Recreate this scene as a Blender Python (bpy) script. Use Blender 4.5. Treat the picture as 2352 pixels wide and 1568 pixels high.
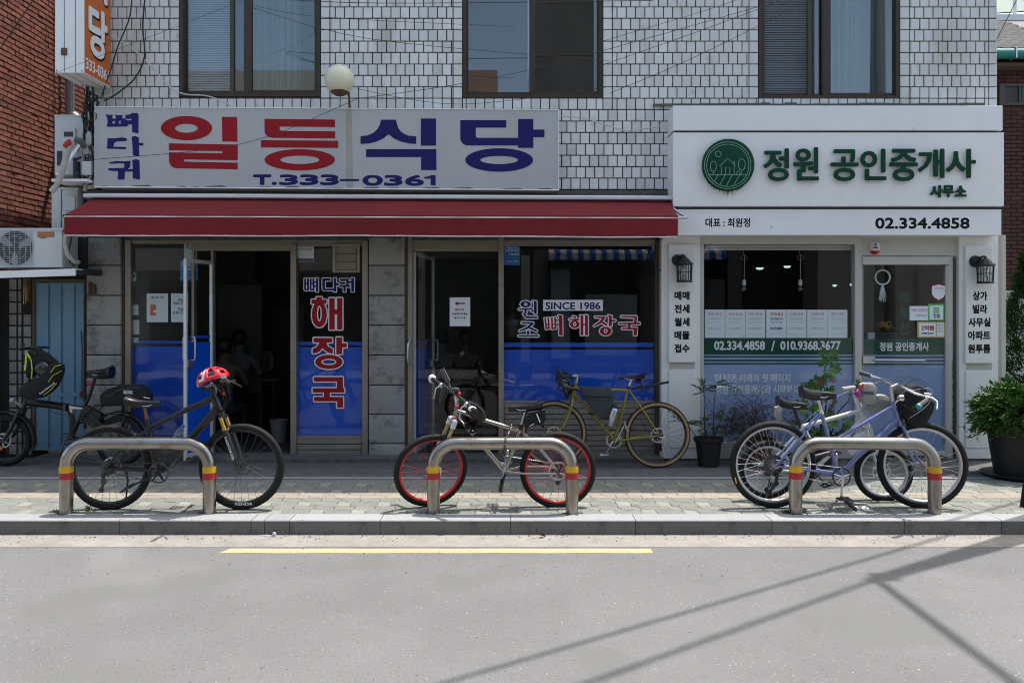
import bpy, bmesh, math, random
from mathutils import Vector, Matrix
random.seed(7)
S = bpy.context.scene
for o in list(bpy.data.objects): bpy.data.objects.remove(o)
# ------------------------------------------------------------------ camera
EYE, F, CX, HY = 1.634, 1829.0, 1176.0, 722.6      # eye height, focal length in picture units, optical axis, horizon
cam = bpy.data.cameras.new('camera'); camo = bpy.data.objects.new('camera', cam); S.collection.objects.link(camo)
camo.location = (0, 0, EYE); camo.rotation_euler = (math.radians(90), 0, 0)
cam.lens = 28; cam.sensor_width = 36; cam.shift_y = -0.0262; cam.clip_end = 500; cam.clip_start = 0.05
S.camera = camo
# ------------------------------------------------------------------ sky and sun
SUN = Vector((0.28, 0.175, 1.0)).normalized()
w = bpy.data.worlds.new('World'); S.world = w; w.use_nodes = True
nt = w.node_tree; bg = nt.nodes['Background']; sky = nt.nodes.new('ShaderNodeTexSky')
sky.sky_type = 'NISHITA'; sky.sun_disc = False
sky.sun_elevation = math.asin(SUN.z); sky.sun_rotation = math.atan2(SUN.x, SUN.y)
sky.dust_density = 2.5; sky.ozone_density = 1.0
sky.air_density = 0.85
wb = nt.nodes.new('ShaderNodeMix'); wb.data_type = 'RGBA'; wb.blend_type = 'MULTIPLY'; wb.inputs[0].default_value = 1; wb.inputs[7].default_value = (1.02, 1.0, 0.87, 1)
nt.links.new(sky.outputs[0], wb.inputs[6]); nt.links.new(wb.outputs[2], bg.inputs[0]); bg.inputs[1].default_value = 0.15
sl = bpy.data.lights.new('sun', 'SUN'); sl.energy = 2.3; sl.angle = math.radians(0.4); sl.color = (1.0, 0.955, 0.89)
so = bpy.data.objects.new('sun', sl); S.collection.objects.link(so)
so.rotation_euler = (-SUN).to_track_quat('-Z', 'Y').to_euler(); so.location = (0, 0, 30)
S.view_settings.view_transform = 'Standard'; S.view_settings.look = 'None'
S.view_settings.gamma = 1; S.view_settings.use_curve_mapping = False
S.view_settings.exposure = 1.4
S.render.engine = 'CYCLES'
S.cycles.max_bounces = 8; S.cycles.transparent_max_bounces = 24; S.cycles.use_denoising = True
S.cycles.caustics_reflective = False; S.cycles.caustics_refractive = False
S.cycles.sample_clamp_indirect = 6; S.cycles.filter_width = 1.05

# ------------------------------------------------------------------ helpers
def X(dx, Y): return (dx-CX)*Y/F
def Z(dy, Y): return EYE-(dy-HY)*Y/F
def P(dx, dy, Y): return Vector((X(dx, Y), Y, Z(dy, Y)))
def srgb(r, g, b):
    f = lambda c: (c/255/12.92 if c/255 <= 0.04045 else ((c/255+0.055)/1.055)**2.4)
    return (f(r), f(g), f(b))

M = {}
def mat(name, col, rough=0.6, metal=0.0, var=0.0, scale=6.0, col2=None, bump=0.0, bscale=60.0, orand=0.0,
        stretch=None, spec=0.5, coat=0.0, detail=4.0, world=False, wear=None, trans=0.0, speck=None):
    m = bpy.data.materials.new(name); m.use_nodes = True; n = m.node_tree.nodes; l = m.node_tree.links
    b = n['Principled BSDF']; b.inputs['Roughness'].default_value = rough; b.inputs['Metallic'].default_value = metal
    b.inputs['Specular IOR Level'].default_value = spec; b.inputs['Coat Weight'].default_value = coat
    b.inputs['Transmission Weight'].default_value = trans
    c = n.new('ShaderNodeRGB'); c.outputs[0].default_value = (*col, 1); out = c.outputs[0]
    tc = n.new('ShaderNodeTexCoord'); co = tc.outputs['Object']
    if world:
        g = n.new('ShaderNodeNewGeometry'); co = g.outputs['Position']
    if stretch:
        mp = n.new('ShaderNodeMapping'); mp.inputs['Scale'].default_value = stretch; l.new(co, mp.inputs[0]); co2 = mp.outputs[0]
    else: co2 = co
    if var > 0 or col2:
        t = n.new('ShaderNodeTexNoise'); t.inputs['Scale'].default_value = scale; t.inputs['Detail'].default_value = detail
        t.inputs['Roughness'].default_value = 0.65
        l.new(co2, t.inputs['Vector'])
        r = n.new('ShaderNodeMapRange'); r.inputs[1].default_value = 0.3; r.inputs[2].default_value = 0.7
        l.new(t.outputs[0], r.inputs[0])
        mx = n.new('ShaderNodeMix'); mx.data_type = 'RGBA'
        l.new(r.outputs[0], mx.inputs[0]); l.new(out, mx.inputs[6])
        c2 = col2 if col2 else tuple(max(0, v*(1-var)) for v in col)
        mx.inputs[7].default_value = (*c2, 1); out = mx.outputs[2]
    if wear:      # (colour, scale, threshold, softness): blotches of dirt, rust or chipped paint
        wc, ws, th, sf = wear
        t = n.new('ShaderNodeTexNoise'); t.inputs['Scale'].default_value = ws; t.inputs['Detail'].default_value = 7
        t.inputs['Roughness'].default_value = 0.7; l.new(co2, t.inputs['Vector'])
        r = n.new('ShaderNodeMapRange'); r.inputs[1].default_value = th; r.inputs[2].default_value = th+sf
        l.new(t.outputs[0], r.inputs[0])
        mx = n.new('ShaderNodeMix'); mx.data_type = 'RGBA'
        l.new(r.outputs[0], mx.inputs[0]); l.new(out, mx.inputs[6]); mx.inputs[7].default_value = (*wc, 1); out = mx.outputs[2]
    for sc_, ss, st_, sf2 in (speck or ()):
        t = n.new('ShaderNodeTexNoise'); t.inputs['Scale'].default_value = ss; t.inputs['Detail'].default_value = 3; l.new(co2, t.inputs['Vector'])
        r = n.new('ShaderNodeMapRange'); r.inputs[1].default_value = st_; r.inputs[2].default_value = st_+sf2; l.new(t.outputs[0], r.inputs[0])
        mx = n.new('ShaderNodeMix'); mx.data_type = 'RGBA'; l.new(r.outputs[0], mx.inputs[0]); l.new(out, mx.inputs[6]); mx.inputs[7].default_value = (*sc_, 1); out = mx.outputs[2]
    if orand > 0:
        oi = n.new('ShaderNodeObjectInfo'); r = n.new('ShaderNodeMapRange')
        r.inputs[3].default_value = 1-orand; r.inputs[4].default_value = 1+orand*0.6
        l.new(oi.outputs['Random'], r.inputs[0])
        hv = n.new('ShaderNodeHueSaturation'); l.new(r.outputs[0], hv.inputs['Value']); l.new(out, hv.inputs['Color']); out = hv.outputs[0]
    l.new(out, b.inputs['Base Color'])
    if bump > 0:
        t = n.new('ShaderNodeTexNoise'); t.inputs['Scale'].default_value = bscale; t.inputs['Detail'].default_value = 5
        l.new(co2, t.inputs['Vector'])
        bp = n.new('ShaderNodeBump'); bp.inputs['Strength'].default_value = bump; bp.inputs['Distance'].default_value = 0.01
        l.new(t.outputs[0], bp.inputs['Height']); l.new(bp.outputs[0], b.inputs['Normal'])
    M[name] = m; return m

def glassmat(name, tint=(0.82, 0.88, 0.87), boost=1.0, rough=0.0):
    m = bpy.data.materials.new(name); m.use_nodes = True; n = m.node_tree.nodes; l = m.node_tree.links
    n.remove(n['Principled BSDF']); o = n['Material Output']
    tr = n.new('ShaderNodeBsdfTransparent'); tr.inputs[0].default_value = (*tint, 1)
    gl = n.new('ShaderNodeBsdfGlossy'); gl.inputs['Roughness'].default_value = rough; gl.inputs[0].default_value = (1, 1, 1, 1)
    fr = n.new('ShaderNodeFresnel'); ge = n.new('ShaderNodeNewGeometry'); io = n.new('ShaderNodeMapRange'); io.inputs[3].default_value = 1.5; io.inputs[4].default_value = 0.6667
    l.new(ge.outputs['Backfacing'], io.inputs[0]); l.new(io.outputs[0], fr.inputs[0])
    mu = n.new('ShaderNodeMath'); mu.operation = 'MULTIPLY'; mu.inputs[1].default_value = boost; mu.use_clamp = True
    mx = n.new('ShaderNodeMixShader'); l.new(fr.outputs[0], mu.inputs[0]); l.new(mu.outputs[0], mx.inputs[0])
    l.new(tr.outputs[0], mx.inputs[1]); l.new(gl.outputs[0], mx.inputs[2]); l.new(mx.outputs[0], o.inputs[0])
    M[name] = m; return m

class MB:
    def __init__(s): s.v = []; s.f = []; s.mi = []; s.cur = 0
    def face(s, *idx): s.f.append(idx); s.mi.append(s.cur)
    def add(s, vs, fs):
        k = len(s.v); s.v += [tuple(p) for p in vs]
        for f in fs: s.face(*[i+k for i in f])
    def box(s, x0, x1, y0, y1, z0, z1):
        if x0 > x1: x0, x1 = x1, x0
        if y0 > y1: y0, y1 = y1, y0
        if z0 > z1: z0, z1 = z1, z0
        s.add([(x, y, z) for x in (x0, x1) for y in (y0, y1) for z in (z0, z1)],
              [(0, 1, 3, 2), (4, 6, 7, 5), (0, 4, 5, 1), (2, 3, 7, 6), (0, 2, 6, 4), (1, 5, 7, 3)]); return s
    def dbox(s, dx0, dy0, dx1, dy1, Y, back, front=None):
        """box whose front face is seen at picture rectangle on plane Y; back = depth behind"""
        return s.box(X(dx0, Y), X(dx1, Y), Y, Y+back, Z(dy1, Y), Z(dy0, Y))
    def quad(s, a, b, c, d): s.add([a, b, c, d], [(0, 1, 2, 3)]); return s
    def tube(s, pts, r, n=8, closed=False, caps=True, flat=None):
        pts = [Vector(p) for p in pts]; m = len(pts)
        rs = r if isinstance(r, (list, tuple)) else [r]*m
        base = len(s.v); prev = None
        for i, p in enumerate(pts):
            if closed: d = pts[(i+1) % m]-pts[i-1]
            else: d = pts[min(i+1, m-1)]-pts[max(i-1, 0)]
            if d.length < 1e-9: d = Vector((0, 0, 1))
            d.normalize()
            if prev is None:
                up = Vector((0, 0, 1)) if abs(d.z) < 0.9 else Vector((0, 1, 0))
                a = d.cross(up).normalized()
            else:
                a = (prev-d*prev.dot(d))
                a = a.normalized() if a.length > 1e-6 else d.orthogonal().normalized()
            prev = a; b = d.cross(a)
            for k in range(n):
                t = 2*math.pi*k/n; q = p+(a*math.cos(t)+b*math.sin(t)*(flat or 1))*rs[i]
                s.v.append(tuple(q))
        R = m if closed else m-1
        for i in range(R):
            j = (i+1) % m
            for k in range(n):
                k2 = (k+1) % n
                s.face(base+i*n+k, base+i*n+k2, base+j*n+k2, base+j*n+k)
        if caps and not closed:
            s.face(*[base+k for k in range(n)][::-1]); s.face(*[base+(m-1)*n+k for k in range(n)])
        return s
    def lathe(s, prof, org=(0, 0, 0), axis='z', n=24, ang=2*math.pi):
        """prof: (radius, height) pairs"""
        org = Vector(org); base = len(s.v); full = ang > 6.28
        N = n if full else n+1
        for r, h in prof:
            for k in range(N):
                t = ang*k/n; a, b = r*math.cos(t), r*math.sin(t)
                p = {'z': (a, b, h), 'y': (a, h, b), 'x': (h, a, b)}[axis]
                s.v.append(tuple(org+Vector(p)))
        for i in range(len(prof)-1):
            for k in range(n):
                k2 = (k+1) % n if full else k+1
                s.face(base+i*N+k, base+i*N+k2, base+(i+1)*N+k2, base+(i+1)*N+k)
        return s
    def ball(s, c, r, n=12, sc=(1, 1, 1)):
        prof = [(r*math.sin(math.pi*i/n), -r*math.cos(math.pi*i/n)) for i in range(n+1)]
        k = len(s.v); s.lathe(prof, (0, 0, 0), 'z', n*2 if n < 9 else 16)
        for i in range(k, len(s.v)):
            p = s.v[i]; s.v[i] = (c[0]+p[0]*sc[0], c[1]+p[1]*sc[1], c[2]+p[2]*sc[2])
        return s
    def prism(s, poly, y0, y1):
        """poly: (x, z) outline, extruded along y"""
        n = len(poly); k = len(s.v)
        s.v += [(x, y0, z) for x, z in poly]+[(x, y1, z) for x, z in poly]
        s.face(*range(k, k+n)); s.face(*range(k+2*n-1, k+n-1, -1))
        for i in range(n):
            j = (i+1) % n; s.face(k+j, k+i, k+n+i, k+n+j)
        return s
    def loft(s, secs, caps=True, closed=True):
        """secs: list of equal-length vertex rings"""
        k = len(s.v); n = len(secs[0])
        for sec in secs: s.v += [tuple(p) for p in sec]
        for i in range(len(secs)-1):
            for j in range(n if closed else n-1):
                j2 = (j+1) % n; s.face(k+i*n+j, k+i*n+j2, k+(i+1)*n+j2, k+(i+1)*n+j)
        if caps:
            s.face(*range(k+n-1, k-1, -1)); s.face(*range(k+(len(secs)-1)*n, k+len(secs)*n))
        return s
    def build(s, name, material, parent=None, smooth=None, bevel=0, kind=None, org=None, label=None):
        me = bpy.data.meshes.new(name)
        vs = s.v
        if org is not None: o3 = Vector(org); vs = [tuple(Vector(p)-o3) for p in vs]
        me.from_pydata(vs, [], s.f); me.update()
        ms = material if isinstance(material, (list, tuple)) else [material]
        for m in ms: me.materials.append(M[m] if isinstance(m, str) else m)
        if len(ms) > 1: me.polygons.foreach_set('material_index', s.mi)
        bm = bmesh.new(); bm.from_mesh(me); bmesh.ops.recalc_face_normals(bm, faces=bm.faces)
        if bevel:
            bmesh.ops.bevel(bm, geom=[e for e in bm.edges if len(e.link_faces) == 2 and e.calc_face_angle(0) > 0.5],
                            offset=bevel, segments=2, affect='EDGES', profile=0.6, clamp_overlap=True)
        bm.to_mesh(me); bm.free()
        if smooth is not None:
            try: me.shade_smooth(); me.set_sharp_from_angle(angle=math.radians(smooth))
            except Exception: pass
        o = bpy.data.objects.new(name, me); S.collection.objects.link(o)
        if org is not None: o.location = org
        if parent is not None: attach(o, parent)
        if kind: o['kind'] = kind
        if label: o['label'] = label
        return o

def wloc(p):
    v = Vector(p.location); q = p
    return v
def attach(o, parent):
    o.parent = parent; root = parent
    if parent.parent is None: o.matrix_parent_inverse = Matrix.Translation(-Vector(parent.location))
    else: # parts carry no offset of their own unless built with org
        o.matrix_parent_inverse = Matrix.Translation(-Vector(parent.location))
def thing(name, label, cat, loc=(0, 0, 0), group=None):
    o = bpy.data.objects.new(name, None); o.empty_display_size = 0.1; S.collection.objects.link(o); o.location = loc
    return tag(o, label, cat, group)
def tag(o, label=None, cat=None, group=None, kind=None):
    if label: o['label'] = label
    if cat: o['category'] = cat
    if group: o['group'] = group
    if kind: o['kind'] = kind
    return o
def dup(o, shift, label=None):
    def rec(a, par):
        c = a.copy(); S.collection.objects.link(c)
        if par is not None: c.parent = par; c.matrix_parent_inverse = a.matrix_parent_inverse.copy()
        for ch in [k for k in bpy.data.objects if k.parent == a]: rec(ch, c)
        return c
    r = rec(o, None); r.location = Vector(o.location)+Vector(shift)
    if label: r['label'] = label
    return r
def inst(src_mesh, name, loc, parent, rot=None, kind=None, scale=None):
    o = bpy.data.objects.new(name, src_mesh); S.collection.objects.link(o); o.location = loc
    if rot: o.rotation_euler = rot
    if scale: o.scale = scale
    attach(o, parent); return o

GS = bpy.data.scenes.new('glyphs')
def _mesh_of(c):
    o = bpy.data.objects.new('g', c); GS.collection.objects.link(o)
    vl = GS.view_layers[0]; vl.update(); dg = vl.depsgraph; dg.update()
    me = bpy.data.meshes.new_from_object(o.evaluated_get(dg))
    vs = [tuple(v.co) for v in me.vertices]; fs = [tuple(p.vertices) for p in me.polygons]
    bpy.data.objects.remove(o); bpy.data.curves.remove(c); bpy.data.meshes.remove(me)
    return vs, fs
# ---- flat lettering: glyph outlines turned into real, thin geometry
_gc = {}
TEXTS = ['/', '0', '010.9368.3677', '02.334.4858', '1', '24시간 녹화중', '2억원', '2층 전용37평', '3', '333-0361', '3층 인테리어가능', '4층 전용100평 깔끔', '5월 휴무 안내', '6', '8:30~21:00', '9:00~21:00', 'CAZA', 'CCTV 설치안내', 'CCTV 작동중', 'CESCO', 'Homsys', 'Inevitroad', 'NOOKER', 'KENDA', 'Members', 'RHINOWALK', 'SINCE 1986', 'T.', 'seven', '♥감사합니다♥', '개', '공', '당', '대표 : 최원정', '대형 사무실', '더 나은 미래의 첫 페이지', '동', '매4.1억', '매4.2억', '매매', '매물', '무', '방3 거실 방1', '방3 주방및 거실', '방4개2 전용11평', '보1억 월500', '보1천 월80', '보2천 월180', '보장 안내', '부', '빌라', '빌라 매매', '빌라 전세', '사', '사무실', '사무실 월세', '사회적 안심관리점', '산', '상가', '상가주택 전세', '세스코 멤버스 해충방제', '소', '손해배상책임보장', '식', '신축급 주방 거실', '아파트', '안내문 가격표 메뉴', '안심 중개 서비스', '옆문으로', '원', '원투룸', '월세', '이용해 주세요', '인', '일 월 화 수 목 금 토', '재료소진시 조기 마감', '전1.3600만', '전세', '전세 3.8억', '접수', '정', '정원 공인중개사', '정원 공인중개사 02.334.4858', '정원 공인중개사와 시작하세요!', '주말', '중', '촬영목적 시설안전 및 화재예방', '투자가치 위치 좋음', '평일', '한방']
def _batch():
    c = bpy.data.curves.new('g', 'FONT'); c.body = '\n'.join(TEXTS); c.size = 1; c.resolution_u = 3; c.space_line = 3.0
    vs, fs = _mesh_of(c); n = len(TEXTS); groups = [([], [], {}) for _ in range(n)]
    y0 = 0.3
    for f in fs:
        yc = sum(vs[i][1] for i in f)/len(f); k = min(n-1, max(0, int(round((y0-yc)/3.0))))
        V_, F_, mp = groups[k]; q = []
        for i in f:
            if i not in mp: mp[i] = len(V_); V_.append((vs[i][0], vs[i][1]+3.0*k, 0.0))
            q.append(mp[i])
        F_.append(tuple(q))
    for t, (V_, F_, mp) in zip(TEXTS, groups): _gc[t] = (V_, F_)
def glyph(body, extrude=0.0, align=None):
    if not _gc: _batch()
    if body not in _gc:
        print('glyph miss', body)
        c = bpy.data.curves.new('g', 'FONT'); c.body = body; c.size = 1; c.resolution_u = 3; _gc[body] = _mesh_of(c)
    vs, fs = _gc[body]
    if not extrude: return vs, fs
    n = len(vs); ed = {}
    for f in fs:
        for a, b in zip(f, f[1:]+f[:1]): ed[(a, b)] = 1
    V_ = [(x, y, 0.0) for x, y, z in vs]+[(x, y, 1.0) for x, y, z in vs]
    F_ = [tuple(i+n for i in f) for f in fs]+[(a, b, b+n, a+n) for a, b in ed if (b, a) not in ed]
    return V_, F_
def shape(splines, extrude=0.0):
    """2D filled shape (outer rings and holes) -> verts, faces"""
    c = bpy.data.curves.new('g', 'CURVE'); c.dimensions = '2D'; c.fill_mode = 'BOTH'; c.extrude = extrude
    for ring in splines:
        sp = c.splines.new('POLY'); sp.points.add(len(ring)-1)
        for i, (x, y) in enumerate(ring): sp.points[i].co = (x, y, 0, 1)
        sp.use_cyclic_u = True
    return _mesh_of(c)
def letter(vs, fs, box, Y, material, name, parent, bold=0.0, n=8, depth=0.0, mapf=None, kind=None, lift=0.0):
    """fit 2D geometry into picture rectangle box on plane Y (or through mapf) and thicken by `bold` metres"""
    mb = MB()
    if mapf is None:
        x0 = min(v[0] for v in vs); x1 = max(v[0] for v in vs); y0 = min(v[1] for v in vs); y1 = max(v[1] for v in vs)
        a0, a1 = X(box[0], Y)+bold, X(box[2], Y)-bold; b0, b1 = Z(box[3], Y)+bold, Z(box[1], Y)-bold
        mapf = lambda x, y: (a0+(x-x0)/max(1e-9, x1-x0)*(a1-a0), b0+(y-y0)/max(1e-9, y1-y0)*(b1-b0))
    offs = [(0, 0)] if bold <= 0 else [(0, 0)]+[(bold*math.cos(2*math.pi*k/n), bold*math.sin(2*math.pi*k/n)) for k in range(n)]
    zs = [v[2] for v in vs]; zmax = max(zs); zmin = min(zs)
    for k, (ox, oz) in enumerate(offs):
        yy = Y-lift-0.00006*k
        pts = []
        for v in vs:
            a, b = mapf(v[0], v[1])
            d = -depth if (zmax > zmin and v[2] > (zmax+zmin)/2) else 0
            pts.append((a+ox, yy+d, b+oz))
        mb.add(pts, fs)
    return mb.build(name, material, parent, kind=kind)
def text(body, box, Y, material, parent, bold=0.0, n=8, depth=0.0, name='lettering', align=None, kind=None, lift=0.0, outline=None):
    vs, fs = glyph(body, 0.1 if depth else 0.0, align)
    if outline:
        bx = box; letter(vs, fs, bx, Y, outline[0], 'lettering_border', parent, bold+outline[1], 12, mapf=_fit(vs, bx, Y, bold), kind=kind)
        lift += 0.0012
    return letter(vs, fs, box, Y, material, name, parent, bold, n, depth, kind=kind, lift=lift)
def _fit(vs, box, Y, bold):
    x0 = min(v[0] for v in vs); x1 = max(v[0] for v in vs); y0 = min(v[1] for v in vs); y1 = max(v[1] for v in vs)
    a0, a1 = X(box[0], Y)+bold, X(box[2], Y)-bold; b0, b1 = Z(box[3], Y)+bold, Z(box[1], Y)-bold
    return lambda x, y: (a0+(x-x0)/max(1e-9, x1-x0)*(a1-a0), b0+(y-y0)/max(1e-9, y1-y0)*(b1-b0))
def ring(cx, cy, rx, ry, n=40): return [(cx+rx*math.cos(2*math.pi*k/n), cy+ry*math.sin(2*math.pi*k/n)) for k in range(n)]

# ------------------------------------------------------------------ materials
mat('asphalt', (0.172, 0.172, 0.174), 0.92, var=0.26, scale=0.8, bump=1.0, bscale=75, wear=((0.135, 0.135, 0.135), 85, 0.50, 0.14), detail=9, speck=(((0.42, 0.42, 0.41), 62, 0.685, 0.03), ((0.07, 0.07, 0.07), 48, 0.675, 0.04), ((0.138, 0.139, 0.138), 0.7, 0.57, 0.05), ((0.20, 0.20, 0.20), 0.45, 0.60, 0.1)))
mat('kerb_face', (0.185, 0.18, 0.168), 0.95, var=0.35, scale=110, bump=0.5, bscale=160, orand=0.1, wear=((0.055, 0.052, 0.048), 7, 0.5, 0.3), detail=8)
mat('gutter_concrete', (0.30, 0.28, 0.258), 0.95, var=0.3, scale=5, bump=0.8, bscale=70, wear=((0.16, 0.14, 0.12), 30, 0.60, 0.12))
mat('yellow_paint', (0.50, 0.37, 0.205), 0.85, var=0.15, scale=20, bump=0.6, bscale=80, wear=((0.27, 0.25, 0.21), 22, 0.60, 0.05), speck=(((0.2, 0.2, 0.19), 60, 0.62, 0.04),))
mat('kerb_granite', (0.325, 0.33, 0.34), 0.85, var=0.2, scale=90, bump=0.3, bscale=160, orand=0.08, wear=((0.14, 0.13, 0.11), 9, 0.6, 0.25), detail=8)
mat('paver_green', (0.205, 0.218, 0.195), 0.9, var=0.22, scale=9, bump=0.5, bscale=90, orand=0.08, world=True, wear=((0.16, 0.18, 0.16), 18, 0.58, 0.15))
mat('paver_pale', (0.300, 0.288, 0.258), 0.9, var=0.2, scale=12, bump=0.5, bscale=90, orand=0.08, world=True)
mat('paver_sand', (0.325, 0.285, 0.235), 0.9, var=0.2, scale=12, bump=0.5, bscale=90, orand=0.12, world=True)
mat('joint_sand', (0.17, 0.17, 0.15), 0.95, var=0.4, scale=15, bump=0.4)
mat('rough_concrete', (0.125, 0.125, 0.125), 0.93, var=0.5, scale=7, bump=1.0, bscale=45, detail=9, wear=((0.09, 0.09, 0.09), 14, 0.55, 0.1))
mat('sill_concrete', (0.13, 0.13, 0.125), 0.93, var=0.5, scale=16, bump=1.0, bscale=60, detail=9)
mat('grout', (0.035, 0.034, 0.033), 0.95, var=0.3, scale=20, bump=0.5)
mat('tile_white', (0.70, 0.70, 0.69), 0.34, var=0.12, scale=5, stretch=(1, 1, 0.4), orand=0.14, spec=0.5, bump=0.08, bscale=14, world=True, wear=((0.36, 0.35, 0.32), 7, 0.56, 0.22), speck=(((0.46, 0.44, 0.39), 1.6, 0.54, 0.2),))
mat('tile_shaded', (0.34, 0.34, 0.34), 0.5, var=0.3, scale=9, orand=0.2)  # annex tiles: shade under the shelf put into the colour
mat('stone', (0.35, 0.35, 0.33), 0.9, var=0.3, scale=60, bump=0.7, bscale=130, orand=0.10, wear=((0.085, 0.08, 0.07), 4.5, 0.53, 0.2), detail=8, world=True)
mat('brick_red', (0.29, 0.098, 0.068), 0.9, var=0.35, scale=14, bump=0.7, bscale=110, orand=0.30, wear=((0.36, 0.22, 0.18), 30, 0.60, 0.14), world=True)
mat('mortar', (0.30, 0.25, 0.21), 0.95, var=0.3, scale=30, bump=0.6)
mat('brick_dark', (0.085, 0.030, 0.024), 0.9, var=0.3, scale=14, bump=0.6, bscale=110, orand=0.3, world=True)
mat('mortar_dark', (0.045, 0.038, 0.034), 0.95)
mat('window_brown', (0.055, 0.040, 0.026), 0.5, 0.3, var=0.3, scale=5)
mat('alu_champagne', (0.30, 0.265, 0.22), 0.42, 0.55, var=0.2, scale=3, stretch=(1, 1, 6), wear=((0.12, 0.10, 0.08), 40, 0.66, 0.05))
mat('alu_dark', (0.075, 0.06, 0.048), 0.5, 0.4, var=0.2)
mat('alu_kick', (0.27, 0.245, 0.215), 0.5, 0.35, var=0.25, scale=5, stretch=(1, 1, 3), wear=((0.13, 0.11, 0.09), 25, 0.62, 0.1))
mat('alu_bright', (0.66, 0.69, 0.73), 0.35, 0.35, var=0.2, scale=8, stretch=(0.2, 1, 1))
mat('metal_white', (0.80, 0.80, 0.80), 0.42, var=0.06, scale=3, wear=((0.42, 0.38, 0.33), 8, 0.66, 0.12))
mat('metal_cream', (0.50, 0.49, 0.46), 0.45, var=0.12, scale=3, stretch=(1, 1, 0.3), wear=((0.22, 0.16, 0.10), 14, 0.67, 0.08))
mat('pilaster_white', (0.74, 0.745, 0.73), 0.4, var=0.06, scale=3, stretch=(1, 1, 0.4), wear=((0.42, 0.34, 0.26), 11, 0.70, 0.08))
mat('peeled', (0.20, 0.19, 0.18), 0.9, var=0.4, scale=30)
mat('sign_face', (0.44, 0.445, 0.45), 0.5, var=0.09, scale=2.2, stretch=(1, 1, 0.4), wear=((0.30, 0.285, 0.25), 5, 0.62, 0.25))
mat('sign_edge', (0.30, 0.31, 0.32), 0.5, 0.3, var=0.3, scale=9)
mat('stain_rust', (0.40, 0.385, 0.33), 0.8, var=0.25, scale=12, stretch=(4, 4, 0.7))
mat('stain_dark', (0.10, 0.095, 0.085), 0.9, var=0.5, scale=12)
mat('letter_red', (0.30, 0.006, 0.012), 0.6, spec=0.25, var=0.1, scale=4)
mat('letter_blue', (0.011, 0.009, 0.115), 0.6, spec=0.25, var=0.1, scale=4)
mat('letter_white', (0.72, 0.72, 0.76), 0.5)
mat('letter_black', (0.006, 0.006, 0.008), 0.6, spec=0.2)
mat('letter_green', (0.004, 0.050, 0.026), 0.75, spec=0.2)
mat('letter_grey', (0.48, 0.52, 0.58), 0.6)
mat('emblem_line', (0.36, 0.58, 0.50), 0.5)
mat('awning_red', (0.18, 0.005, 0.010), 0.85, var=0.22, scale=1.4, stretch=(1, 1, 3), bump=0.15, bscale=300, wear=((0.13, 0.03, 0.03), 9, 0.62, 0.2))
mat('awning_trim', (0.62, 0.58, 0.56), 0.8)
mat('film_blue', (0.001, 0.080, 0.56), 0.35, var=0.15, scale=1.5)
mat('film_green', (0.004, 0.055, 0.034), 0.6, spec=0.3)
mat('film_lilac', (0.28, 0.37, 0.62), 0.42, var=0.08, scale=2)
mat('paper', (0.72, 0.76, 0.82), 0.8, var=0.05, scale=8)
mat('paper_dim', (0.50, 0.56, 0.62), 0.8, var=0.12, scale=12)
mat('orange_sign', (0.52, 0.13, 0.018), 0.45, var=0.08, scale=3)
mat('orange_ink', (0.60, 0.15, 0.05), 0.7)
mat('pink_ink', (0.62, 0.30, 0.40), 0.7)
mat('cyan_sticker', (0.015, 0.17, 0.50), 0.5)
mat('green_bright', (0.10, 0.42, 0.10), 0.5)
mat('gold_card', (0.50, 0.38, 0.14), 0.5)
mat('ac_white', (0.55, 0.57, 0.58), 0.45, var=0.08, scale=3, wear=((0.35, 0.33, 0.28), 9, 0.62, 0.15))
mat('ac_grey', (0.36, 0.38, 0.40), 0.5, var=0.1, scale=3)
mat('ac_dark', (0.03, 0.032, 0.035), 0.6)
mat('pipe_wrap', (0.48, 0.46, 0.43), 0.8, var=0.3, scale=12, bump=0.6, bscale=40)
mat('pvc_grey', (0.20, 0.19, 0.21), 0.5, var=0.2)
mat('door_blue', (0.095, 0.24, 0.39), 0.5, var=0.2, scale=2.5, col2=(0.19, 0.30, 0.38), stretch=(1, 1, 0.5), wear=((0.30, 0.33, 0.33), 6, 0.60, 0.18))
mat('wood_frame', (0.12, 0.085, 0.055), 0.8, var=0.4, scale=9, stretch=(6, 6, 0.6))
mat('globe', (0.70, 0.68, 0.52), 0.25, var=0.06, scale=3, spec=0.5, wear=((0.35, 0.28, 0.16), 14, 0.68, 0.1))
mat('rust', (0.16, 0.085, 0.04), 0.9, var=0.5, scale=25, bump=0.6)
mat('black_iron', (0.018, 0.018, 0.020), 0.5, 0.2, var=0.2)
mat('cable_black', (0.012, 0.012, 0.013), 0.6)
mat('cable_white', (0.50, 0.49, 0.46), 0.6)
mat('steel_rack', (0.40, 0.375, 0.345), 0.27, 1.0, var=0.35, scale=5, stretch=(0.5, 1, 0.5), bump=0.05, bscale=30, wear=((0.20, 0.145, 0.095), 16, 0.55, 0.15))
mat('tape_yellow', (0.68, 0.38, 0.01), 0.45, var=0.12, scale=12, wear=((0.2, 0.15, 0.05), 50, 0.68, 0.04))
mat('tape_red', (0.42, 0.018, 0.025), 0.45, var=0.15, scale=12)
mat('rubber', (0.011, 0.011, 0.0115), 0.7, spec=0.3, var=0.3, scale=15, bump=0.3, bscale=200)
mat('tyre_tan', (0.36, 0.235, 0.12), 0.75, var=0.2, scale=12)
mat('bike_black', (0.010, 0.010, 0.011), 0.32, coat=0.2, spec=0.4)
mat('bike_matt', (0.012, 0.012, 0.014), 0.5, var=0.2)
mat('spoke_steel', (0.42, 0.43, 0.45), 0.3, 0.9)
mat('spoke_dark', (0.10, 0.10, 0.105), 0.35, 0.8)
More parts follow.
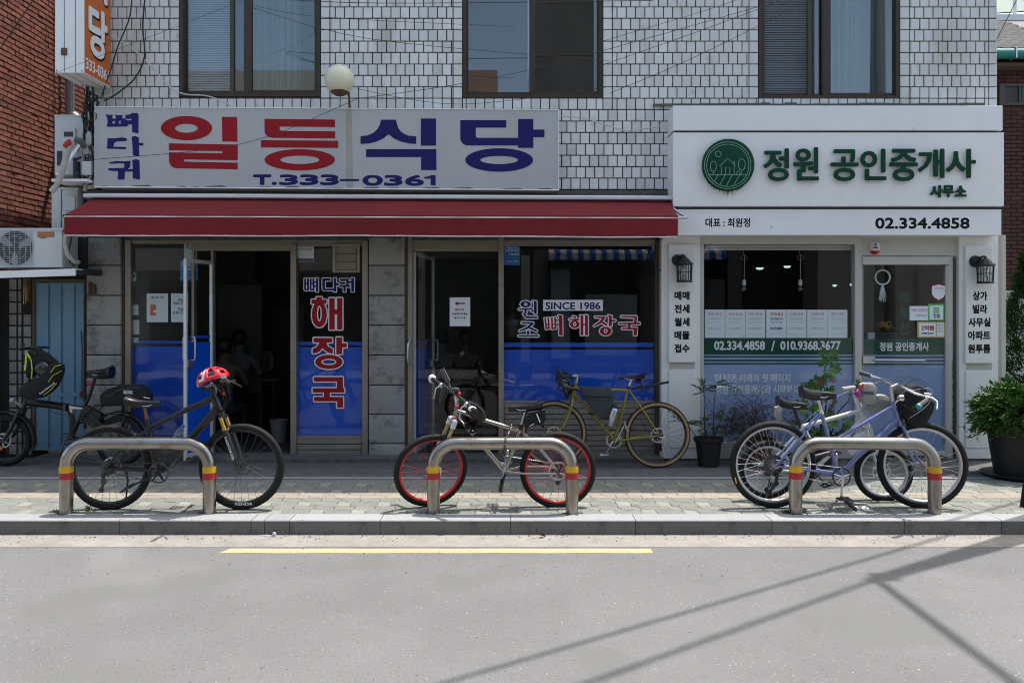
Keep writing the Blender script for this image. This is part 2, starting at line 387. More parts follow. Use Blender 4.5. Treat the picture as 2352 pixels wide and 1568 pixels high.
mat('rim_silver', (0.56, 0.57, 0.60), 0.3, 0.85)
mat('rim_red', (0.55, 0.018, 0.012), 0.35, 0.3, coat=0.3)
mat('spoke_red', (0.55, 0.03, 0.05), 0.35, 0.5)
mat('chrome', (0.62, 0.62, 0.63), 0.16, 1.0)
mat('titanium', (0.42, 0.39, 0.35), 0.2, 1.0, var=0.15, scale=6)
mat('alloy', (0.55, 0.56, 0.58), 0.3, 0.9, var=0.1)
mat('alloy_dark', (0.09, 0.09, 0.095), 0.35, 0.8)
mat('gold_anod', (0.62, 0.38, 0.06), 0.25, 0.9)
mat('gold_dull', (0.42, 0.32, 0.16), 0.25, 0.9)
mat('bronze', (0.22, 0.095, 0.035), 0.35, 0.6)
mat('paint_white', (0.68, 0.69, 0.68), 0.35, coat=0.3)
mat('paint_olive', (0.25, 0.20, 0.015), 0.3, 0.15, var=0.1, scale=6, coat=0.4)
mat('paint_lilac', (0.18, 0.21, 0.46), 0.3, 0.25, coat=0.4)
mat('leather_black', (0.009, 0.009, 0.009), 0.28, var=0.2, scale=20)
mat('fabric_black', (0.008, 0.0085, 0.010), 0.85, var=0.3, scale=25, bump=0.5, bscale=120)
mat('fabric_slate', (0.045, 0.055, 0.062), 0.85, var=0.2, scale=20, bump=0.4, bscale=160)
mat('fabric_grey', (0.35, 0.34, 0.31), 0.85, var=0.15, scale=14, bump=0.5, bscale=60)
mat('fabric_dark', (0.08, 0.08, 0.085), 0.8)
mat('neon', (0.48, 0.60, 0.06), 0.6)
mat('helmet_red', (0.60, 0.012, 0.03), 0.18, coat=0.6, var=0.05)
mat('helmet_white', (0.7, 0.68, 0.70), 0.25, coat=0.4)
mat('helmet_black', (0.012, 0.012, 0.013), 0.2, coat=0.5)
mat('teal', (0.03, 0.32, 0.36), 0.35)
mat('reflector_orange', (0.75, 0.20, 0.01), 0.3)
mat('reflector_red', (0.5, 0.01, 0.015), 0.3)
mat('magenta', (0.45, 0.03, 0.30), 0.7)
mat('cord_red', (0.65, 0.06, 0.04), 0.6)
mat('pot_black', (0.008, 0.008, 0.009), 0.55, var=0.3, scale=9)
mat('pot_brown', (0.085, 0.032, 0.022), 0.7, var=0.3)
mat('soil', (0.05, 0.032, 0.022), 0.95, var=0.5, scale=40, bump=1.0, bscale=80)
mat('leaf_green', (0.060, 0.16, 0.024), 0.6, spec=0.3, orand=0.2, var=0.5, scale=6, world=True)
mat('leaf_bush', (0.085, 0.185, 0.034), 0.55, spec=0.3, var=0.45, scale=9, world=True)
mat('leaf_conifer', (0.030, 0.085, 0.018), 0.9, spec=0.15, var=0.5, scale=12, world=True)
mat('leaf_dry', (0.085, 0.050, 0.040), 0.8, var=0.5, scale=9, world=True)
mat('leaf_red', (0.12, 0.035, 0.025), 0.6, var=0.5, scale=9, world=True)
mat('stem', (0.030, 0.022, 0.016), 0.9, var=0.3)
mat('bark', (0.05, 0.035, 0.025), 0.9, var=0.4, scale=12)
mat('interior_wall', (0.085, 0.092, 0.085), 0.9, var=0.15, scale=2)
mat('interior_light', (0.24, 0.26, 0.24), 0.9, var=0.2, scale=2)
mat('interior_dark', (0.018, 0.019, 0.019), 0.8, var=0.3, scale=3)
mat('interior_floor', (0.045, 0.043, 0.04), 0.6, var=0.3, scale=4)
mat('curtain', (0.17, 0.21, 0.21), 0.9, var=0.12, scale=1.5)
mat('blind', (0.42, 0.42, 0.48), 0.6, var=0.06, scale=3)
mat('shirt_white', (0.30, 0.31, 0.33), 0.9, var=0.2, scale=6)
mat('shirt_grey', (0.15, 0.155, 0.165), 0.9, var=0.2, scale=6)
mat('shirt_tan', (0.10, 0.07, 0.05), 0.9)
mat('trousers', (0.03, 0.035, 0.05), 0.9)
mat('skin', (0.26, 0.15, 0.10), 0.6)
mat('hair', (0.008, 0.007, 0.006), 0.5)
mat('shingle', (0.07, 0.07, 0.076), 0.9, var=0.35, scale=40, orand=0.25, bump=0.8, bscale=200)
mat('gutter_teal', (0.010, 0.17, 0.15), 0.4, var=0.1)
mat('tarp_green', (0.006, 0.085, 0.06), 0.6, var=0.3, scale=3)
mat('opp_cream', (0.50, 0.49, 0.44), 0.9, var=0.1, scale=1)
mat('opp_brown', (0.15, 0.145, 0.14), 0.9, var=0.3, scale=1.5)
mat('opp_dark', (0.035, 0.035, 0.038), 0.6)
mat('opp_pink', (0.40, 0.24, 0.19), 0.9)
mat('stripe_blue', (0.02, 0.12, 0.5), 0.8)
mat('louvre', (0.33, 0.30, 0.24), 0.6, var=0.25, scale=9)
mat('plastic_white', (0.62, 0.63, 0.64), 0.4)
mat('pole_concrete', (0.30, 0.29, 0.28), 0.9, var=0.2, scale=6)
glassmat('glass', (0.955, 0.97, 0.965), 0.42)
glassmat('glass_up', (0.88, 0.93, 0.95), 2.1)
glassmat('bottle_clear', (0.85, 0.92, 0.95), 2.0, 0.05)
m = bpy.data.materials.new('lamp_lit'); m.use_nodes = True
b = m.node_tree.nodes['Principled BSDF']; b.inputs['Emission Color'].default_value = (0.75, 1.0, 0.92, 1); b.inputs['Emission Strength'].default_value = 0.3
M['lamp_lit'] = m
# ================================================================== GROUND
YW = 9.0           # plane of the tiled wall
ROADZ = -0.114
KF, KI = 6.33, 6.53   # kerb front / inner edge
mb = MB(); mb.quad((-60, -2.2, ROADZ), (60, -2.2, ROADZ), (60, 6.02, ROADZ), (-60, 6.02, ROADZ))
tag(mb.build('road', 'asphalt'), kind='structure')
mb = MB(); mb.quad((-60, 5.99, ROADZ+0.0018), (60, 5.99, ROADZ+0.0018), (60, 6.40, ROADZ+0.0018), (-60, 6.40, ROADZ+0.0018))
tag(mb.build('gutter_strip', 'gutter_concrete'), kind='structure')
mb = MB()
n = 24; x0, x1 = X(510, 5.92), X(1496, 5.92)
for i in range(n):
    a, b_ = x0+(x1-x0)*i/n, x0+(x1-x0)*(i+1)/n
    ya, yb = 5.84+0.003*math.sin(i*1.3), 5.84+0.003*math.sin((i+1)*1.3)
    mb.quad((a+(0 if i else 0), ya, ROADZ+0.0016), (b_, yb, ROADZ+0.0016), (b_, yb+0.115, ROADZ+0.0016), (a+(0.05 if i == 0 else 0), ya+0.115, ROADZ+0.0016))
tag(mb.build('yellow_line', 'yellow_paint'), kind='structure')
mb = MB()
random.seed(3)
for i in range(26):      # oil spots and gum on the asphalt
    cx, cy = random.uniform(-3.5, 3), random.uniform(3.9, 5.7); r = random.uniform(0.005, 0.018)
    k = len(mb.v); m_ = 9
    for j in range(m_):
        t = 2*math.pi*j/m_; rr = r*random.uniform(0.7, 1.2)
        mb.v.append((cx+rr*1.4*math.cos(t), cy+rr*math.sin(t), ROADZ+0.0008))
    mb.face(*range(k, k+m_))
mat('oil_spot', (0.13, 0.13, 0.13), 0.8)
tag(mb.build('road_stain', 'oil_spot'), kind='structure')

# pavement: base sheet, then every block
pave = MB(); pave.quad((-60, KI-0.1, -0.012), (60, KI-0.1, -0.012), (60, 24, -0.012), (-60, 24, -0.012))
pavo = tag(pave.build('pavement', 'joint_sand'), kind='structure')
mb = MB()      # rough concrete strip in front of the shops
mb.box(-14, 14, 8.03, 9.4, -0.01, 0.0)
cs = mb.build('concrete_strip', 'rough_concrete', None, kind='structure')
mb = MB(); mb.box(-4.9, X(1519, YW), 8.80, 9.3, -0.004, 0.05)
tag(mb.build('doorstep_ledge', 'sill_concrete', bevel=0.008), kind='structure')
mb = MB(); mb.box(-14, 14, 7.955, 8.027, -0.01, -0.001)
tag(mb.build('edging_strip', 'kerb_granite'), kind='structure')

def paver_mesh(w, d, wav=0.012, seed=0):
    """interlocking block: zigzag outline, chamfered top"""
    rnd = random.Random(seed)
    def outline(g):
        pts = []
        a, b = w/2-g, d/2-g
        for i in range(5):                              # bottom edge, left to right
            x = -a+2*a*i/4; pts.append((x, -b+wav*math.sin(i/4*2*math.pi)))
        for i in range(1, 4):
            y = -b+2*b*i/4; pts.append((a+wav*math.sin(i/4*2*math.pi), y))
        for i in range(5):
            x = a-2*a*i/4; pts.append((x, b+wav*math.sin((4-i)/4*2*math.pi)))
        for i in range(1, 4):
            y = b-2*b*i/4; pts.append((-a+wav*math.sin((4-i)/4*2*math.pi), y))
        return pts
    o1 = outline(0.0018); o2 = outline(0.005); n = len(o1)
    v = [(x, y, -0.010) for x, y in o1]+[(x, y, -0.003) for x, y in o1]+[(x, y, 0) for x, y in o2]
    f = [tuple(range(2*n, 3*n))]
    for i in range(n):
        j = (i+1) % n; f += [(i, j, n+j, n+i), (n+i, n+j, 2*n+j, 2*n+i)]
    return v, f
def mesh_of(name, vf, material):
    me = bpy.data.meshes.new(name); me.from_pydata(vf[0], [], vf[1]); me.materials.append(M[material]); me.update(); return me
RD = 0.1425
pv_g = mesh_of('paver_long', paver_mesh(0.230, RD), 'paver_green')
pv_s = mesh_of('paver_short', paver_mesh(0.115, RD, 0.007), 'paver_pale')
pv_gs = mesh_of('paver_half', paver_mesh(0.1725, RD), 'paver_green')
pv_sand = mesh_of('paver_sand', paver_mesh(0.230, 0.105, 0.004), 'paver_sand')
cells = []; y = KI+0.004; row = 0
rnd = random.Random(5)
sand0 = 7.075
while y < 7.95:
    if y > sand0 and y < sand0+0.2:
        for r in range(2):
            x = -7.0+0.115*(r % 2)
            while x < 7.2: cells.append((pv_sand, x, y+0.0525)); x += 0.23
            y += 0.105
        continue
    if y+RD > 7.96: break
    yc = y+RD/2
    x = -7.2+(0.0 if row % 4 < 2 else 0.17)
    while x < 7.3:
        if row % 2 == 0:
            cells.append((pv_s, x+0.0575, yc)); cells.append((pv_g, x+0.115+0.115, yc))
        else:
            cells.append((pv_gs, x+0.086, yc)); cells.append((pv_gs, x+0.259, yc))
        x += 0.345
    y += RD; row += 1
def vis(x, y, m_=0.05): return abs(x) < y*0.643+m_
cells = [c for c in cells if vis(c[1], c[2], 1.2)]
cells.sort(key=lambda c: (not vis(c[1], c[2]), c[2]))
rest = MB()
for i, (me, x, y) in enumerate(cells):
    tz = rnd.uniform(-0.0012, 0.0012); rz = rnd.gauss(0, 0.008)
    if i < 300:
        inst(me, 'paver', (x, y, tz), pavo, (rnd.gauss(0, 0.004), rnd.gauss(0, 0.004), rz))
    else:
        rest.cur = {'paver_green': 0, 'paver_pale': 1, 'paver_sand': 2}[me.materials[0].name]
        rest.add([(v.co.x+x, v.co.y+y, v.co.z+tz) for v in me.vertices], [tuple(p.vertices) for p in me.polygons])
rest.build('paver_field', ['paver_green', 'paver_pale', 'paver_sand'], pavo, kind='stuff')

# kerb: separate granite stones (joints where the photograph shows them)
kerb = MB(); kerb.box(-14, 14, KF+0.012, KI-0.004, ROADZ-0.05, -0.02)
kerbo = tag(kerb.build('kerb', 'joint_sand'), kind='structure')
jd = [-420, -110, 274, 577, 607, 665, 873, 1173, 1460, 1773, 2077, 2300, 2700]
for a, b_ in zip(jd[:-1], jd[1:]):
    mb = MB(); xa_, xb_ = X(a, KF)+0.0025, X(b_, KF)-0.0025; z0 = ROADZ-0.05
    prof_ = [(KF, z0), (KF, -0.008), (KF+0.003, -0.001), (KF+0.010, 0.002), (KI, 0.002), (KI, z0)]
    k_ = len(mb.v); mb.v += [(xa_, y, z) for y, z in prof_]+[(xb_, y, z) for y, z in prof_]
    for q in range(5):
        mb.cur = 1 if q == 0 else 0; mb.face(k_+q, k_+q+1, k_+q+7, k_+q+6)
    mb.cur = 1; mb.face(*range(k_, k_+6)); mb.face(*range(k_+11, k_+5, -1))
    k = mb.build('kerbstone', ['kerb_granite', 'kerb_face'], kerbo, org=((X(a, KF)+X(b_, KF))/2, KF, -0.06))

# ================================================================== SHOP BUILDING
bld = thing('shop_building', 'white tiled building with brown framed upper windows above the two ground floor shops', 'building', (0, YW, 0))
BL, BR = X(193, YW), X(2291, YW)
mb = MB()
# wall core behind tiles, with real window openings
def wallrect(mb, x0, x1, z0, z1, holes, y0, y1):
    xs = sorted(set([x0, x1]+[h[0] for h in holes]+[h[1] for h in holes])); zs = sorted(set([z0, z1]+[h[2] for h in holes]+[h[3] for h in holes]))
    for i in range(len(xs)-1):
        for j in range(len(zs)-1):
            cx, cz = (xs[i]+xs[i+1])/2, (zs[j]+zs[j+1])/2
            if any(h[0] < cx < h[1] and h[2] < cz < h[3] for h in holes): continue
            mb.box(xs[i], xs[i+1], y0, y1, zs[j], zs[j+1])
TOPD = -190
wins = [(411, 736, 222.5), (1062, 1385, 225.5), (1742, 2067, 229)]
holes = [(X(a, YW), X(b_, YW), Z(c, YW), Z(TOPD, YW)) for a, b_, c in wins]
z_low = Z(443, YW)
wallrect(mb, BL, BR, z_low, 6.8, holes, YW+0.02, YW+0.25)
wall = mb.build('wall', 'grout', bld)
mb = MB()
# unseen top floors, stepped heights shaped to shade pavement and sun the brick wall
mat('render_plain', (0.45, 0.45, 0.46), 0.8, var=0.1)
mb.box(-3.96, BR, YW+0.02, YW+7.5, 6.804, 9.77)
mb.box(-4.38, -3.964, YW+0.02, YW+7.5, 6.804, 8.1)
mb.box(BL, BL+0.2, YW+0.255, YW+7.5, 0, 6.8)
mb.box(BR-0.2, BR, YW+0.255, YW+7.5, 0, 6.8)
mb.box(BL+0.2, BR-0.2, YW+7.3, YW+7.5, 0, 6.8)
mb.build('unseen_storeys', 'render_plain', bld)
mb = MB(); mb.box(BL+0.2, BR-0.2, YW+0.26, YW+7.3, 2.85, 3.05); mb.build('floor_slab', 'interior_wall', bld)
mb = MB()
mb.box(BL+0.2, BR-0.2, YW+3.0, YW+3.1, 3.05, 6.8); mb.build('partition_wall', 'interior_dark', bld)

# tiles
TP, RP = 21.33, 26.2
rows = [16.6+RP*k for k in range(-3, 17)]      # top edge of each row in picture units
TH = 0.020
tiles = []       # (dx0, dx1, dy0, dy1)
g = 1.15
def addrow(xa, xb, y0, y1, off, edge_l=0, edge_r=0):
    x = xa
    if edge_l: tiles.append((x, x+edge_l, y0, y1)); x += edge_l
    end = xb-edge_r
    first = True
    if off and x < end: tiles.append((x, x+TP*off, y0, y1)); x += TP*off
    while x < end-2.5:
        x2 = min(x+TP, end)
        if end-x2 < 2.5: x2 = end
        tiles.append((x, x2, y0, y1)); x = x2
    if edge_r: tiles.append((end, xb, y0, y1))
for k, y0 in enumerate(rows):
    y1 = y0+RP; alt = k % 2
    if y1 <= 228:
        addrow(195, 411, y0, y1, 0.5 if alt else 0.98, 0, 21)
        addrow(736, 1062, y0, y1, 0.58 if alt else 0.1, 21.5, 21.5)
        addrow(1385, 1742, y0, y1, 0.5 if alt else 0.97, 21.5, 21.5)
        addrow(2067, 2291, y0, y1, 0.55 if alt else 0.12, 22, 20)
    elif y0 < 240:
        addrow(195, 736, y0, y1, 0.3); addrow(736, 1062, y0, y1, 0.1, 21.5, 21.5); addrow(1062, 1385, y0, y1, 0.4)
        addrow(1385, 1742, y0, y1, 0.5 if alt else 0.97, 21.5); addrow(1742, 2067, y0, y1, 0.6); addrow(2067, 2291, y0, y1, 0.1, 22, 20)
    elif y1 <= 441:
        addrow(1270, 1560, y0, y1, 0.5 if alt else 0.93)
        addrow(195, 222, y0, y1, 0)
        if y0 < 300: pass
tiles = [t for t in tiles if t[1]-t[0] > 2]
tiles.sort(key=lambda t: ((t[3] < 0) or (t[3] > 252 and t[0] < 230), abs((t[0]+t[1])/2-1176)))
tcache = {}
def tile_mesh(w, h):
    key = (round(w, 3), round(h, 3))
    if key in tcache: return tcache[key]
    c = 0.004; t = TH
    o = [(-w/2, -h/2), (w/2, -h/2), (w/2, h/2), (-w/2, h/2)]; i_ = [(-w/2+c, -h/2+c), (w/2-c, -h/2+c), (w/2-c, h/2-c), (-w/2+c, h/2-c)]
    v = [(x, 0, z) for x, z in o]+[(x, -t+c, z) for x, z in o]+[(x, -t, z) for x, z in i_]
    f = [(8, 9, 10, 11)]
    for k in range(4):
        j = (k+1) % 4; f += [(k, j, 4+j, 4+k), (4+k, 4+j, 8+j, 8+k)]
    me = bpy.data.meshes.new('tile'); me.from_pydata(v, [], f); me.materials.append(M['tile_white']); me.update()
    tcache[key] = me; return me
rest = MB(); rnd = random.Random(11)
for i, (a, b_, c, d) in enumerate(tiles):
    w_, h_ = (b_-a-2*g)*YW/F, (d-c-2*g)*YW/F
    w_ = round(w_*500)/500
    me = tile_mesh(w_, h_); cx, cz = X((a+b_)/2, YW), Z((c+d)/2, YW)
    yy = YW+0.02+rnd.uniform(-0.0015, 0.0015); rx, rz_ = rnd.gauss(0, 0.006), rnd.gauss(0, 0.008)
    if i < 300: inst(me, 'tile', (cx, yy, cz), bld, (rx, 0, rz_))
    else:
        R = Matrix.Translation((cx, yy, cz)) @ Matrix.Rotation(rz_, 4, 'Z') @ Matrix.Rotation(rx, 4, 'X')
        rest.add([tuple(R @ v.co) for v in me.vertices], [tuple(p.vertices) for p in me.polygons])
rest.build('tile_field', 'tile_white', bld, kind='stuff')

# upper windows
def upper_window(a, b_, bot, mull, blind_to, curtain_from):
    """sliding window in brown frame, sill at the bottom; frame butts the tiles"""
    Yf = YW+0.015; fr = MB(); wv = 9.5
    fr.dbox(a, TOPD, a+wv, bot, Yf, 0.12); fr.dbox(b_-wv, TOPD, b_, bot, Yf, 0.12)
    fr.dbox(a+wv, bot-9, b_-wv, bot, Yf, 0.12); fr.dbox(a+wv, TOPD, b_-wv, TOPD+10, Yf, 0.12)
    win = fr.build('window', 'window_brown', bld, bevel=0.003)
    ms = MB()
    ms.dbox(mull[0], TOPD+10, mull[1], bot-9, Yf+0.02, 0.05)
    ms.dbox(mull[1], bot-15, b_-wv, bot-9, Yf+0.03, 0.03); ms.dbox(a+wv, bot-13, mull[0], bot-9, Yf+0.06, 0.03)
    ms.dbox(b_-wv-4, TOPD+10, b_-wv, bot-15, Yf+0.03, 0.03); ms.dbox(a+wv, TOPD+10, a+wv+4, bot-13, Yf+0.06, 0.03)
    ms.build('sash', 'window_brown', win, bevel=0.002)
    pn = MB(); pn.dbox(mull[1], TOPD+10, b_-wv-4, bot-15, Yf+0.045, 0.006); pn.build('pane', 'glass_up', win)
    pn = MB(); pn.dbox(a+wv+4, TOPD+10, mull[0], bot-13, Yf+0.075, 0.006); pn.build('pane', 'glass_up', win)
    if blind_to:
        bl = MB(); y0 = TOPD+12; Yb = Yf+0.16
        y = -30.0
        while y < bot-14:
            z0 = Z(y, Yb); x0, x1 = X(a+14, Yb), X(blind_to, Yb)
            bl.add([(x0, Yb+0.010, z0+0.006), (x1, Yb+0.010, z0+0.006), (x1, Yb-0.006, z0-0.014), (x0, Yb-0.006, z0-0.014),
                    (x0, Yb+0.011, z0+0.0045), (x1, Yb+0.011, z0+0.0045), (x1, Yb-0.005, z0-0.0155), (x0, Yb-0.005, z0-0.0155)],
                   [(0, 1, 2, 3), (7, 6, 5, 4), (0, 4, 5, 1), (1, 5, 6, 2), (2, 6, 7, 3), (3, 7, 4, 0)])
            y += 5.35
        bl.build('blind_slats', 'blind', win, kind='stuff')
        rd = MB(); rd.dbox(blind_to, -150, blind_to+9, bot-9, Yf+0.05, 0.04); rd.build('sash_stile', 'alu_dark', win)
    if curtain_from:
        cu = MB(); Yc = Yf+0.35; c0, c1 = curtain_from; m_ = 40; pts = []
        for i in range(m_+1):
            t = i/m_; pts.append((X(c0+(c1-c0)*t, Yc), Yc+0.025*math.sin(t*38)+0.01*math.sin(t*91)))
        zt, zb = 6.3, Z(bot+6, Yc)
        for i in range(m_):
            cu.quad((*pts[i], zb), (*pts[i+1], zb), (*pts[i+1], zt), (*pts[i], zt))
        for i in range(m_):
            p, q = pts[i], pts[i+1]
            cu.quad((p[0], p[1]+0.004, zb), (p[0], p[1]+0.004, zt), (q[0], q[1]+0.004, zt), (q[0], q[1]+0.004, zb))
        cu.build('curtain', 'curtain', win, smooth=60)
    return win
w1 = upper_window(411, 736, 222.5, (560, 578), 528, (576, 690))
w2 = upper_window(1062, 1385, 225.5, (1216, 1229), None, None)
w3 = upper_window(1742, 2067, 229, (1889, 1908), 1855, (1905, 2030))
w1['label'] = 'left upper window with white blind'; w2['label'] = 'middle upper window without blind'; w3['label'] = 'right upper window with grey blind'
for wn, x0, x1 in ((w2, 1070, 1075), (w2, 1212, 1217), (w2, 1364, 1374)):
    mb = MB(); mb.dbox(x0, -150, x1, 214, YW+0.10, 0.01); mb.build('guide_rail', 'alu_bright', wn)

# ragged flashing between tiles and the realtor's sign
mb = MB(); rnd = random.Random(2); x = 1500
while x < 2230:
    w_ = rnd.uniform(18, 60); y = 238+rnd.uniform(-1.5, 1.5)
    mb.add([P(x, y, YW-0.02), P(x+w_, y+rnd.uniform(-1, 1), YW-0.02), P(x+w_, y+5+rnd.uniform(0, 2), YW-0.03), P(x, y+5, YW-0.03),
            P(x, y-1, YW+0.02), P(x+w_, y-1, YW+0.02)], [(0, 1, 2, 3), (4, 5, 1, 0)])
    x += w_
mb.build('flashing', 'stain_dark', bld)

# ---- ground floor, restaurant: stone piers
SJ = [545, 609.5, 678.5, 746.7, 815.3, 884, 951.5, 1018.5, 1047]
def pier(a, b_, hole=None):
    core = MB(); core.dbox(a+2, 470, b_-2, 1047, YW+0.012, 0.35); core.build('pier_core', 'grout', bld)
    ys = [470]+SJ
    for i in range(len(ys)-1):
        m_ = MB(); m_.dbox(a, ys[i]+1.2, b_, ys[i+1]-1.2, YW-0.012, 0.05)
        m_.build('stone_block', 'stone', bld, bevel=0.006, smooth=40, org=P((a+b_)/2, (ys[i]+ys[i+1])/2, YW))
pier(199, 277); pier(847, 929)
for Ys in (611, 680, 747, 815, 884, 951):       # thin slate strips between stones of the first pier
    pass
mb = MB(); mb.dbox(200, 441, 1519, 552, YW+0.03, 0.2); mb.build('lintel', 'stain_dark', bld)
mb = MB(); mb.dbox(200, 437, 1284, 452, YW-0.01, 0.04); mb.dbox(1284, 437, 1548, 452, YW-0.01, 0.04); mb.build('ledge', 'rough_concrete', bld)

YG = YW+0.05    # plane of the aluminium shopfront
def shopwin(frames, glassrect, name='shop_window', mat_='alu_champagne', Yp=None):
    Yp = Yp or YG; fr = MB()
    for r in frames: fr.dbox(*r[:4], Yp-(r[4] if len(r) > 4 else 0), 0.09)
    w_ = fr.build(name, mat_, bld, bevel=0.003)
    g_ = MB(); g_.dbox(*glassrect, Yp+0.03, 0.006); g_.build('pane', 'glass', w_); return w_
YF = YG+0.045   # film and stickers sit behind the glass
def film(rects, parent, material='film_blue', Yp=None, name='window_film'):
    mb = MB()
    for r in rects: mb.dbox(*r, Yp or YF, 0.002)
    return mb.build(name, material, parent)
def kick(a, b_, y0, y1, rows_, parent, Yp=None, m_='alu_kick'):
    Yp = Yp or YG
    k = MB(); k.dbox(a, y0, b_, y1, Yp+0.03, 0.04); kk = k.build('kick_panel', 'alu_dark', parent)
    for i in range(len(rows_)-1):
        s_ = MB(); s_.dbox(a+1, rows_[i]+0.8, b_-1, rows_[i+1]-0.8, Yp, 0.03)
        s_.build('panel_board', m_, kk if parent is bld else parent, bevel=0.004)
# far-left fixed window
sw = shopwin([(287, 553, 300, 1047, 0.03), (300, 553, 487, 560), (440, 560, 446, 1003), (300, 1003, 446, 1008)], (300, 560, 440, 1003))
film([(300, 783, 440, 789), (300, 796, 440, 1003)], sw)
kick(300, 446, 1008, 1047, [1008, 1021, 1034, 1047], bld)
sw = shopwin([(446, 553, 667, 575, -0.005), (667, 553, 679, 1047, 0.03)], (0, 0, 1, 1)) if False else None
fr = MB(); fr.dbox(446, 560, 667, 576, YG-0.005, 0.09); fr.dbox(300, 545, 845, 553, YG-0.01, 0.1); fr.dbox(446, 553, 843, 560, YG-0.003, 0.09)
fr.dbox(484, 576, 490, 1047, YG+0.01, 0.07); fr.dbox(667, 560, 680, 1047, YG-0.03, 0.12)
fr.build('door_frame', 'alu_champagne', bld, bevel=0.003)
mb = MB(); mb.dbox(278, 545, 286, 1047, YW+0.02, 0.2); mb.dbox(930, 545, 937, 1047, YW+0.02, 0.2); mb.build('dark_reveal', 'alu_dark', bld)
# window 3 with the big red letters
sw3 = shopwin([(680, 560, 832, 566), (832, 553, 845, 1047, 0.03), (680, 1001, 832, 1007)], (680, 566, 832, 1001))
film([(680, 785, 832, 793), (680, 797, 832, 1001)], sw3)
kick(680, 832, 1007, 1047, [1007, 1020, 1033, 1046], bld)
# second doorway and window 4
fr = MB(); fr.dbox(937, 545, 947, 1047, YG-0.03, 0.12); fr.dbox(947, 545, 1145, 552, YG-0.01, 0.1); fr.dbox(947, 552, 1145, 577, YG, 0.09); fr.dbox(1145, 545, 1157, 1047, YG-0.03, 0.12)
fr.build('door_frame', 'alu_champagne', bld, bevel=0.003)
sw4 = shopwin([(1157, 545, 1505, 558), (1157, 558, 1505, 565, -0.01), (1157, 920, 1505, 926)], (1157, 565, 1505, 920))
film([(1157, 787, 1503, 797), (1157, 803, 1503, 920)], sw4)
kick(1157, 1505, 926, 1047, [926, 938, 951, 963, 976, 988, 1000, 1012, 1024, 1035, 1046], bld)
mb = MB(); mb.dbox(1505, 545, 1520, 1047, YG-0.02, 0.12); mb.build('window_jamb', 'alu_dark', bld, bevel=0.004)

# open glass door, left: hinged at 487, swung towards the street
def open_door(hx, hy, ang, width, ztop, zbot, name_label, filmtop, side=1):
    """hinge at (hx,hy); local u along the leaf"""
    loc = (hx, hy, zbot); e = thing('glass_door', name_label, 'door', loc)
    u = Vector((math.cos(ang), math.sin(ang), 0)); nrm = Vector((-u.y, u.x, 0))
    def lbox(u0, u1, z0, z1, t0, t1, name, material, bevel=0, par=e):
        mb = MB(); mb.box(u0, u1, t0, t1, z0, z1)
        mb.v = [tuple(Vector((hx, hy, 0))+u*a+nrm*b_+Vector((0, 0, c))) for a, b_, c in mb.v]
        return mb.build(name, material, par, bevel=bevel)
    mb = MB()
    for r in ((0, 0.022, zbot, ztop), (width-0.022, width, zbot, ztop), (0.023, width-0.023, ztop-0.04, ztop), (0.023, width-0.023, zbot, zbot+0.07)):
        mb.box(r[0], r[1], -0.018, 0.018, r[2], r[3])
    mb.v = [tuple(Vector((hx, hy, 0))+u*a+nrm*b_+Vector((0, 0, c))) for a, b_, c in mb.v]
    mb.build('frame', 'alu_bright', e, bevel=0.002)
    lbox(0.036, width-0.036, zbot+0.07, ztop-0.05, -0.003, 0.003, 'pane', 'glass')
    lbox(0.038, width-0.038, zbot+0.072, filmtop, 0.0035, 0.005, 'window_film', 'film_blue')
    lbox(0.038, width-0.038, filmtop+0.04, filmtop+0.07, 0.0035, 0.005, 'window_film', 'film_blue')
    for sgn in (-1, 1):
        mb = MB(); a = width-0.07
        path = [(a, sgn*0.02, filmtop+0.06), (a, sgn*0.07, filmtop+0.06), (a, sgn*0.075, filmtop+0.03), (a, sgn*0.075, filmtop-0.16), (a, sgn*0.07, filmtop-0.19), (a, sgn*0.02, filmtop-0.19)]
        mb.tube([Vector((hx, hy, 0))+u*p[0]+nrm*p[1]+Vector((0, 0, p[2])) for p in path], 0.010, 8)
        mb.build('handle', 'alloy', e, smooth=60)
    lbox(width-0.10, width-0.02, filmtop-0.27, filmtop-0.19, -0.024, 0.024, 'lock_box', 'alloy', 0.004)
    return e
zt, zb = Z(576, YG), 0.055
hx = X(487, YG)
# free edge seen at picture x 431 : reach about 0.75 m towards the street
open_door(hx, YG+0.0, math.radians(-106.5), 0.455, 2.24, zb, 'open glass door with blue lower film, swung out in front of the left shop window', 1.33)
open_door(X(950, YG), YG+0.06, math.radians(81), 0.86, zt-0.01, zb, 'open glass door with blue lower film, swung inwards beside the right stone pier', 1.26)
mb = MB(); mb.tube([P(941, 783, YG-0.10), P(937, 790, YG-0.13), P(936, 815, YG-0.14), P(937, 832, YG-0.13), P(942, 838, YG-0.1)], 0.010, 8)
mb.tube([P(941, 783, YG-0.10), P(943, 783, YG-0.02)], 0.010, 8); mb.tube([P(942, 838, YG-0.10), P(943, 838, YG-0.02)], 0.010, 8)
mb.build('door_pull', 'alloy', bld, smooth=60)

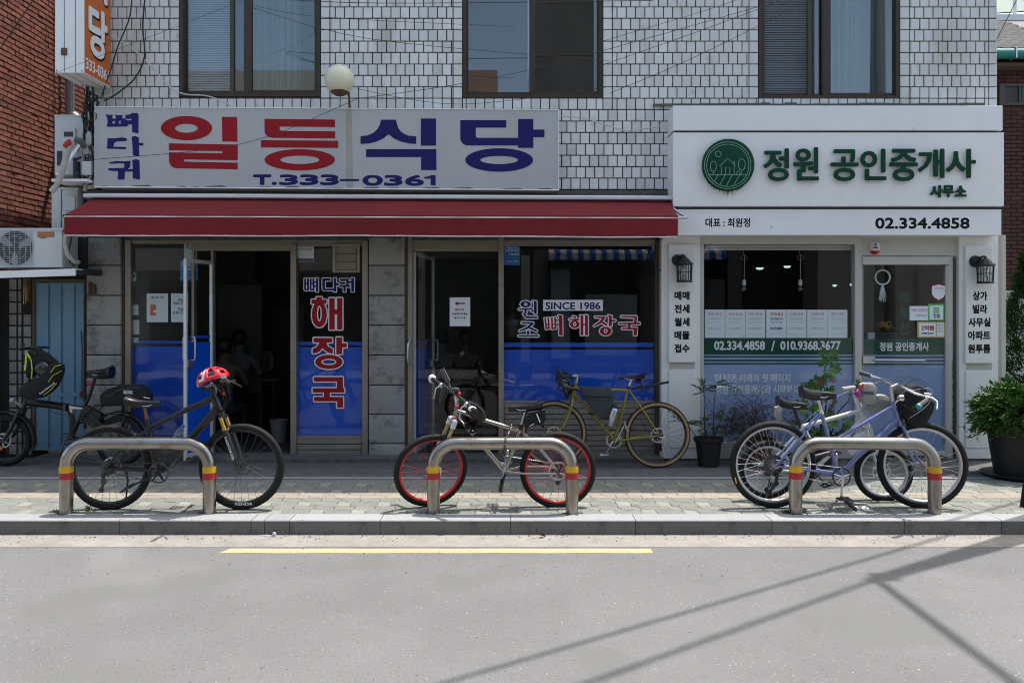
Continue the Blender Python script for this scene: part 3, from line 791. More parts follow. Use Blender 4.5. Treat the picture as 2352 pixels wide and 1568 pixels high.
# exhaust fan louvre in window 3
e = thing('exhaust_fan', 'small beige louvred exhaust fan set into the top of the narrow shop window', 'fan', P(795, 592, YG))
mb = MB()
for r in ((764, 560, 770, 626), (820, 560, 826, 626), (770, 560, 820, 565), (770, 621, 820, 626)): mb.dbox(*r, YG-0.035, 0.06)
mb.build('housing', 'louvre', e, bevel=0.003)
for k in range(3):
    y0 = 565+k*18.6; mb = MB(); a, b_ = P(770.5, y0, YG), P(819.5, y0+18, YG)
    mb.add([(a.x, YG+0.0, a.z), (b_.x, YG+0.0, a.z), (b_.x, YG-0.025, b_.z), (a.x, YG-0.025, b_.z), (a.x, YG+0.004, a.z), (b_.x, YG+0.004, a.z), (b_.x, YG-0.021, b_.z), (a.x, YG-0.021, b_.z)],
           [(0, 1, 2, 3), (7, 6, 5, 4), (0, 4, 5, 1), (3, 2, 6, 7), (0, 3, 7, 4), (1, 5, 6, 2)]); mb.build('louvre', 'louvre', e)

# window lettering, restaurant
YL = YG+0.026
Lw = dict(outline=('letter_white', 0.0115))
def big(splines, frame, parent, name='letter', Y=YL, m_='letter_red', out=0.013, src=(720, 660, 4.478), out_mat='letter_white'):
    """splines in zoomed-picture coordinates -> vinyl letter with pale border"""
    sx, sy, k = src
    mf = lambda x, y: (X((x/k+sx)*0.9408, Y), Z((-y/k+sy)*0.9408, Y))
    vs, fs = shape([[(x, -y) for x, y in r] for r in splines])
    if out: letter(vs, fs, None, Y, out_mat, name+'_border', parent, out, 14, mapf=mf)
    return letter(vs, fs, None, Y, m_, name, parent, 0, mapf=mf, lift=0.0014)
def rc(a, b_, c, d): return [(a, b_), (c, b_), (c, d), (a, d)]
HB = dict(src=(720, 660, 4.478))
def H(parts, out=0.013, **kw):      # one syllable = union of pieces, each a small raise apart
    lead = kw.get('parent', sw3)
    allv, allf = [], []; z = 0
    for sp in parts:
        vs, fs = shape([[(x, -y) for x, y in r] for r in sp]); k = len(allv)
        allv += [(v[0], v[1], 0) for v in vs]; allf += [tuple(i+k for i in f) for f in fs]
    sx, sy, k = kw.get('src', HB['src']); Y = kw.get('Y', YL)
    mf = lambda x, y: (X((x/k+sx)*0.9408, Y), Z((-y/k+sy)*0.9408, Y))
    # stagger pieces so that none share a plane
    def st(v_):
        return v_
    if out:
        letter(allv, allf, None, Y, kw.get('om', 'letter_white'), 'letter_border', lead, out, 14, mapf=mf)
    mb = MB(); off = 0
    for n_, sp in enumerate(parts):
        vs, fs = shape([[(x, -y) for x, y in r] for r in sp])
        mb.add([(mf(v[0], v[1])[0], Y-0.0016-0.00012*n_, mf(v[0], v[1])[1]) for v in vs], fs)
    return mb.build('letter', kw.get('m', 'letter_red'), lead)
def arc(cx, cy, rx, ry, a0, a1, n=12): return [(cx+rx*math.cos(math.radians(a0+(a1-a0)*i/n)), cy+ry*math.sin(math.radians(a0+(a1-a0)*i/n))) for i in range(n+1)]
# hae
H([[rc(235, 292, 296, 322)], [rc(182, 320, 346, 366)], [[(215, 366), (318, 366), (345, 430), (350, 500), (335, 570), (300, 615), (268, 622), (235, 615), (200, 570), (185, 500), (190, 430)], ring(268, 472, 26, 86)],
   [rc(376, 302, 436, 648)], [rc(436, 428, 462, 482)], [rc(462, 302, 520, 648)]])
# jang
H([[rc(204, 738, 408, 788)], [[(268, 788), (346, 788), (362, 830), (415, 858), (415, 908), (370, 902), (335, 880), (303, 850), (272, 885), (235, 905), (194, 908), (194, 858), (240, 835), (262, 800)]],
   [rc(453, 732, 518, 916)], [rc(518, 796, 568, 842)], [ring(372, 1000, 150, 78), ring(372, 1000, 82, 34)]])
# guk
H([[[(208, 1165), (526, 1165), (526, 1290), (460, 1290), (460, 1215), (208, 1215)]], [rc(194, 1286, 540, 1335)], [rc(318, 1335, 384, 1382)], [[(210, 1382), (528, 1382), (528, 1500), (462, 1500), (462, 1430), (210, 1430)]]])
# ppyeo-da-gwi in blue
H([[[(102, 90), (124, 90), (124, 140), (132, 140), (132, 90), (155, 90), (155, 222), (108, 222), (102, 210)], rc(122, 158, 134, 205)],
   [[(163, 90), (184, 90), (184, 140), (192, 140), (192, 90), (214, 90), (214, 222), (170, 222), (163, 210)], rc(182, 158, 194, 205)],
   [rc(214, 120, 234, 138)], [rc(214, 165, 234, 183)], [rc(232, 84, 256, 236)]], out=0.009, m='letter_blue')
H([[[(300, 88), (390, 88), (390, 116), (330, 116), (330, 200), (424, 200), (424, 222), (318, 222), (300, 205)]], [rc(424, 84, 454, 236)], [rc(454, 140, 482, 164)]], out=0.009, m='letter_blue')
H([[[(492, 92), (588, 92), (588, 160), (562, 160), (562, 118), (492, 118)]], [rc(486, 160, 606, 182)], [rc(530, 182, 556, 236)], [rc(588, 118, 616, 140)], [rc(616, 84, 648, 236)]], out=0.009, m='letter_blue')
# window 4: won-jo, since 1986, ppyeohaejangguk
s4 = (1230, 700, 6.357)
def stroke(pts, wd):
    """thick polyline outline in picture space"""
    L, R = [], []
    for i, p in enumerate(pts):
        a = pts[max(0, i-1)]; b_ = pts[min(len(pts)-1, i+1)]
        dx, dy = b_[0]-a[0], b_[1]-a[1]; l = math.hypot(dx, dy) or 1
        ww = (wd[i] if isinstance(wd, (list, tuple)) else wd)/2
        nx, ny = -dy/l*ww, dx/l*ww
        L.append((p[0]+nx, p[1]+ny)); R.append((p[0]-nx, p[1]-ny))
    return [L+R[::-1]]
k4 = dict(src=s4, parent=sw4, out=0.011)
H([[ring(338, 272, 82, 50), ring(340, 272, 28, 24)], stroke([(228, 352), (300, 345), (452, 345)], [16, 26, 26]), stroke([(338, 352), (334, 420)], 34), stroke([(420, 375), (470, 378)], 20),
   stroke([(440, 222), (490, 228), (488, 420)], [10, 44, 44]), stroke([(300, 415), (330, 440), (350, 474), (520, 474)], [18, 32, 30, 26])], m='letter_blue', **k4)
H([stroke([(275, 560), (460, 565)], 26), stroke([(450, 568), (360, 640), (240, 688)], [34, 34, 18]), stroke([(365, 620), (430, 650), (515, 690)], [20, 32, 26]), stroke([(378, 685), (378, 742)], 40), stroke([(225, 762), (540, 762)], [22, 26])], m='letter_blue', **k4)
H([stroke([(640, 485), (662, 660)], 26), stroke([(690, 480), (700, 655)], 26), stroke([(650, 585), (700, 580)], 14), stroke([(650, 645), (700, 642)], 22),
   stroke([(745, 475), (752, 660)], 26), stroke([(795, 470), (802, 655)], 26), stroke([(750, 585), (800, 580)], 14), stroke([(750, 645), (802, 642)], 22),
   stroke([(810, 520), (860, 515)], 22), stroke([(810, 590), (860, 588)], 22), stroke([(840, 446), (882, 450), (886, 752)], [14, 54, 54])], **k4)
H([stroke([(1062, 460), (1120, 475)], [18, 26]), stroke([(1008, 508), (1170, 508)], [16, 30]), [ring(1100, 580, 74, 62), ring(1100, 578, 26, 34)],
   stroke([(1180, 446), (1212, 450), (1212, 752)], [12, 44, 44]), stroke([(1225, 585), (1262, 585)], 22), stroke([(1250, 440), (1282, 448), (1284, 752)], [12, 46, 46])], **k4)
H([stroke([(1410, 470), (1575, 478)], [20, 30]), stroke([(1555, 480), (1490, 560), (1395, 612)], [38, 36, 16]), stroke([(1500, 535), (1545, 560), (1600, 598)], [20, 34, 26]),
   stroke([(1610, 446), (1652, 452), (1652, 612)], [14, 48, 48]), stroke([(1670, 525), (1735, 525)], [30, 24]), [ring(1580, 688, 92, 66), ring(1580, 686, 30, 34)]], **k4)
H([stroke([(1818, 462), (2060, 470)], [20, 34]), stroke([(2050, 470), (2038, 560)], 40), stroke([(1785, 570), (2110, 570)], [20, 34]), stroke([(1945, 580), (1945, 648)], 46),
   stroke([(1830, 648), (2070, 650)], [20, 34]), stroke([(2040, 650), (2040, 755)], 50)], **k4)
mb = MB(); mb.dbox((610/6.357+1230)*.9408, (205/6.357+700)*.9408, (1537/6.357+1230)*.9408, (372/6.357+700)*.9408, YL, 0.001); mb.build('lettering_plate', 'letter_white', sw4)
text('SINCE 1986', (1253, 694, 1379, 711), YL-0.002, 'letter_blue', sw4, bold=0.0028)
# right-hand reflection-coloured poster band on the inside of window 4 is left to the glass
# ================================================================== RESTAURANT SIGN
YS = 8.80
sg = thing('signboard', 'long grey restaurant signboard with big red and blue Korean letters over the awning', 'signboard', P(750, 340, YS))
def sy(dx, base): return base+(dx-218)*0.0066      # the board hangs a little out of level
mb = MB(); a = [(218, 247), (1283, 254), (1283, 437), (218, 430)]
c_ = [P(x, y, YS) for x, y in a]; back = [Vector((p.x, YW+0.02, p.z)) for p in c_]
mb.add(c_+back, [(0, 1, 2, 3), (4, 7, 6, 5), (0, 4, 5, 1), (1, 5, 6, 2), (2, 6, 7, 3), (3, 7, 4, 0)])
mb.build('sign_box', 'sign_face', sg, bevel=0.004)
mb = MB()
for p, q, wd in (((217, 246), (1284, 253), 2.2), ((217, 430), (1284, 437), 3), ((218, 247), (218, 431), 1.6), ((1283, 254), (1283, 437), 2)):
    mb.tube([P(*p, YS-0.004), P(*q, YS-0.004)], wd*0.0048*0.5, 4)
mb.build('edge_trim', 'metal_white', sg)
mb = MB(); mb.add([P(794, 252, YS-0.0008), P(808, 252, YS-0.0008), P(811, 433, YS-0.0008), P(796, 433, YS-0.0008)], [(0, 1, 2, 3)]); mb.build('rust_streak', 'stain_rust', sg)
mb = MB(); rnd = random.Random(4); x = 225
while x < 1275:
    w_ = rnd.uniform(15, 60); h_ = rnd.uniform(1, 4.5); y = sy(x, 428.5)
    mb.add([P(x, y, YS-0.0009), P(x+w_, y, YS-0.0009), P(x+w_*.8, y-h_, YS-0.0009), P(x+w_*.3, y-h_*0.7, YS-0.0009)], [(0, 1, 2, 3)]); x += w_*rnd.uniform(1, 2.2)
mb.build('dirt_marks', 'stain_dark', sg, kind='stuff')
a_ = (200, 240, 2.94); b2 = (700, 0, 2.94)
RED = dict(parent=sg, out=0, Y=YS-0.001, m='letter_red', src=a_); BLU = dict(parent=sg, out=0, Y=YS-0.001, m='letter_blue', src=b2)
def rnd_bl(x0, y0, x1, y1, r, n=6):     # rectangle with a round lower-left corner
    return [(x0, y0), (x1, y0), (x1, y1), (x0+r, y1)]+[(x0+r-r*math.sin(math.pi/2*i/n), y1-r+r*math.cos(math.pi/2*i/n)) for i in range(1, n+1)]
# il
H([[ring(751, 216, 184, 87, 56), ring(751, 217, 81, 32, 40)], [[(1005, 135), (1115, 136), (1117, 314), (1008, 311)]],
   [[(626, 325), (1119, 334), (1119, 446), (735, 440), (735, 456), (1119, 464), (1119, 511), (680, 503)]+[(680-54*math.sin(t), 449+54*math.cos(t)) for t in [math.pi/2*i/6 for i in range(1, 7)]]+[(626, 390), (1009, 396), (1009, 381), (626, 375)]]], **RED)
# deung
H([[[(1311, 149), (1817, 155), (1817, 209), (1420, 204), (1420, 226), (1432, 236), (1818, 239), (1818, 290), (1375, 285)]+[(1365-54*math.sin(t), 231+54*math.cos(t)) for t in [math.pi/2*i/6 for i in range(1, 7)]]],
   [[(1286, 302), (1840, 307), (1840, 358), (1286, 354)]], [ring(1564, 443, 253, 76, 56), ring(1565, 443, 140, 30, 40)]], **RED)
# sik
H([[[(677, 861), (783, 861)]+[(783+8*1, 890), (803, 925), (830, 955), (868, 975), (930, 981), (930, 1035)]+[(880, 1032), (820, 1018), (770, 995), (731, 965), (690, 998), (640, 1020), (585, 1032), (530, 1035), (530, 979), (580, 974), (620, 957), (650, 930), (668, 900)]],
   [rc(963, 853, 1072, 1047)], [[(570, 1072), (1074, 1072), (1075, 1222), (965, 1222), (965, 1129), (570, 1129)]]], **BLU)
# dang
H([[[(1246, 864), (1576, 864), (1576, 918), (1357, 918), (1357, 981), (1367, 991), (1661, 991), (1661, 1046), (1300, 1046)]+[(1300-54*math.sin(t), 992+54*math.cos(t)) for t in [math.pi/2*i/6 for i in range(1, 7)]]],
   [rc(1661, 856, 1770, 1063)], [rc(1770, 932, 1850, 987)], [ring(1525, 1150, 243, 84, 56), ring(1525, 1150, 135, 29, 40)]], **BLU)
# small brush-like ppyeo / da / gwi at the left end
BS = dict(parent=sg, out=0, Y=YS-0.001, m='letter_blue', src=a_)
H([[[(172, 115), (195, 122), (222, 118), (218, 148), (245, 146), (240, 118), (262, 124), (292, 122), (290, 148), (315, 146), (312, 122), (345, 118), (360, 108), (400, 108), (408, 130), (406, 256), (362, 244), (360, 190), (330, 190), (328, 204), (240, 206), (180, 206), (186, 160)],
    rc(220, 166, 238, 184), rc(266, 164, 280, 184), rc(318, 150, 356, 160)]], **BS)
H([[[(185, 288), (230, 290), (290, 282), (326, 292), (320, 308), (250, 312), (230, 325), (228, 350), (300, 350), (322, 356), (310, 368), (240, 364), (180, 364)]], [[(358, 278), (385, 272), (410, 284), (408, 322), (443, 322), (440, 342), (410, 340), (412, 420), (368, 412), (364, 350)]]], **BS)
H([[[(190, 462), (250, 452), (300, 454), (350, 450), (348, 490), (330, 512), (366, 508), (362, 445), (392, 438), (414, 448), (417, 586), (366, 574), (366, 528), (310, 526), (306, 585), (256, 584), (262, 524), (210, 522), (182, 512), (196, 504), (240, 502), (304, 500), (306, 470), (250, 468), (210, 472)]]], **BS)
text('T.', (581, 401, 636, 425.5), YS-0.001, 'letter_blue', sg, bold=0.010)
for i, ch in enumerate('333'): text(ch, (641+47*i, 401, 685+47*i, 426), YS-0.001, 'letter_blue', sg, bold=0.009)
mb = MB(); mb.dbox(781, 411.5, 825, 416.5, YS-0.001, 0.0005); mb.build('lettering', 'letter_blue', sg)
for ch, x0, x1 in (('0', 832, 880), ('3', 882, 925), ('6', 930, 974)): text(ch, (x0, 402, x1, 427.5), YS-0.001, 'letter_blue', sg, bold=0.009)

H([[[(988, 1284), (988, 1271), (1018, 1268), (1038, 1258), (1069, 1258), (1069, 1331), (1034, 1331), (1034, 1283)]]], **BLU)
# globe lamp over the sign
e = thing('globe_lamp', 'round yellowed globe lamp on a rusty bracket above the restaurant sign', 'lamp', P(780, 183, 8.6))
mb = MB(); c = P(780, 184, 8.62); mb.ball(c, 0.162, 20); mb.build('globe', 'globe', e, smooth=60)
mb = MB(); mb.lathe([(0.0, -0.172), (0.05, -0.168), (0.095, -0.14), (0.10, -0.128), (0.0, -0.12)], c, 'z', 20); mb.build('cap', 'rust', e, smooth=50)
mb = MB(); mb.tube([P(792, 212, 8.62), P(799, 215, 8.66), P(802, 224, 8.72), P(803, 245, 8.80), P(803, 251, 8.86)], 0.013, 8)
mb.tube([P(795, 252, 8.85), P(812, 252, 8.85)], 0.016, 6); mb.build('bracket', 'rust', e, smooth=50)

# ================================================================== AWNING
aw = thing('awning', 'dark red retractable awning with pale piping over the restaurant front', 'awning', P(870, 480, 8.6))
mb = MB()
p0, p1 = P(190, 449, 8.72), P(1546, 455, 8.72)
prof = [(0, 0.028), (-0.055, 0.028), (-0.075, 0.012), (-0.075, -0.016), (-0.05, -0.024), (0, -0.024)]
secs = []
for p in (p0, p1): secs.append([(p.x, 8.80+u, p.z+v_) for u, v_ in prof])
mb.loft(secs); mb.build('cassette', 'alu_bright', aw, bevel=0.003)
# roller and fabric
N_, K_ = 60, 6
def awp(u, v_):     # u along, v down the slope
    xt = X(213, 8.78)+(X(1541, 8.78)-X(213, 8.78))*u; xb = X(147, 8.35)+(X(1557, 8.35)-X(147, 8.35))*u
    zt_ = Z(456+6*u, 8.78); zb_ = Z(494+3*u, 8.35)
    sag = -0.012*math.sin(math.pi*v_)*(0.6+0.4*math.sin(u*21))
    return Vector((xt+(xb-xt)*v_, 8.78+(8.35-8.78)*v_, zt_+(zb_-zt_)*v_+sag))
mb = MB(); secs = []
for j in range(K_+1):
    secs.append([awp(i/N_, j/K_) for i in range(N_+1)])
k0 = len(mb.v); mb.loft(secs, caps=False, closed=False)
sec2 = [[p+Vector((0, 0.003, -0.004)) for p in s_] for s_ in secs]; mb.loft(sec2, caps=False, closed=False)
mb.build('canopy', 'awning_red', aw, smooth=40)
mb = MB(); a, b_ = awp(0, 1), awp(1, 1)
mb.loft([[(p.x, p.y+u, p.z+v_) for u, v_ in ((0.01, 0.006), (-0.02, 0.004), (-0.024, -0.014), (-0.016, -0.022), (0.01, -0.02))] for p in (a, b_)]); mb.build('front_bar', 'awning_red', aw)
def valance(d0, d1, m_, name, thick, dy=0.0):
    mb = MB(); top, bot = [], []
    n_ = 90
    for i in range(n_+1):
        u = i/n_; x = X(148+(1557-148)*u, 8.33); wv = 0.006*math.sin(u*70)+0.004*math.sin(u*31+1)
        slack = 0.7*math.sin(u*9)+0.5*math.sin(u*23)
        top.append(Vector((x, 8.327+wv*0.1+dy, Z(d0+3.5*u+(slack if d0 > 520 else 0), 8.33)))); bot.append(Vector((x, 8.327+wv+dy, Z(d1+3.5*u+(slack if d1 > 520 else 0), 8.33))))
    mid = [(p*0.5+q*0.5)+Vector((0, -0.002, 0)) for p, q in zip(top, bot)]
    mb.loft([top, mid, bot], caps=False, closed=False)
    mb.loft([[p+Vector((0, thick, 0)) for p in r] for r in (top, mid, bot)], caps=False, closed=False)
    return mb.build(name, m_, aw, smooth=40)
valance(499, 539.5, 'awning_red', 'valance', 0.003); valance(496, 498.8, 'awning_trim', 'piping', 0.012, -0.004); valance(539, 542, 'awning_trim', 'piping', 0.006, -0.002)
for xx in (230, 880, 1530):    # folding arms under the cloth
    mb = MB(); mb.tube([Vector((X(xx, 8.7), 8.76, Z(468, 8.76))), Vector((X(xx+45, 8.6), 8.56, Z(500, 8.56))), Vector((X(xx, 8.4), 8.37, Z(502, 8.37)))], 0.016, 8); mb.build('folding_arm', 'alu_bright', aw, smooth=50)
mb = MB(); mb.tube([Vector((X(208, 8.8), 8.80, Z(458, 8.8))), Vector((X(1541, 8.8), 8.80, Z(463, 8.8)))], 0.03, 10); mb.build('roller', 'alu_dark', aw)

# ================================================================== REALTOR SHOPFRONT
YR = 8.90
rs = thing('realtor_shopfront', 'white metal shopfront with green Korean letters and round house emblem', 'shopfront', P(1900, 600, YR))
def panel(r, Y, depth, name, m_='metal_white', parent=rs, bev=0.005):
    mb = MB(); mb.dbox(*r, Y, depth); return mb.build(name, m_, parent, bevel=bev)
YB = 8.70
panel((1546, 243, 2303, 299.5), YB, 0.31, 'cap_panel'); fas = panel((1546, 305, 2306, 474), YB-0.01, 0.32, 'fascia_panel')
low = panel((1552, 481, 2300, 540.5), YB+0.02, 0.29, 'lower_band')
mb = MB(); mb.dbox(1550, 299, 2299, 306, YB+0.05, 0.2); mb.dbox(1556, 473, 2296, 482, YB+0.05, 0.2); mb.build('shadow_gap', 'stain_dark', rs)
# channel letters stand off on pins
E_ = dict(src=(1600, 0, 2.6133))
def chan(ch, z):
    x0, y0, x1, y1 = [v/2.6133 for v in z]
    r = ((1600+x0)*.9408, y0*.9408, (1600+x1)*.9408, y1*.9408)
    return text(ch, r, YB-0.035, 'letter_green', rs, bold=0.0085, n=10, depth=0.016, name='letter')
for ch, z in (('정', (688, 950, 850, 1158)), ('원', (878, 942, 1040, 1154)), ('공', (1116, 955, 1292, 1158)), ('인', (1305, 952, 1470, 1152)), ('중', (1492, 952, 1670, 1158)), ('개', (1672, 952, 1840, 1138)), ('사', (1852, 952, 2040, 1138))): chan(ch, z)
for ch, z in (('사', (1750, 1183, 1832, 1262)), ('무', (1832, 1183, 1902, 1260)), ('소', (1908, 1186, 1982, 1256))):
    x0, y0, x1, y1 = [v/2.6133 for v in z]
    text(ch, ((1600+x0)*.9408, y0*.9408, (1600+x1)*.9408, y1*.9408), YB-0.02, 'letter_green', rs, bold=0.006, n=8, depth=0.014, name='letter')
mb = MB(); rnd = random.Random(8)       # pins and loops of wire round the letters
for zx, zy in ((682, 1060), (780, 1055), (770, 1162), (884, 1018), (918, 1156), (960, 1086), (1103, 1052), (1132, 970), (1145, 1128), (1220, 1168), (1297, 1008), (1358, 1162), (1438, 1098), (1480, 1053), (1512, 1136), (1662, 1098), (1668, 984), (1842, 1104), (1806, 1146), (1952, 1100), (1983, 1146), (1425, 988)):
    c = P((1600+zx/2.6133)*.9408, zy/2.6133*.9408, YB-0.02); mb.tube([c+Vector((0, 0.012, 0)), c, c+Vector((0.012, -0.004, 0.012))], 0.0022, 4); mb.ball(c+Vector((0, -0.004, 0)), 0.006, 5)
mb.build('fixing_pins', 'alloy', rs, kind='stuff')
# emblem
c = P(1670, 381, YB); em = MB(); R_ = X(1729, YB)-X(1670, YB)
em.lathe([(0, -0.075), (R_-0.012, -0.075), (R_-0.004, -0.071), (R_, -0.060), (R_, -0.012), (0, -0.012)], (c.x, YB, c.z), 'y', 64); emo = em.build('emblem', 'letter_green', rs, smooth=40)
k = 8.254
def e_pt(x, y): return ((x/k+1660)*.9408, (y/k+310)*.9408)
YE = YB-0.0765
def eline(pts, wd=0.0042, closed=False):
    pp = []
    for x, y in pts: q = e_pt(x, y); pp.append(P(q[0], q[1], YE))
    mbE.tube(pp, wd/2, 5, closed, flat=1)
mbE = MB()
eline(ring(963, 778, 467, 470, 64), closed=True); eline(ring(963, 778, 424, 425, 64), closed=True); eline(ring(772, 549, 57, 57, 28), closed=True)
eline(ring(672, 797, 60, 103, 28), closed=True); eline([(670, 900), (670, 962)]); eline(ring(1245, 763, 69, 115, 28), closed=True); eline([(1245, 878), (1245, 962)])
eline([(795, 798), (962, 638), (1130, 798)]); eline([(831, 792), (831, 962)]); eline([(1090, 792), (1090, 962)]); eline([(1068, 740), (1068, 692), (1096, 692), (1096, 762)])
eline([(917, 962), (917, 820), (1004, 820), (1004, 962)]); eline([(590, 963), (1335, 963)])
eline([(1132, 958), (1130, 935), (1150, 918), (1152, 898), (1172, 890), (1192, 902), (1196, 920), (1214, 932), (1212, 956)])
for a, b_ in (((765, 965), (697, 1098)), ((912, 965), (808, 1165)), ((1055, 965), (938, 1190)), ((1200, 965), (1085, 1178))): eline([a, b_])
mbE.build('line_drawing', 'emblem_line', emo)
mb = MB(); rnd = random.Random(3)
for i in range(34):
    t = rnd.uniform(-2.5, -0.9); x = c.x+R_*math.cos(t)*0.98; z = c.z+R_*math.sin(t)*0.99; h_ = rnd.uniform(0.01, 0.055)*(1.2 if -1.9 < t < -1.2 else 0.5); w_ = rnd.uniform(0.002, 0.005)
    yy = YB-0.0112-0.00005*i
    mb.add([(x-w_, yy, z), (x+w_, yy, z), (x+w_*.3, yy, z-h_), (x-w_*.3, yy, z-h_)], [(0, 1, 2, 3)])
mb.build('rust_drips', 'stain_dark', rs, kind='stuff')
text('대표 : 최원정', (1620, 501, 1723, 522), YB+0.0195, 'letter_black', rs, bold=0.0030)
text('02.334.4858', (2010, 500, 2227, 526), YB+0.0195, 'letter_black', rs, bold=0.0062, n=10)
mb = MB(); q = P(1772, 522, YB+0.019); mb.ball(q, 0.009, 5, (1.2, .4, .6)); mb.build('chip', 'stain_dark', rs)
# pilasters
for (a, b_, pa, pb, nm) in ((1519, 1608, 1536, 1598, 'left'), (2203, 2293, 2218, 2280, 'right')):
    dy = 0 if nm == 'left' else 2
    panel((a, 541, b_, 1053, ), YR, 0.12, 'pilaster', 'pilaster_white')
    up = panel((pa, 562+dy, pb, 832+dy), YR-0.035, 0.034, 'notice_panel', 'pilaster_white')
    panel((pa, 849+dy, pb, 1029), YR-0.012, 0.0115, 'notice_panel', 'pilaster_white')
    panel((a+1, 1030, b_-1, 1053), YR-0.006, 0.0055, 'plinth', 'pilaster_white')
    mb = MB(); mb.add([P(pa+1, 833+dy, YR-0.001), P(pb-2, 833+dy, YR-0.001), P(pb-2, 848+dy, YR-0.001), P(pa+1, 848+dy, YR-0.001)], [(0, 1, 2, 3)]); 
    for x in (pa+5, pb-6): mb.add([P(x, 833, YR-0.002), P(x+1.6, 833, YR-0.002), P(x+1, 848, YR-0.002), P(x+0.4, 848, YR-0.002)], [(0, 1, 2, 3)])
    mb.build('dirt_marks', 'metal_cream', rs)
for i, s_ in enumerate(('매매', '전세', '월세', '매물', '접수')):
    text(s_, (1549, 669+30.3*i, 1584, 689+30.3*i), YR-0.0365, 'letter_black', rs, bold=0.0042)
for i, (s_, a, b_) in enumerate((('상가', 2234, 2268), ('빌라', 2234, 2268), ('사무실', 2224, 2275), ('아파트', 2223, 2275), ('원투룸', 2223, 2275))):
    text(s_, (a, 669+30.3*i, b_, 690+30.3*i), YR-0.0365, 'letter_black', rs, bold=0.0042)
# frames
YRG = YR+0.05
fr = MB()
for r in ((1608, 541, 1617, 1053, 0), (1617, 541, 1965, 561, 0), (1964, 541, 1980, 1053, -0.0), (1617, 1016, 1964, 1053, 0)): fr.dbox(*r[:4], YR+0.03, 0.1)
sh = fr.build('shop_window', 'metal_cream', rs, bevel=0.004)
g_ = MB(); g_.dbox(1617, 561, 1964, 1016, YRG+0.02, 0.006); g_.build('pane', 'glass', sh)
def rfilm(rects, parent, m_, Yp=YRG+0.030, name='window_film'):
    mb = MB()
    for r in rects: mb.dbox(*r, Yp, 0.002)
    return mb.build(name, m_, parent)
rfilm([(1617, 777.5, 1962, 814)], sh, 'film_green'); rfilm([(1617, 817.5, 1962, 821), (1617, 826, 1962, 829.5), (1617, 833.5, 1962, 837)], sh, 'film_green', YRG+0.0275, 'stripe')
rfilm([(1617, 814.2, 1962, 1016)], sh, 'film_lilac')
text('02.334.4858', (1640, 783, 1757, 804), YRG+0.0275, 'letter_white', sh, bold=0.0045); text('/', (1771, 782, 1780, 806), YRG+0.0275, 'letter_white', sh, bold=0.003)
text('010.9368.3677', (1792, 783, 1931, 804), YRG+0.0275, 'letter_white', sh, bold=0.0045)
text('더 나은 미래의 첫 페이지', (1643, 858, 1815, 878), YRG+0.0275, 'letter_white', sh, bold=0.0024); text('정원 공인중개사와 시작하세요!', (1643, 884, 1856, 905), YRG+0.0275, 'letter_white', sh, bold=0.0024)
# listings taped inside the glass
pap = [(1618.5, 1665, '빌라 매매', '신축급 주방 거실', '매4.1억'), (1665.3, 1712, '빌라 전세', '방3 주방및 거실', '전1.3600만'), (1712, 1758, '대형 사무실', '4층 전용100평 깔끔', '보1억 월500'), (1759.5, 1806, '사무실 월세', '2층 전용37평', '보2천 월180'), (1806, 1852.5, '사무실 월세', '3층 인테리어가능', '보1천 월80'), (1853.5, 1901, '상가주택 전세', '방4개2 전용11평', '전세 3.8억'), (1901, 1946.5, '빌라 매매', '방3 거실 방1', '매4.2억')]
nm_ = ['far left', 'second from the left', 'third from the left', 'middle, with darker print,', 'third from the right', 'second from the right', 'far right']
for i, (a, b_, t1, t2, t3) in enumerate(pap):
    Yp = YRG+0.030+(i % 2)*0.001
    dk = i == 3
    mb = MB(); mb.dbox(a+0.3, 711+(0.6 if i > 4 else 0), b_-0.3, 776, Yp, 0.0006)
    e = mb.build('property_listing', 'paper', None)
    tag(e, f'white property listing sheet, {nm_[i]} in the row of seven', 'paper', 'property listings taped inside the shop window')
    c0 = (a+b_)/2
    mm = lambda r: r
    text(t1, (c0-15, 718, c0+15, 724.5), Yp-0.001, 'orange_ink' if dk else 'pink_ink', e, bold=0.0009)
    text(t2, (c0-14, 730, c0+14, 734.5), Yp-0.001, 'letter_black' if dk else 'letter_grey', e, bold=0.0004)
    text('투자가치 위치 좋음', (c0-13, 739, c0+13, 742), Yp-0.001, 'letter_black' if dk else 'letter_grey', e)
    text(t3, (c0-14, 751, c0+14, 757.5), Yp-0.001, 'letter_blue' if dk else 'letter_grey', e, bold=0.001)
    text('정원 공인중개사 02.334.4858', (c0-17, 766, c0+17, 768), Yp-0.001, 'letter_grey', e)
# transom, door
panel((1980, 541, 2202, 588), YR+0.035, 0.09, 'transom', 'metal_cream')
panel((1981, 589.5, 2184, 608), YR+0.015, 0.09, 'closer_box', 'metal_cream')
mb = MB(); mb.dbox(2176, 588, 2203, 1053, YR+0.04, 0.08); mb.build('door_jamb', 'metal_cream', rs, bevel=0.004)
mb = MB(); mb.dbox(2190, 590, 2196, 1050, YR+0.03, 0.02); mb.build('edge_strip', 'alu_dark', rs)
mb = MB(); rnd = random.Random(9); y = 830
while y < 1040:
    w_ = rnd.uniform(1.5, 5); h_ = rnd.uniform(5, 18); mb.add([P(2190-w_, y, YR+0.0385), P(2190, y-2, YR+0.0385), P(2190, y+h_, YR+0.0385), P(2190-w_*0.6, y+h_-2, YR+0.0385)], [(0, 1, 2, 3)]); y += h_*rnd.uniform(0.8, 1.8)
mb.build('peeled_paint', 'peeled', rs, kind='stuff')
dr = MB()
for r in ((1981, 608.5, 1983, 1046), (2172, 608.5, 2176, 1046), (1983, 1036, 2172, 1046)): dr.dbox(*r, YR+0.045, 0.045)
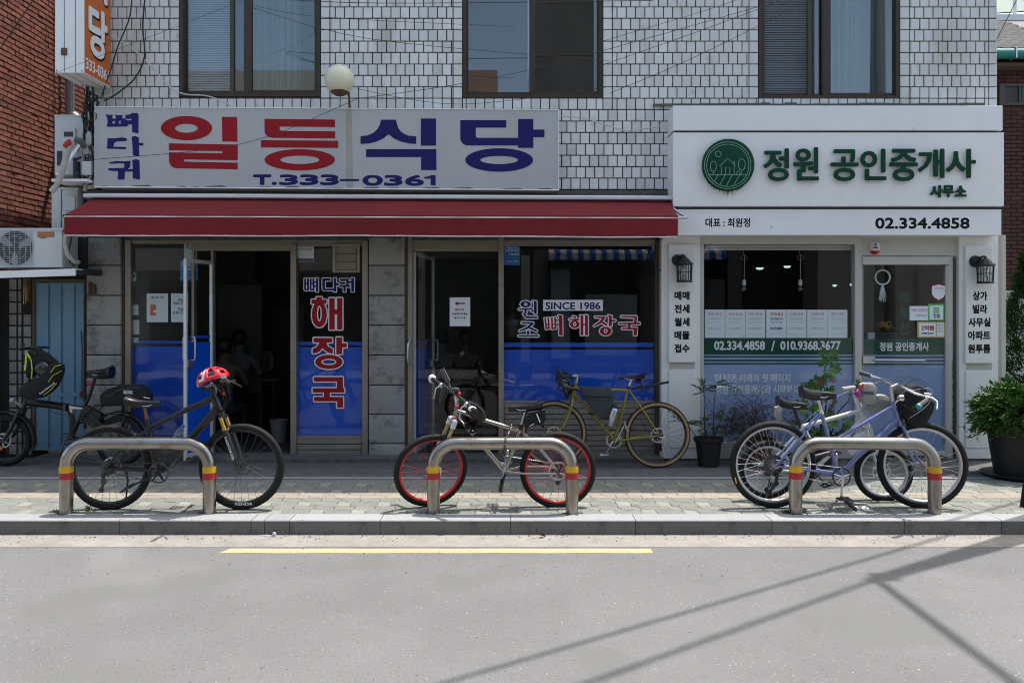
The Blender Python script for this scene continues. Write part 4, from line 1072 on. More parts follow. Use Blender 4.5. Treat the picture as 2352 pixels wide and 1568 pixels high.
dro = dr.build('door', 'metal_cream', rs, bevel=0.003)
g_ = MB(); g_.dbox(1983, 608.5, 2172, 1036, YR+0.06, 0.008); g_.build('pane', 'glass', dro)
rfilm([(1983, 778.5, 2170, 815)], dro, 'film_green', YR+0.072); rfilm([(1983, 818.5, 2170, 822), (1983, 827, 2170, 830.5), (1983, 834.5, 2170, 838)], dro, 'film_green', YR+0.0695, 'stripe'); rfilm([(1983, 815.2, 2170, 1034)], dro, 'film_lilac', YR+0.072)
text('정원 공인중개사', (2020, 786, 2134, 806), YR+0.0695, 'letter_white', dro, bold=0.003)
for i, ch in enumerate('부동산'): text(ch, (2064, 670+35*i, 2091, 699+35*i), YR+0.0695, 'film_green', dro, bold=0.006)
mb = MB(); c = P(2075, 920, YR+0.069)     # faint emblem rings on the lilac film
for r_ in (0.29, 0.272): mb.tube([c+Vector((r_*math.cos(t), 0, r_*math.sin(t))) for t in [2*math.pi*i/48 for i in range(48)]], 0.002, 4, True)
for dx, dz in ((-.09, .16), (-.13, .08)): mb.tube([c+Vector((dx+0.04*math.cos(t), 0, dz+0.04*math.sin(t))) for t in [2*math.pi*i/20 for i in range(20)]], 0.0015, 4, True)
mb.build('emblem_rings', 'letter_grey', dro)
mb = MB(); mb.dbox(1982, 819, 2010, 835, YR+0.02, 0.03); mb.build('lock_plate', 'alloy', dro, bevel=0.004)
mb = MB(); mb.tube([P(2008, 827, YR), P(2124, 828, YR)], 0.013, 10); mb.tube([P(2010, 827, YR), P(2008, 827, YR+0.04)], 0.008, 6); mb.tube([P(2120, 828, YR), P(2120, 828, YR+0.05)], 0.008, 6); mb.build('push_bar', 'alloy', dro, smooth=60)
panel((1560, 1053, 2293, 1060), YR+0.0, 0.15, 'threshold', 'rough_concrete')

# things on and behind the realtor's glass
def card(label, r, Y, m_, cat='sticker', name='sticker', bev=0):
    mb = MB(); mb.dbox(*r, Y, 0.0015); return tag(mb.build(name, m_, None), label, cat)
c_ = card('pink and white notice card high on the right half of the glass door', (2089, 703, 2136, 736), YR+0.057, 'paper')
text('사회적 안심관리점', (2092, 709, 2132, 716), YR+0.056, 'pink_ink', c_, bold=0.0006); text('안심 중개 서비스', (2104, 722, 2128, 727), YR+0.056, 'letter_blue', c_)
c_ = card('green bordered sticker with a round white mark on the glass door', (2131, 698, 2169, 736), YR+0.0565, 'green_bright')
mb = MB(); mb.dbox(2135, 702, 2166, 734, YR+0.0555, 0.0008); mb.build('face', 'paper', c_)
mb = MB(); q = P(2150, 713, YR+0.0545); mb.dbox(2144, 706, 2157, 719.5, YR+0.0546, 0.0006); mb.build('mark', 'green_bright', c_)
mb = MB(); mb.tube([q+Vector((0.02*math.cos(t), 0, 0.02*math.sin(t))) for t in [2*math.pi*i/16 for i in range(16)]], 0.003, 4, True); mb.build('mark_ring', 'paper', c_)
text('한방', (2144, 721, 2159, 731), YR+0.0545, 'letter_black', c_, bold=0.001)
c_ = card('gold framed guarantee card with red figures low on the glass door', (2107, 739, 2171, 775.5), YR+0.057, 'gold_card')
for r in ((2111, 742, 2149, 772), (2152, 742, 2168, 772)):
    mb = MB(); mb.dbox(*r, YR+0.0558, 0.0008); mb.build('face', 'paper', c_)
text('2억원', (2116, 747, 2145, 759), YR+0.055, 'letter_red', c_, bold=0.0022); text('손해배상책임보장', (2116, 763, 2145, 768), YR+0.055, 'letter_black', c_, bold=0.0005)
for yy_ in (745, 752, 759): text('보장 안내', (2154, yy_, 2166, yy_+4), YR+0.055, 'letter_blue', c_)
sv, sf = shape([[(0, 1), (.5, 1.12), (1, 1), (1, .45), (.85, .2), (.5, 0), (.15, .2), (0, .45)]])
c_ = letter(sv, sf, (2138, 651, 2174, 692), YR+0.0565, 'letter_red', 'shield_sticker', None); tag(c_, 'shield shaped CCTV notice with red rim in the top corner of the glass door', 'sticker')
letter(sv, sf, (2140.5, 653.5, 2171.5, 689), YR+0.0555, 'paper', 'face', c_); text('CCTV 작동중', (2145, 660, 2167, 665), YR+0.0545, 'pink_ink', c_, bold=0.0005); text('24시간 녹화중', (2147, 669, 2165, 672), YR+0.0545, 'letter_grey', c_)

e = thing('alarm_box', 'small white alarm box with red underside above the realtor door', 'alarm', P(2011, 570, YR))
mb = MB(); secs = []
for dx0, dx1, dy, f_ in ((1999, 2022, 555, 0.03), (2000, 2021, 558, 0.055), (2000, 2021, 570, 0.065), (2000.5, 2020.5, 576, 0.062)):
    yb = YR+0.035; secs.append([(X(dx0, YR), yb, Z(dy, YR)), (X(dx1, YR), yb, Z(dy, YR)), (X(dx1-2, YR), yb-f_, Z(dy, YR)), (X(dx0+2, YR), yb-f_, Z(dy, YR))])
mb.loft(secs); mb.build('case', 'plastic_white', e, bevel=0.003)
mb = MB(); secs = []
for dx0, dx1, dy, f_ in ((2000.5, 2020.5, 576.3, 0.062), (2002, 2019, 580, 0.058), (2006, 2015, 583.5, 0.04)):
    secs.append([(X(dx0, YR), YR+0.035, Z(dy, YR)), (X(dx1, YR), YR+0.035, Z(dy, YR)), (X(dx1-2, YR), YR+0.035-f_, Z(dy, YR)), (X(dx0+2, YR), YR+0.035-f_, Z(dy, YR))])
mb.loft(secs); mb.build('red_cover', 'reflector_red', e, smooth=50)
mb = MB(); mb.dbox(2006, 567, 2016, 571, YR-0.032, 0.01); q = P(2011, 562, YR-0.03); mb.lathe([(0, -0.004), (0.012, -0.004), (0.012, 0.006)], q, 'y', 14); mb.build('sensor', 'ac_dark', e)

def lantern(dx, dy, label):
    """coach lantern: bracket, domed roof, glazed cage, base"""
    c = P(dx, dy, YR-0.14); e = thing('wall_lantern', label, 'lantern', c, 'black lanterns on the white pilasters')
    mb = MB(); mb.lathe([(0.0, 0.150), (0.012, 0.148), (0.014, 0.135), (0.03, 0.120), (0.055, 0.098), (0.075, 0.072), (0.098, 0.060), (0.102, 0.046), (0.09, 0.042), (0.0, 0.05)], c, 'z', 8); mb.build('roof', 'black_iron', e)
    mb = MB(); mb.lathe([(0.0, -0.150), (0.086, -0.150), (0.09, -0.140), (0.082, -0.128), (0.0, -0.128)], c, 'z', 8)
    mb.build('base', 'black_iron', e)
    mb = MB()
    for k_ in range(8):
        t = 2*math.pi*k_/8; a = c+Vector((0.078*math.cos(t), 0.078*math.sin(t), -0.13)); b_ = c+Vector((0.086*math.cos(t), 0.086*math.sin(t), 0.045)); mb.tube([a, b_], 0.005, 5)
        t2 = t+math.pi/8; a = c+Vector((0.074*math.cos(t2), 0.074*math.sin(t2), -0.13)); b_ = c+Vector((0.080*math.cos(t2), 0.080*math.sin(t2), 0.045)); mb.tube([a, b_], 0.003, 4)
    for h_ in (-0.04,): mb.tube([c+Vector((0.083*math.cos(t), 0.083*math.sin(t), h_)) for t in [2*math.pi*i/8 for i in range(8)]], 0.003, 4, True)
    mb.build('cage', 'black_iron', e)
    mb = MB(); mb.lathe([(0.070, -0.127), (0.076, 0.044)], c, 'z', 8); mb.build('lamp_glass', 'glass', e)
    mb = MB(); mb.ball(c+Vector((0, 0, -0.03)), 0.035, 8, (1, 1, 1.4)); mb.build('bulb', 'plastic_white', e, smooth=60)
    mb = MB(); q = c+Vector((-0.055, 0.09, 0.10)); mb.lathe([(0.0, -0.05), (0.052, -0.045), (0.062, -0.015), (0.066, 0.012)], q, 'y', 12)
    mb.tube([q, q+Vector((0.0, -0.05, 0.03)), q+Vector((0.03, -0.085, 0.045)), c+Vector((0, 0, 0.145))], 0.012, 6); mb.build('bracket', 'black_iron', e, smooth=50)
    return e
l1 = lantern(1572, 617, 'black coach lantern on the white pilaster beside the red awning')
dup(l1, P(2263, 620, YR-0.14)-P(1572, 617, YR-0.14), 'black coach lantern on the white pilaster by the conifer')

# realtor interior
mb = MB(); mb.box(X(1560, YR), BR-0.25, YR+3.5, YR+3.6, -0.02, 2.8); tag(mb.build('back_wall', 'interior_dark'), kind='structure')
mb = MB(); mb.box(X(1519, YR), BR-0.25, YR+0.15, YR+3.5, -0.012, 0.06); tag(mb.build('realtor_floor', 'interior_floor'), kind='structure')
mb = MB(); mb.box(X(1560, YR)-0.1, X(1560, YR), YR+0.15, YR+7, 0.0, 2.8); tag(mb.build('dividing_wall', 'interior_wall'), kind='structure')
def pendant(dx, label):
    e = thing('pendant_bulb', label, 'lamp', P(dx, 650, YR+0.35), 'bare pendant bulbs behind the realtor window'); Yp = YR+0.35
    mb = MB(); mb.tube([P(dx+1, 560, Yp), P(dx-3, 575, Yp), P(dx+1, 590, Yp), P(dx, 643, Yp)], 0.0028, 5)
    mb.tube([P(dx+7*math.cos(t), 592+5*math.sin(t), Yp) for t in [2*math.pi*i/14 for i in range(14)]], 0.002, 4, True); mb.build('cord', 'cable_white', e)
    mb = MB(); q = P(dx, 650, Yp); mb.lathe([(0, 0.036), (0.020, 0.034), (0.022, -0.03), (0.0, -0.032)], q, 'z', 14); mb.build('socket', 'plastic_white', e, smooth=40)
    mb = MB(); q = P(dx, 663, Yp); mb.lathe([(0.013, 0.03), (0.018, 0.015), (0.030, -0.008), (0.022, -0.03), (0.0, -0.038)], q, 'z', 16); mb.build('bulb', 'bottle_clear', e, smooth=60)
    return e
p1_ = pendant(1709, 'bare bulb on a white cord, left one in the realtor window'); dup(p1_, P(1838, 650, YR+0.35)-P(1709, 650, YR+0.35), 'bare bulb on a white cord, right one in the realtor window')
for i, (dx, dy, r_) in enumerate(((1745, 615, .055), (1808, 611, .05), (1917, 654, .03), (1976, 660, 0.02), (1956, 652, .028))):
    if dx > 1960: continue
    q = P(dx, dy, 10.9); mb = MB(); mb.lathe([(0, -0.03), (r_*0.7, -0.024), (r_, 0.0), (0, 0.002)], q, 'z', 16)
    tag(mb.build('ceiling_light', 'lamp_lit', smooth=50), 'small pale round light inside the realtor office, ' + ['left of upper pair', 'right of upper pair', 'left of lower pair', '', 'right of lower pair'][i], 'lamp', 'lit lights inside the realtor office')
e = thing('blind_roll', 'rolled up blind along the top inside the realtor window', 'blind', P(1790, 567, YR+0.12))
mb = MB(); mb.tube([P(1620, 566, YR+0.15), P(1960, 566, YR+0.15)], 0.022, 10); mb.build('roll', 'metal_cream', e, smooth=60)
mb = MB(); mb.dbox(1620, 571, 1960, 575, YR+0.14, 0.01); mb.build('bottom_rail', 'metal_cream', e)
# behind the door: wreath hanging, shelf, flower
e = thing('dream_catcher', 'white ring wreath with a hanging tassel inside the realtor door', 'ornament', P(2027, 637, YR+0.12))
mb = MB(); q = P(2027, 637, YR+0.12); mb.tube([q+Vector((0.082*math.cos(t), 0, 0.082*math.sin(t))) for t in [2*math.pi*i/32 for i in range(32)]], 0.010, 7, True); mb.build('ring', 'plastic_white', e, smooth=60)
mb = MB(); rnd = random.Random(6)
for i in range(16):
    a = q+Vector((0, 0, -0.09)); x = (i-7.5)*0.004
    mb.tube([a+Vector((x*0.3, 0, 0)), a+Vector((x+rnd.uniform(-.004, .004), 0, -0.08)), a+Vector((x*1.3+rnd.uniform(-.008, .008), 0, -rnd.uniform(0.13, 0.2)))], 0.0022, 4)
mb.tube([q+Vector((0, 0, 0.08)), q+Vector((0, 0, 0.18))], 0.0015, 4); mb.build('tassel', 'plastic_white', e, kind='stuff')
e = thing('counter', 'pale counter with a small sign inside the realtor door', 'counter', P(2030, 790, YR+0.5))
mb = MB(); mb.dbox(1990, 764, 2060, 1000, YR+0.5, 0.4); mb.build('cabinet', 'interior_wall', e, bevel=0.005)
mb = MB(); mb.dbox(1994, 764, 2009, 779, YR+0.47, 0.02); mb.build('small_sign', 'paper', e)
e = thing('flower_pot', 'small basket of yellow and orange flowers on the realtor counter', 'flowers', P(2033, 750, YR+0.6))
mb = MB(); q = P(2033, 764, YR+0.6); mb.lathe([(0.0, 0), (0.045, 0), (0.06, 0.06), (0.05, 0.06), (0, 0.05)], q, 'z', 14); mb.build('basket', 'bark', e, smooth=50)
rnd = random.Random(12)
mat('petal_yellow', (0.6, 0.42, 0.05), 0.7, var=0.4, scale=50, col2=(0.55, 0.12, 0.03))
mb = MB()
for i in range(60):
    d = Vector((rnd.gauss(0, .04), rnd.gauss(0, .03), rnd.uniform(0.05, 0.13))); r_ = 0.012; n_ = rnd.uniform(0, 3)
    mb.add([q+d+Vector((r_*math.cos(n_+k*1.57), -0.3*r_*math.sin(k*1.57), r_*math.sin(n_+k*1.57))) for k in range(4)], [(0, 1, 2, 3)])
mb.build('flowers', 'petal_yellow', e, kind='stuff')
mb = MB(); mb.box(X(1975, 10.4), X(2140, 10.4), 10.4, 10.45, 0.06, 2.5); tag(mb.build('side_wall', 'interior_light'), kind='structure')
mb = MB(); mb.box(X(2040, 10.3), X(2060, 10.3), 10.34, 10.39, 0.06, 2.4); mb.box(X(2105, 10.3), X(2112, 10.3), 10.34, 10.39, 0.06, 2.4); tag(mb.build('wall_batten', 'interior_dark'), kind='structure')
# ================================================================== LEFT SIDE: alley, brick wall, annex
BX = -5.95
bw = thing('brick_building', 'old red brick building wall running back along the alley at the left', 'building', (BX, 9.8, 0))
mb = MB(); mb.box(BX-3, BX-0.012, 8.6, 10.49, -0.05, 7.4); mb.build('wall', 'mortar', bw)
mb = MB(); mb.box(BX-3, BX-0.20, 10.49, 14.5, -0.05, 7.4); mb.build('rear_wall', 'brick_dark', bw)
BLn, BHt = 0.152, 0.0665
bm_ = MB()
c = 0.004
def brick_mesh(L):
    m_ = MB(); m_.box(-0.03, 0.0, -L/2, L/2, -0.0235, 0.0235)
    me = bpy.data.meshes.new('brick'); me.from_pydata(m_.v, [], m_.f)
    b_ = bmesh.new(); b_.from_mesh(me); bmesh.ops.recalc_face_normals(b_, faces=b_.faces); b_.to_mesh(me); b_.free(); me.materials.append(M['brick_red']); return me
bmeshes = [brick_mesh(BLn-0.009+d) for d in (0, -0.004, 0.002)]
bmh = brick_mesh(BLn/2-0.009)
cells = []; rnd = random.Random(21)
row = 0; z = 0.0
while z < 7.3:
    off = (row % 2)*BLn/2; y = 8.62+off
    while y < 10.45:
        cells.append((y, z+BHt/2+0.004*math.sin(y*5+row*0.7))); y += BLn
    z += BHt; row += 1
def bvis(y, z):
    dx = CX+BX*F/y; dy = HY-(z-EYE)*F/y
    return dx > -8 and dy > -10 and dy < 530
cells.sort(key=lambda q: (not bvis(*q), q[0]))
rest = MB()
for i, (y, z) in enumerate(cells):
    prx = rnd.gauss(0, 0.0025); rot = (rnd.gauss(0, 0.02), rnd.gauss(0, 0.03), rnd.gauss(0, 0.02)); me = rnd.choice(bmeshes)
    if i < 300: inst(me, 'brick', (BX+0.008+prx, y, z), bw, rot)
    else:
        from mathutils import Euler
        R = Matrix.Translation((BX+0.008+prx, y, z)) @ Euler(rot).to_matrix().to_4x4()
        rest.add([tuple(R @ v.co) for v in me.vertices], [tuple(p.vertices) for p in me.polygons])
rest.build('brick_field', 'brick_red', bw, kind='stuff')
# second, set-back stretch of the same wall beyond the dark corner
rest = MB(); z = 3.0; row = 0
while z < 5.6:
    y = 10.75+(row % 2)*.076
    while y < 12.5: rest.box(BX-0.21, BX-0.185+rnd.gauss(0, .002), y, y+0.143, z, z+0.05); y += BLn
    z += BHt; row += 1
rest.build('brick_field', 'brick_red', bw, kind='stuff')
e = thing('drain_pipe', 'grey downpipe on the brick wall behind the orange sign', 'pipe', P(160, 300, 10.6))
mb = MB(); mb.tube([(X(160, 10.55), 10.55, 0.2), (X(160, 10.55), 10.55, 6.5)], 0.055, 12); mb.build('pipe', 'pvc_grey', e, smooth=60)
mb = MB(); mb.tube([(X(169, 10.45), 10.45, 0.2), (X(169, 10.45), 10.45, 6.5)], 0.012, 8); mb.build('conduit', 'alloy', e, smooth=60)
e = thing('vent_elbow', 'white elbow of an exhaust duct above the upper outdoor unit', 'pipe', P(174, 272, 10.6))
mb = MB(); mb.tube([P(170, 262, 10.5), P(176, 266, 10.4), P(181, 272, 10.35), P(182, 284, 10.3)], 0.035, 10); mb.build('elbow', 'plastic_white', e, smooth=60)

# annex at street level: tiled strip, timber frame, blue door
an = thing('side_annex', 'low annex with a strip of white tiles beside the blue corrugated door', 'building', P(110, 900, YW+0.1))
YA = YW+0.10
mb = MB(); mb.dbox(-160, 625, 76, 1050, YA+0.02, 0.3); mb.dbox(76, 625, 197, 650, YA+0.02, 0.3); mb.build('wall', 'grout', an)
me1 = {}
rowsA = [640+27*k for k in range(0, 15)]
for k, y in enumerate(rowsA):
    for (a, b_) in ((20.5, 37.5), (41, 49), (53.5, 72)):
        if y < 700 and a > 50 and y > 620: continue
        mb = MB(); mb.dbox(a+0.8, y+1.5, b_-0.8, y+25, YA-0.0+rnd.uniform(-.003, .003), 0.024); mb.build('tile', 'tile_shaded', an, bevel=0.003, org=P((a+b_)/2, y+13, YA))
mb = MB()
for i in range(9): x = 54+i*2.1; mb.tube([P(x, 640, YA-0.01), P(x+rnd.uniform(-1, 1), 665, YA-0.02), P(x+rnd.uniform(-2, 2), 700-rnd.uniform(0, 12), YA-0.01)], 0.006, 5)
mb.build('foam_remains', 'gold_dull', an, kind='stuff')
mb = MB()
for r in ((73, 641, 80, 1035), (80, 641, 197, 649)): mb.dbox(*r, YA-0.04, 0.12)
mb.build('timber_frame', 'wood_frame', an, bevel=0.004)
dr = thing('blue_door', 'weathered blue corrugated sheet metal door at the left of the restaurant', 'door', P(138, 1030, YA))
# corrugated leaf
YD = YA-0.02
pf = []; x = 81
ribs = [81, 90, 117, 120, 147, 150, 177, 180, 194.5]
pr = [(81, 0), (89, 0), (89.7, .02), (113, .02), (114, 0), (117.5, 0), (118.5, .02), (142, .02), (143, 0), (147, 0), (148, .02), (172, .02), (173, 0), (177, 0), (178, .02), (194.5, .02)]
def corr(y0, y1, par):
    mb = MB(); zt_, zb_ = Z(y0, YD), Z(y1, YD); top = [(X(x, YD), YD-d, zt_) for x, d in pr]; bot = [(X(x, YD), YD-d, zb_) for x, d in pr]
    mb.loft([top, bot], caps=False, closed=False); mb.loft([[(a, b_+0.003, c_) for a, b_, c_ in r] for r in (top, bot)], caps=False, closed=False)
    return mb.build('sheet', 'door_blue', par)
corr(650, 903, dr); corr(909, 1031, dr)
mb = MB()
for r in ((80.5, 650, 195, 653), (80.5, 902, 195, 910), (80.5, 1029, 195, 1034)): mb.dbox(*r, YD-0.025, 0.03)
mb.build('rail', 'door_blue', dr, bevel=0.002)
mb = MB(); mb.dbox(183, 899, 192, 912, YD-0.04, 0.02); mb.tube([P(186, 760, YD-0.03), P(189, 800, YD-0.035), P(188, 900, YD-0.03)], 0.006, 5); mb.build('latch', 'rust', dr)
# doorbell / valve plate on the stone pier
mb = MB(); mb.dbox(203, 648, 208, 676, YW-0.05, 0.04); mb.dbox(209, 655, 219, 676, YW-0.045, 0.03); tag(mb.build('wall_fitting', 'alu_dark', bevel=0.003), 'small grey metal fitting on the stone pier beside the blue door', 'fitting')
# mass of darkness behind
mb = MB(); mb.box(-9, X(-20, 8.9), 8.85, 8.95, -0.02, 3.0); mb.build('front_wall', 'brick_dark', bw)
mb = MB(); mb.box(-9, -5.62, 8.84, 9.0, 2.2, 2.3)

# shelf and outdoor units
sf = thing('canopy_shelf', 'white sheet metal shelf over the blue door carrying the outdoor unit', 'shelf', P(80, 627, 8.6))
mb = MB(); a, b_ = P(-120, 626, 8.45), P(173, 617, 8.45)
secs = [[(p.x, 8.45, p.z), (p.x, 8.45, p.z-0.075), (p.x, 8.47, p.z-0.075), (p.x, 8.47, p.z-0.01), (p.x, 9.05, p.z-0.005), (p.x, 9.05, p.z+0.005)] for p in (a, b_)]
mb.loft(secs); mb.build('sheet', 'metal_white', sf)
mb = MB(); mb.dbox(173, 617, 193, 630, 8.6, 0.4); mb.dbox(-60, 640, -50, 650, 8.7, 0.3); mb.build('bracket', 'ac_dark', sf)
def grille_unit(name, label, r, Y, depth, gc, gr, text_=None):
    e = thing('outdoor_unit', label, 'air conditioner', P((r[0]+r[2])/2, r[3], Y), 'air conditioner outdoor units in the alley')
    mb = MB(); mb.dbox(*r, Y, depth); mb.build('case', 'ac_white', e, bevel=0.012, smooth=40)
    mb = MB(); mb.dbox(r[0]-1, r[1]-3, r[2]+2, r[1]+2, Y-0.006, depth+0.01); mb.build('lid', 'ac_white', e, bevel=0.005)
    if gc:
        c_ = P(gc[0], gc[1], Y); R_ = gr*Y/F
        mb = MB(); mb.lathe([(0, -0.003), (R_, -0.003), (R_, 0.02)], (c_.x, Y, c_.z), 'y', 40); mb.build('fan_opening', 'ac_dark', e)
        mb = MB()
        for k_ in range(-9, 10):
            z_ = c_.z+k_*R_/9.2; mb.tube([(c_.x-R_*1.08, Y-0.014, z_), (c_.x+R_*1.08, Y-0.014, z_)], 0.0022, 4)
        for k_ in range(-3, 4):
            x_ = c_.x+k_*R_/3.2; mb.tube([(x_, Y-0.016, c_.z-R_*1.05), (x_, Y-0.016, c_.z+R_*1.05)], 0.003, 4)
        for rr in (0.35, 0.7, 1.05): mb.tube([(c_.x+R_*rr*math.cos(t), Y-0.012, c_.z+R_*rr*math.sin(t)) for t in [2*math.pi*i/36 for i in range(36)]], 0.003, 4, True)
        mb.build('grille', 'ac_grey', e)
        mb = MB()
        for k_ in range(3):
            t = k_*2.094; u = Vector((math.cos(t), 0, math.sin(t))); v_ = Vector((-math.sin(t), 0, math.cos(t)))
            cc = Vector((c_.x, Y-0.006, c_.z)); mb.add([cc+u*0.03, cc+u*R_*0.9+v_*0.03, cc+u*R_*0.85+v_*0.12, cc+u*0.06+v_*0.07], [(0, 1, 2, 3)])
        mb.build('fan_blades', 'ac_grey', e)
    return e
u1 = grille_unit('a', 'white outdoor unit with round fan grille above the blue door', (-22, 527, 143, 614), 8.55, 0.32, (36, 570), 39)
mb = MB(); mb.dbox(86, 532.5, 125, 544.5, 8.547, 0.002); mb.build('label_plate', 'gold_dull', u1)
text('Homsys', (87.5, 533.5, 123.5, 543.5), 8.546, 'orange_ink', u1, bold=0.0028); mb = MB(); mb.dbox(93, 546, 106, 547.5, 8.547, 0.001); mb.build('small_print', 'letter_black', u1)
# middle and upper units, seen from their service side
u2 = grille_unit('b', 'grey outdoor unit hanging beside the end of the red awning', (118, 434, 178, 527), 8.95, 0.5, None, 0)
mb = MB(); mb.dbox(147, 450, 172, 484, 8.925, 0.024); mb.build('service_cover', 'ac_white', u2, bevel=0.008)
mb = MB(); mb.dbox(140, 434, 141, 527, 8.943, 0.01); mb.build('seam', 'ac_dark', u2)
u3 = grille_unit('c', 'tall white outdoor unit on brackets beside the left end of the signboard', (125, 267, 194, 402), 8.95, 0.5, None, 0)
for r, m_ in (((142, 294, 173, 338), 'ac_white'),):
    mb = MB(); mb.dbox(*r, 8.925, 0.024); mb.build('service_cover', m_, u3, bevel=0.008)
mb = MB(); mb.dbox(147, 303, 167, 314, 8.918, 0.02); mb.build('handle_recess', 'ac_dark', u3)
mb = MB(); mb.dbox(131, 347, 142, 380, 8.94, 0.02); mb.dbox(168, 372, 182, 412, 8.93, 0.04); mb.build('valve_cover', 'ac_dark', u3)
mb = MB(); mb.dbox(118, 411, 200, 417, 8.7, 0.75); mb.build('tray', 'metal_white', u3, bevel=0.003)
mb = MB(); mb.add([P(127, 403, 8.7), P(135, 403, 8.7), P(188, 331, 8.95), P(180, 331, 8.95), P(127, 403, 8.72), P(135, 403, 8.72), P(188, 331, 8.97), P(180, 331, 8.97)], [(0, 1, 2, 3), (7, 6, 5, 4), (0, 4, 5, 1), (1, 5, 6, 2), (2, 6, 7, 3), (3, 7, 4, 0)]); mb.build('brace', 'metal_white', u3)
mb = MB(); mb.tube([P(171, 365, 8.9), P(176, 378, 8.88), P(172, 390, 8.88), P(180, 402, 8.88)], 0.02, 8); mb.tube([P(176, 366, 8.9), P(186, 362, 8.88)], 0.014, 8); mb.build('valves', 'ac_dark', u3, smooth=60)
e = thing('insulated_pipe', 'wrapped refrigerant pipe arching down past the upper outdoor unit', 'pipe', P(150, 350, 8.6))
mb = MB(); mb.tube([P(198, 352, 8.7), P(195, 335, 8.65), P(185, 326, 8.6), P(172, 325, 8.6), P(160, 336, 8.6), P(151, 365, 8.6), P(141, 400, 8.6), P(131, 425, 8.6), P(118, 440, 8.6)], [0.03, 0.032, 0.03, 0.03, 0.03, 0.032, 0.034, 0.028, 0.03], 10); mb.build('pipe', 'pipe_wrap', e, smooth=60)
mb = MB(); mb.tube([P(195, 338, 8.64), P(185, 323, 8.57), P(174, 322, 8.57)], 0.034, 8); mb.build('sleeve', 'fabric_dark', e, smooth=60)
mb = MB(); mb.tube([P(151, 338, 8.59), P(156, 330, 8.58), P(163, 326, 8.58)], 0.034, 8); mb.build('red_tape', 'tape_red', e, smooth=60)
e = thing('drain_hose', 'pale ribbed hose bending between the shelf unit and the pier', 'pipe', P(155, 560, 8.5))
mb = MB(); mb.tube([P(153, 536, 8.5), P(150, 560, 8.45), P(155, 585, 8.45), P(170, 600, 8.5), P(180, 602, 8.6)], 0.024, 10); mb.build('hose', 'pipe_wrap', e, smooth=60)
mb = MB(); mb.tube([P(165, 545, 8.7), P(158, 575, 8.6), P(160, 600, 8.6), P(172, 612, 8.6)], 0.01, 6); mb.build('cable', 'cable_black', e, smooth=60)
mb = MB(); mb.dbox(172, 545, 198, 616, 8.95, 0.1); mb.build('back_plate', 'ac_dark', e)
e = thing('meter_box', 'small grey junction box beside the left end of the restaurant signboard', 'box', P(197, 385, 8.9))
mb = MB(); mb.dbox(187, 370, 209, 402, 8.80, 0.12); mb.build('case', 'ac_white', e, bevel=0.012, smooth=40)
mb = MB(); mb.dbox(190, 357, 203, 369, 8.84, 0.08); mb.build('camera_box', 'ac_white', e, bevel=0.004)
mb = MB(); mb.dbox(195, 361, 199, 365, 8.83, 0.02); mb.build('lens', 'ac_dark', e)
mb = MB(); mb.tube([P(208, 405, 8.85), P(206, 415, 8.85), P(198, 425, 8.85), P(195, 440, 8.85)], 0.022, 8); mb.build('conduit', 'pipe_wrap', e, smooth=60)
e = thing('lamp_starter', 'pale oval fitting hanging in the tangle of black cables', 'fitting', P(203, 317, 8.8))
mb = MB(); mb.lathe([(0, .08), (.02, .07), (.034, .03), (.036, -.06), (.02, -.085), (0, -.09)], P(205, 318, 8.82), 'z', 12); mb.build('body', 'ac_grey', e, smooth=60)
mb = MB(); rnd = random.Random(31)
paths = []
for i in range(20):
    x0 = 200+rnd.uniform(-6, 18); pts = []; n_ = 7; y0 = rnd.choice([195, 200, 210, 235]); y1 = rnd.choice([300, 330, 370, 425])
    for k_ in range(n_): pts.append(P(x0+rnd.uniform(-7, 7), y0+(y1-y0)*k_/(n_-1), 8.86+rnd.uniform(-.06, .05)))
    mb.tube(pts, rnd.choice([0.004, 0.006, 0.009]), 5)
for c0, r_ in (((212, 238), 12), ((205, 268), 14), ((214, 225), 9)):
    for j in range(3): mb.tube([P(c0[0]+(r_+j*2)*math.cos(t)*rnd.uniform(.9, 1.1), c0[1]+(r_-j)*math.sin(t), 8.84-j*0.02) for t in [2*math.pi*i/14 for i in range(14)]], 0.006, 5, True)
tag(mb.build('cable_tangle', 'cable_black', smooth=60), 'tangle of black cables between the outdoor units and the signboard', 'cables', kind='stuff')
def wire(name, label, pts, r, m_='cable_black', n_=6):
    # smooth the guide points
    q = []
    P_ = [Vector(p) for p in pts]
    for i in range(len(P_)-1):
        p0, p1, p2, p3 = P_[max(0, i-1)], P_[i], P_[i+1], P_[min(len(P_)-1, i+2)]
        for k_ in range(6):
            t = k_/6; q.append(0.5*((2*p1)+(p2-p0)*t+(2*p0-5*p1+4*p2-p3)*t*t+(-p0+3*p1-3*p2+p3)*t**3))
    q.append(P_[-1]); mb = MB(); mb.tube(q, r, n_); return tag(mb.build(name, m_, smooth=60), label, 'cable')
wire('hanging_cable', 'thick black cable looping from the top past the white tiles to the cable tangle', [P(335, -20, 8.8), P(328, 60, 8.8), P(332, 130, 8.8), P(310, 180, 8.8), P(270, 215, 8.82), P(240, 232, 8.85)], 0.009)
wire('hanging_cable', 'black cable coming down beside the orange sign', [P(303, -20, 8.8), P(298, 40, 8.8), P(270, 110, 8.8), P(255, 160, 8.85), P(232, 225, 8.85)], 0.008)
wire('hanging_cable', 'thin white cable running from the orange sign under the left window to the signboard', [P(255, 82, 8.85), P(300, 110, 8.9), P(345, 150, 8.92), P(390, 200, 8.94), P(425, 217, 8.92), P(480, 222, 8.93), P(540, 247, 8.8)], 0.007, 'cable_white')
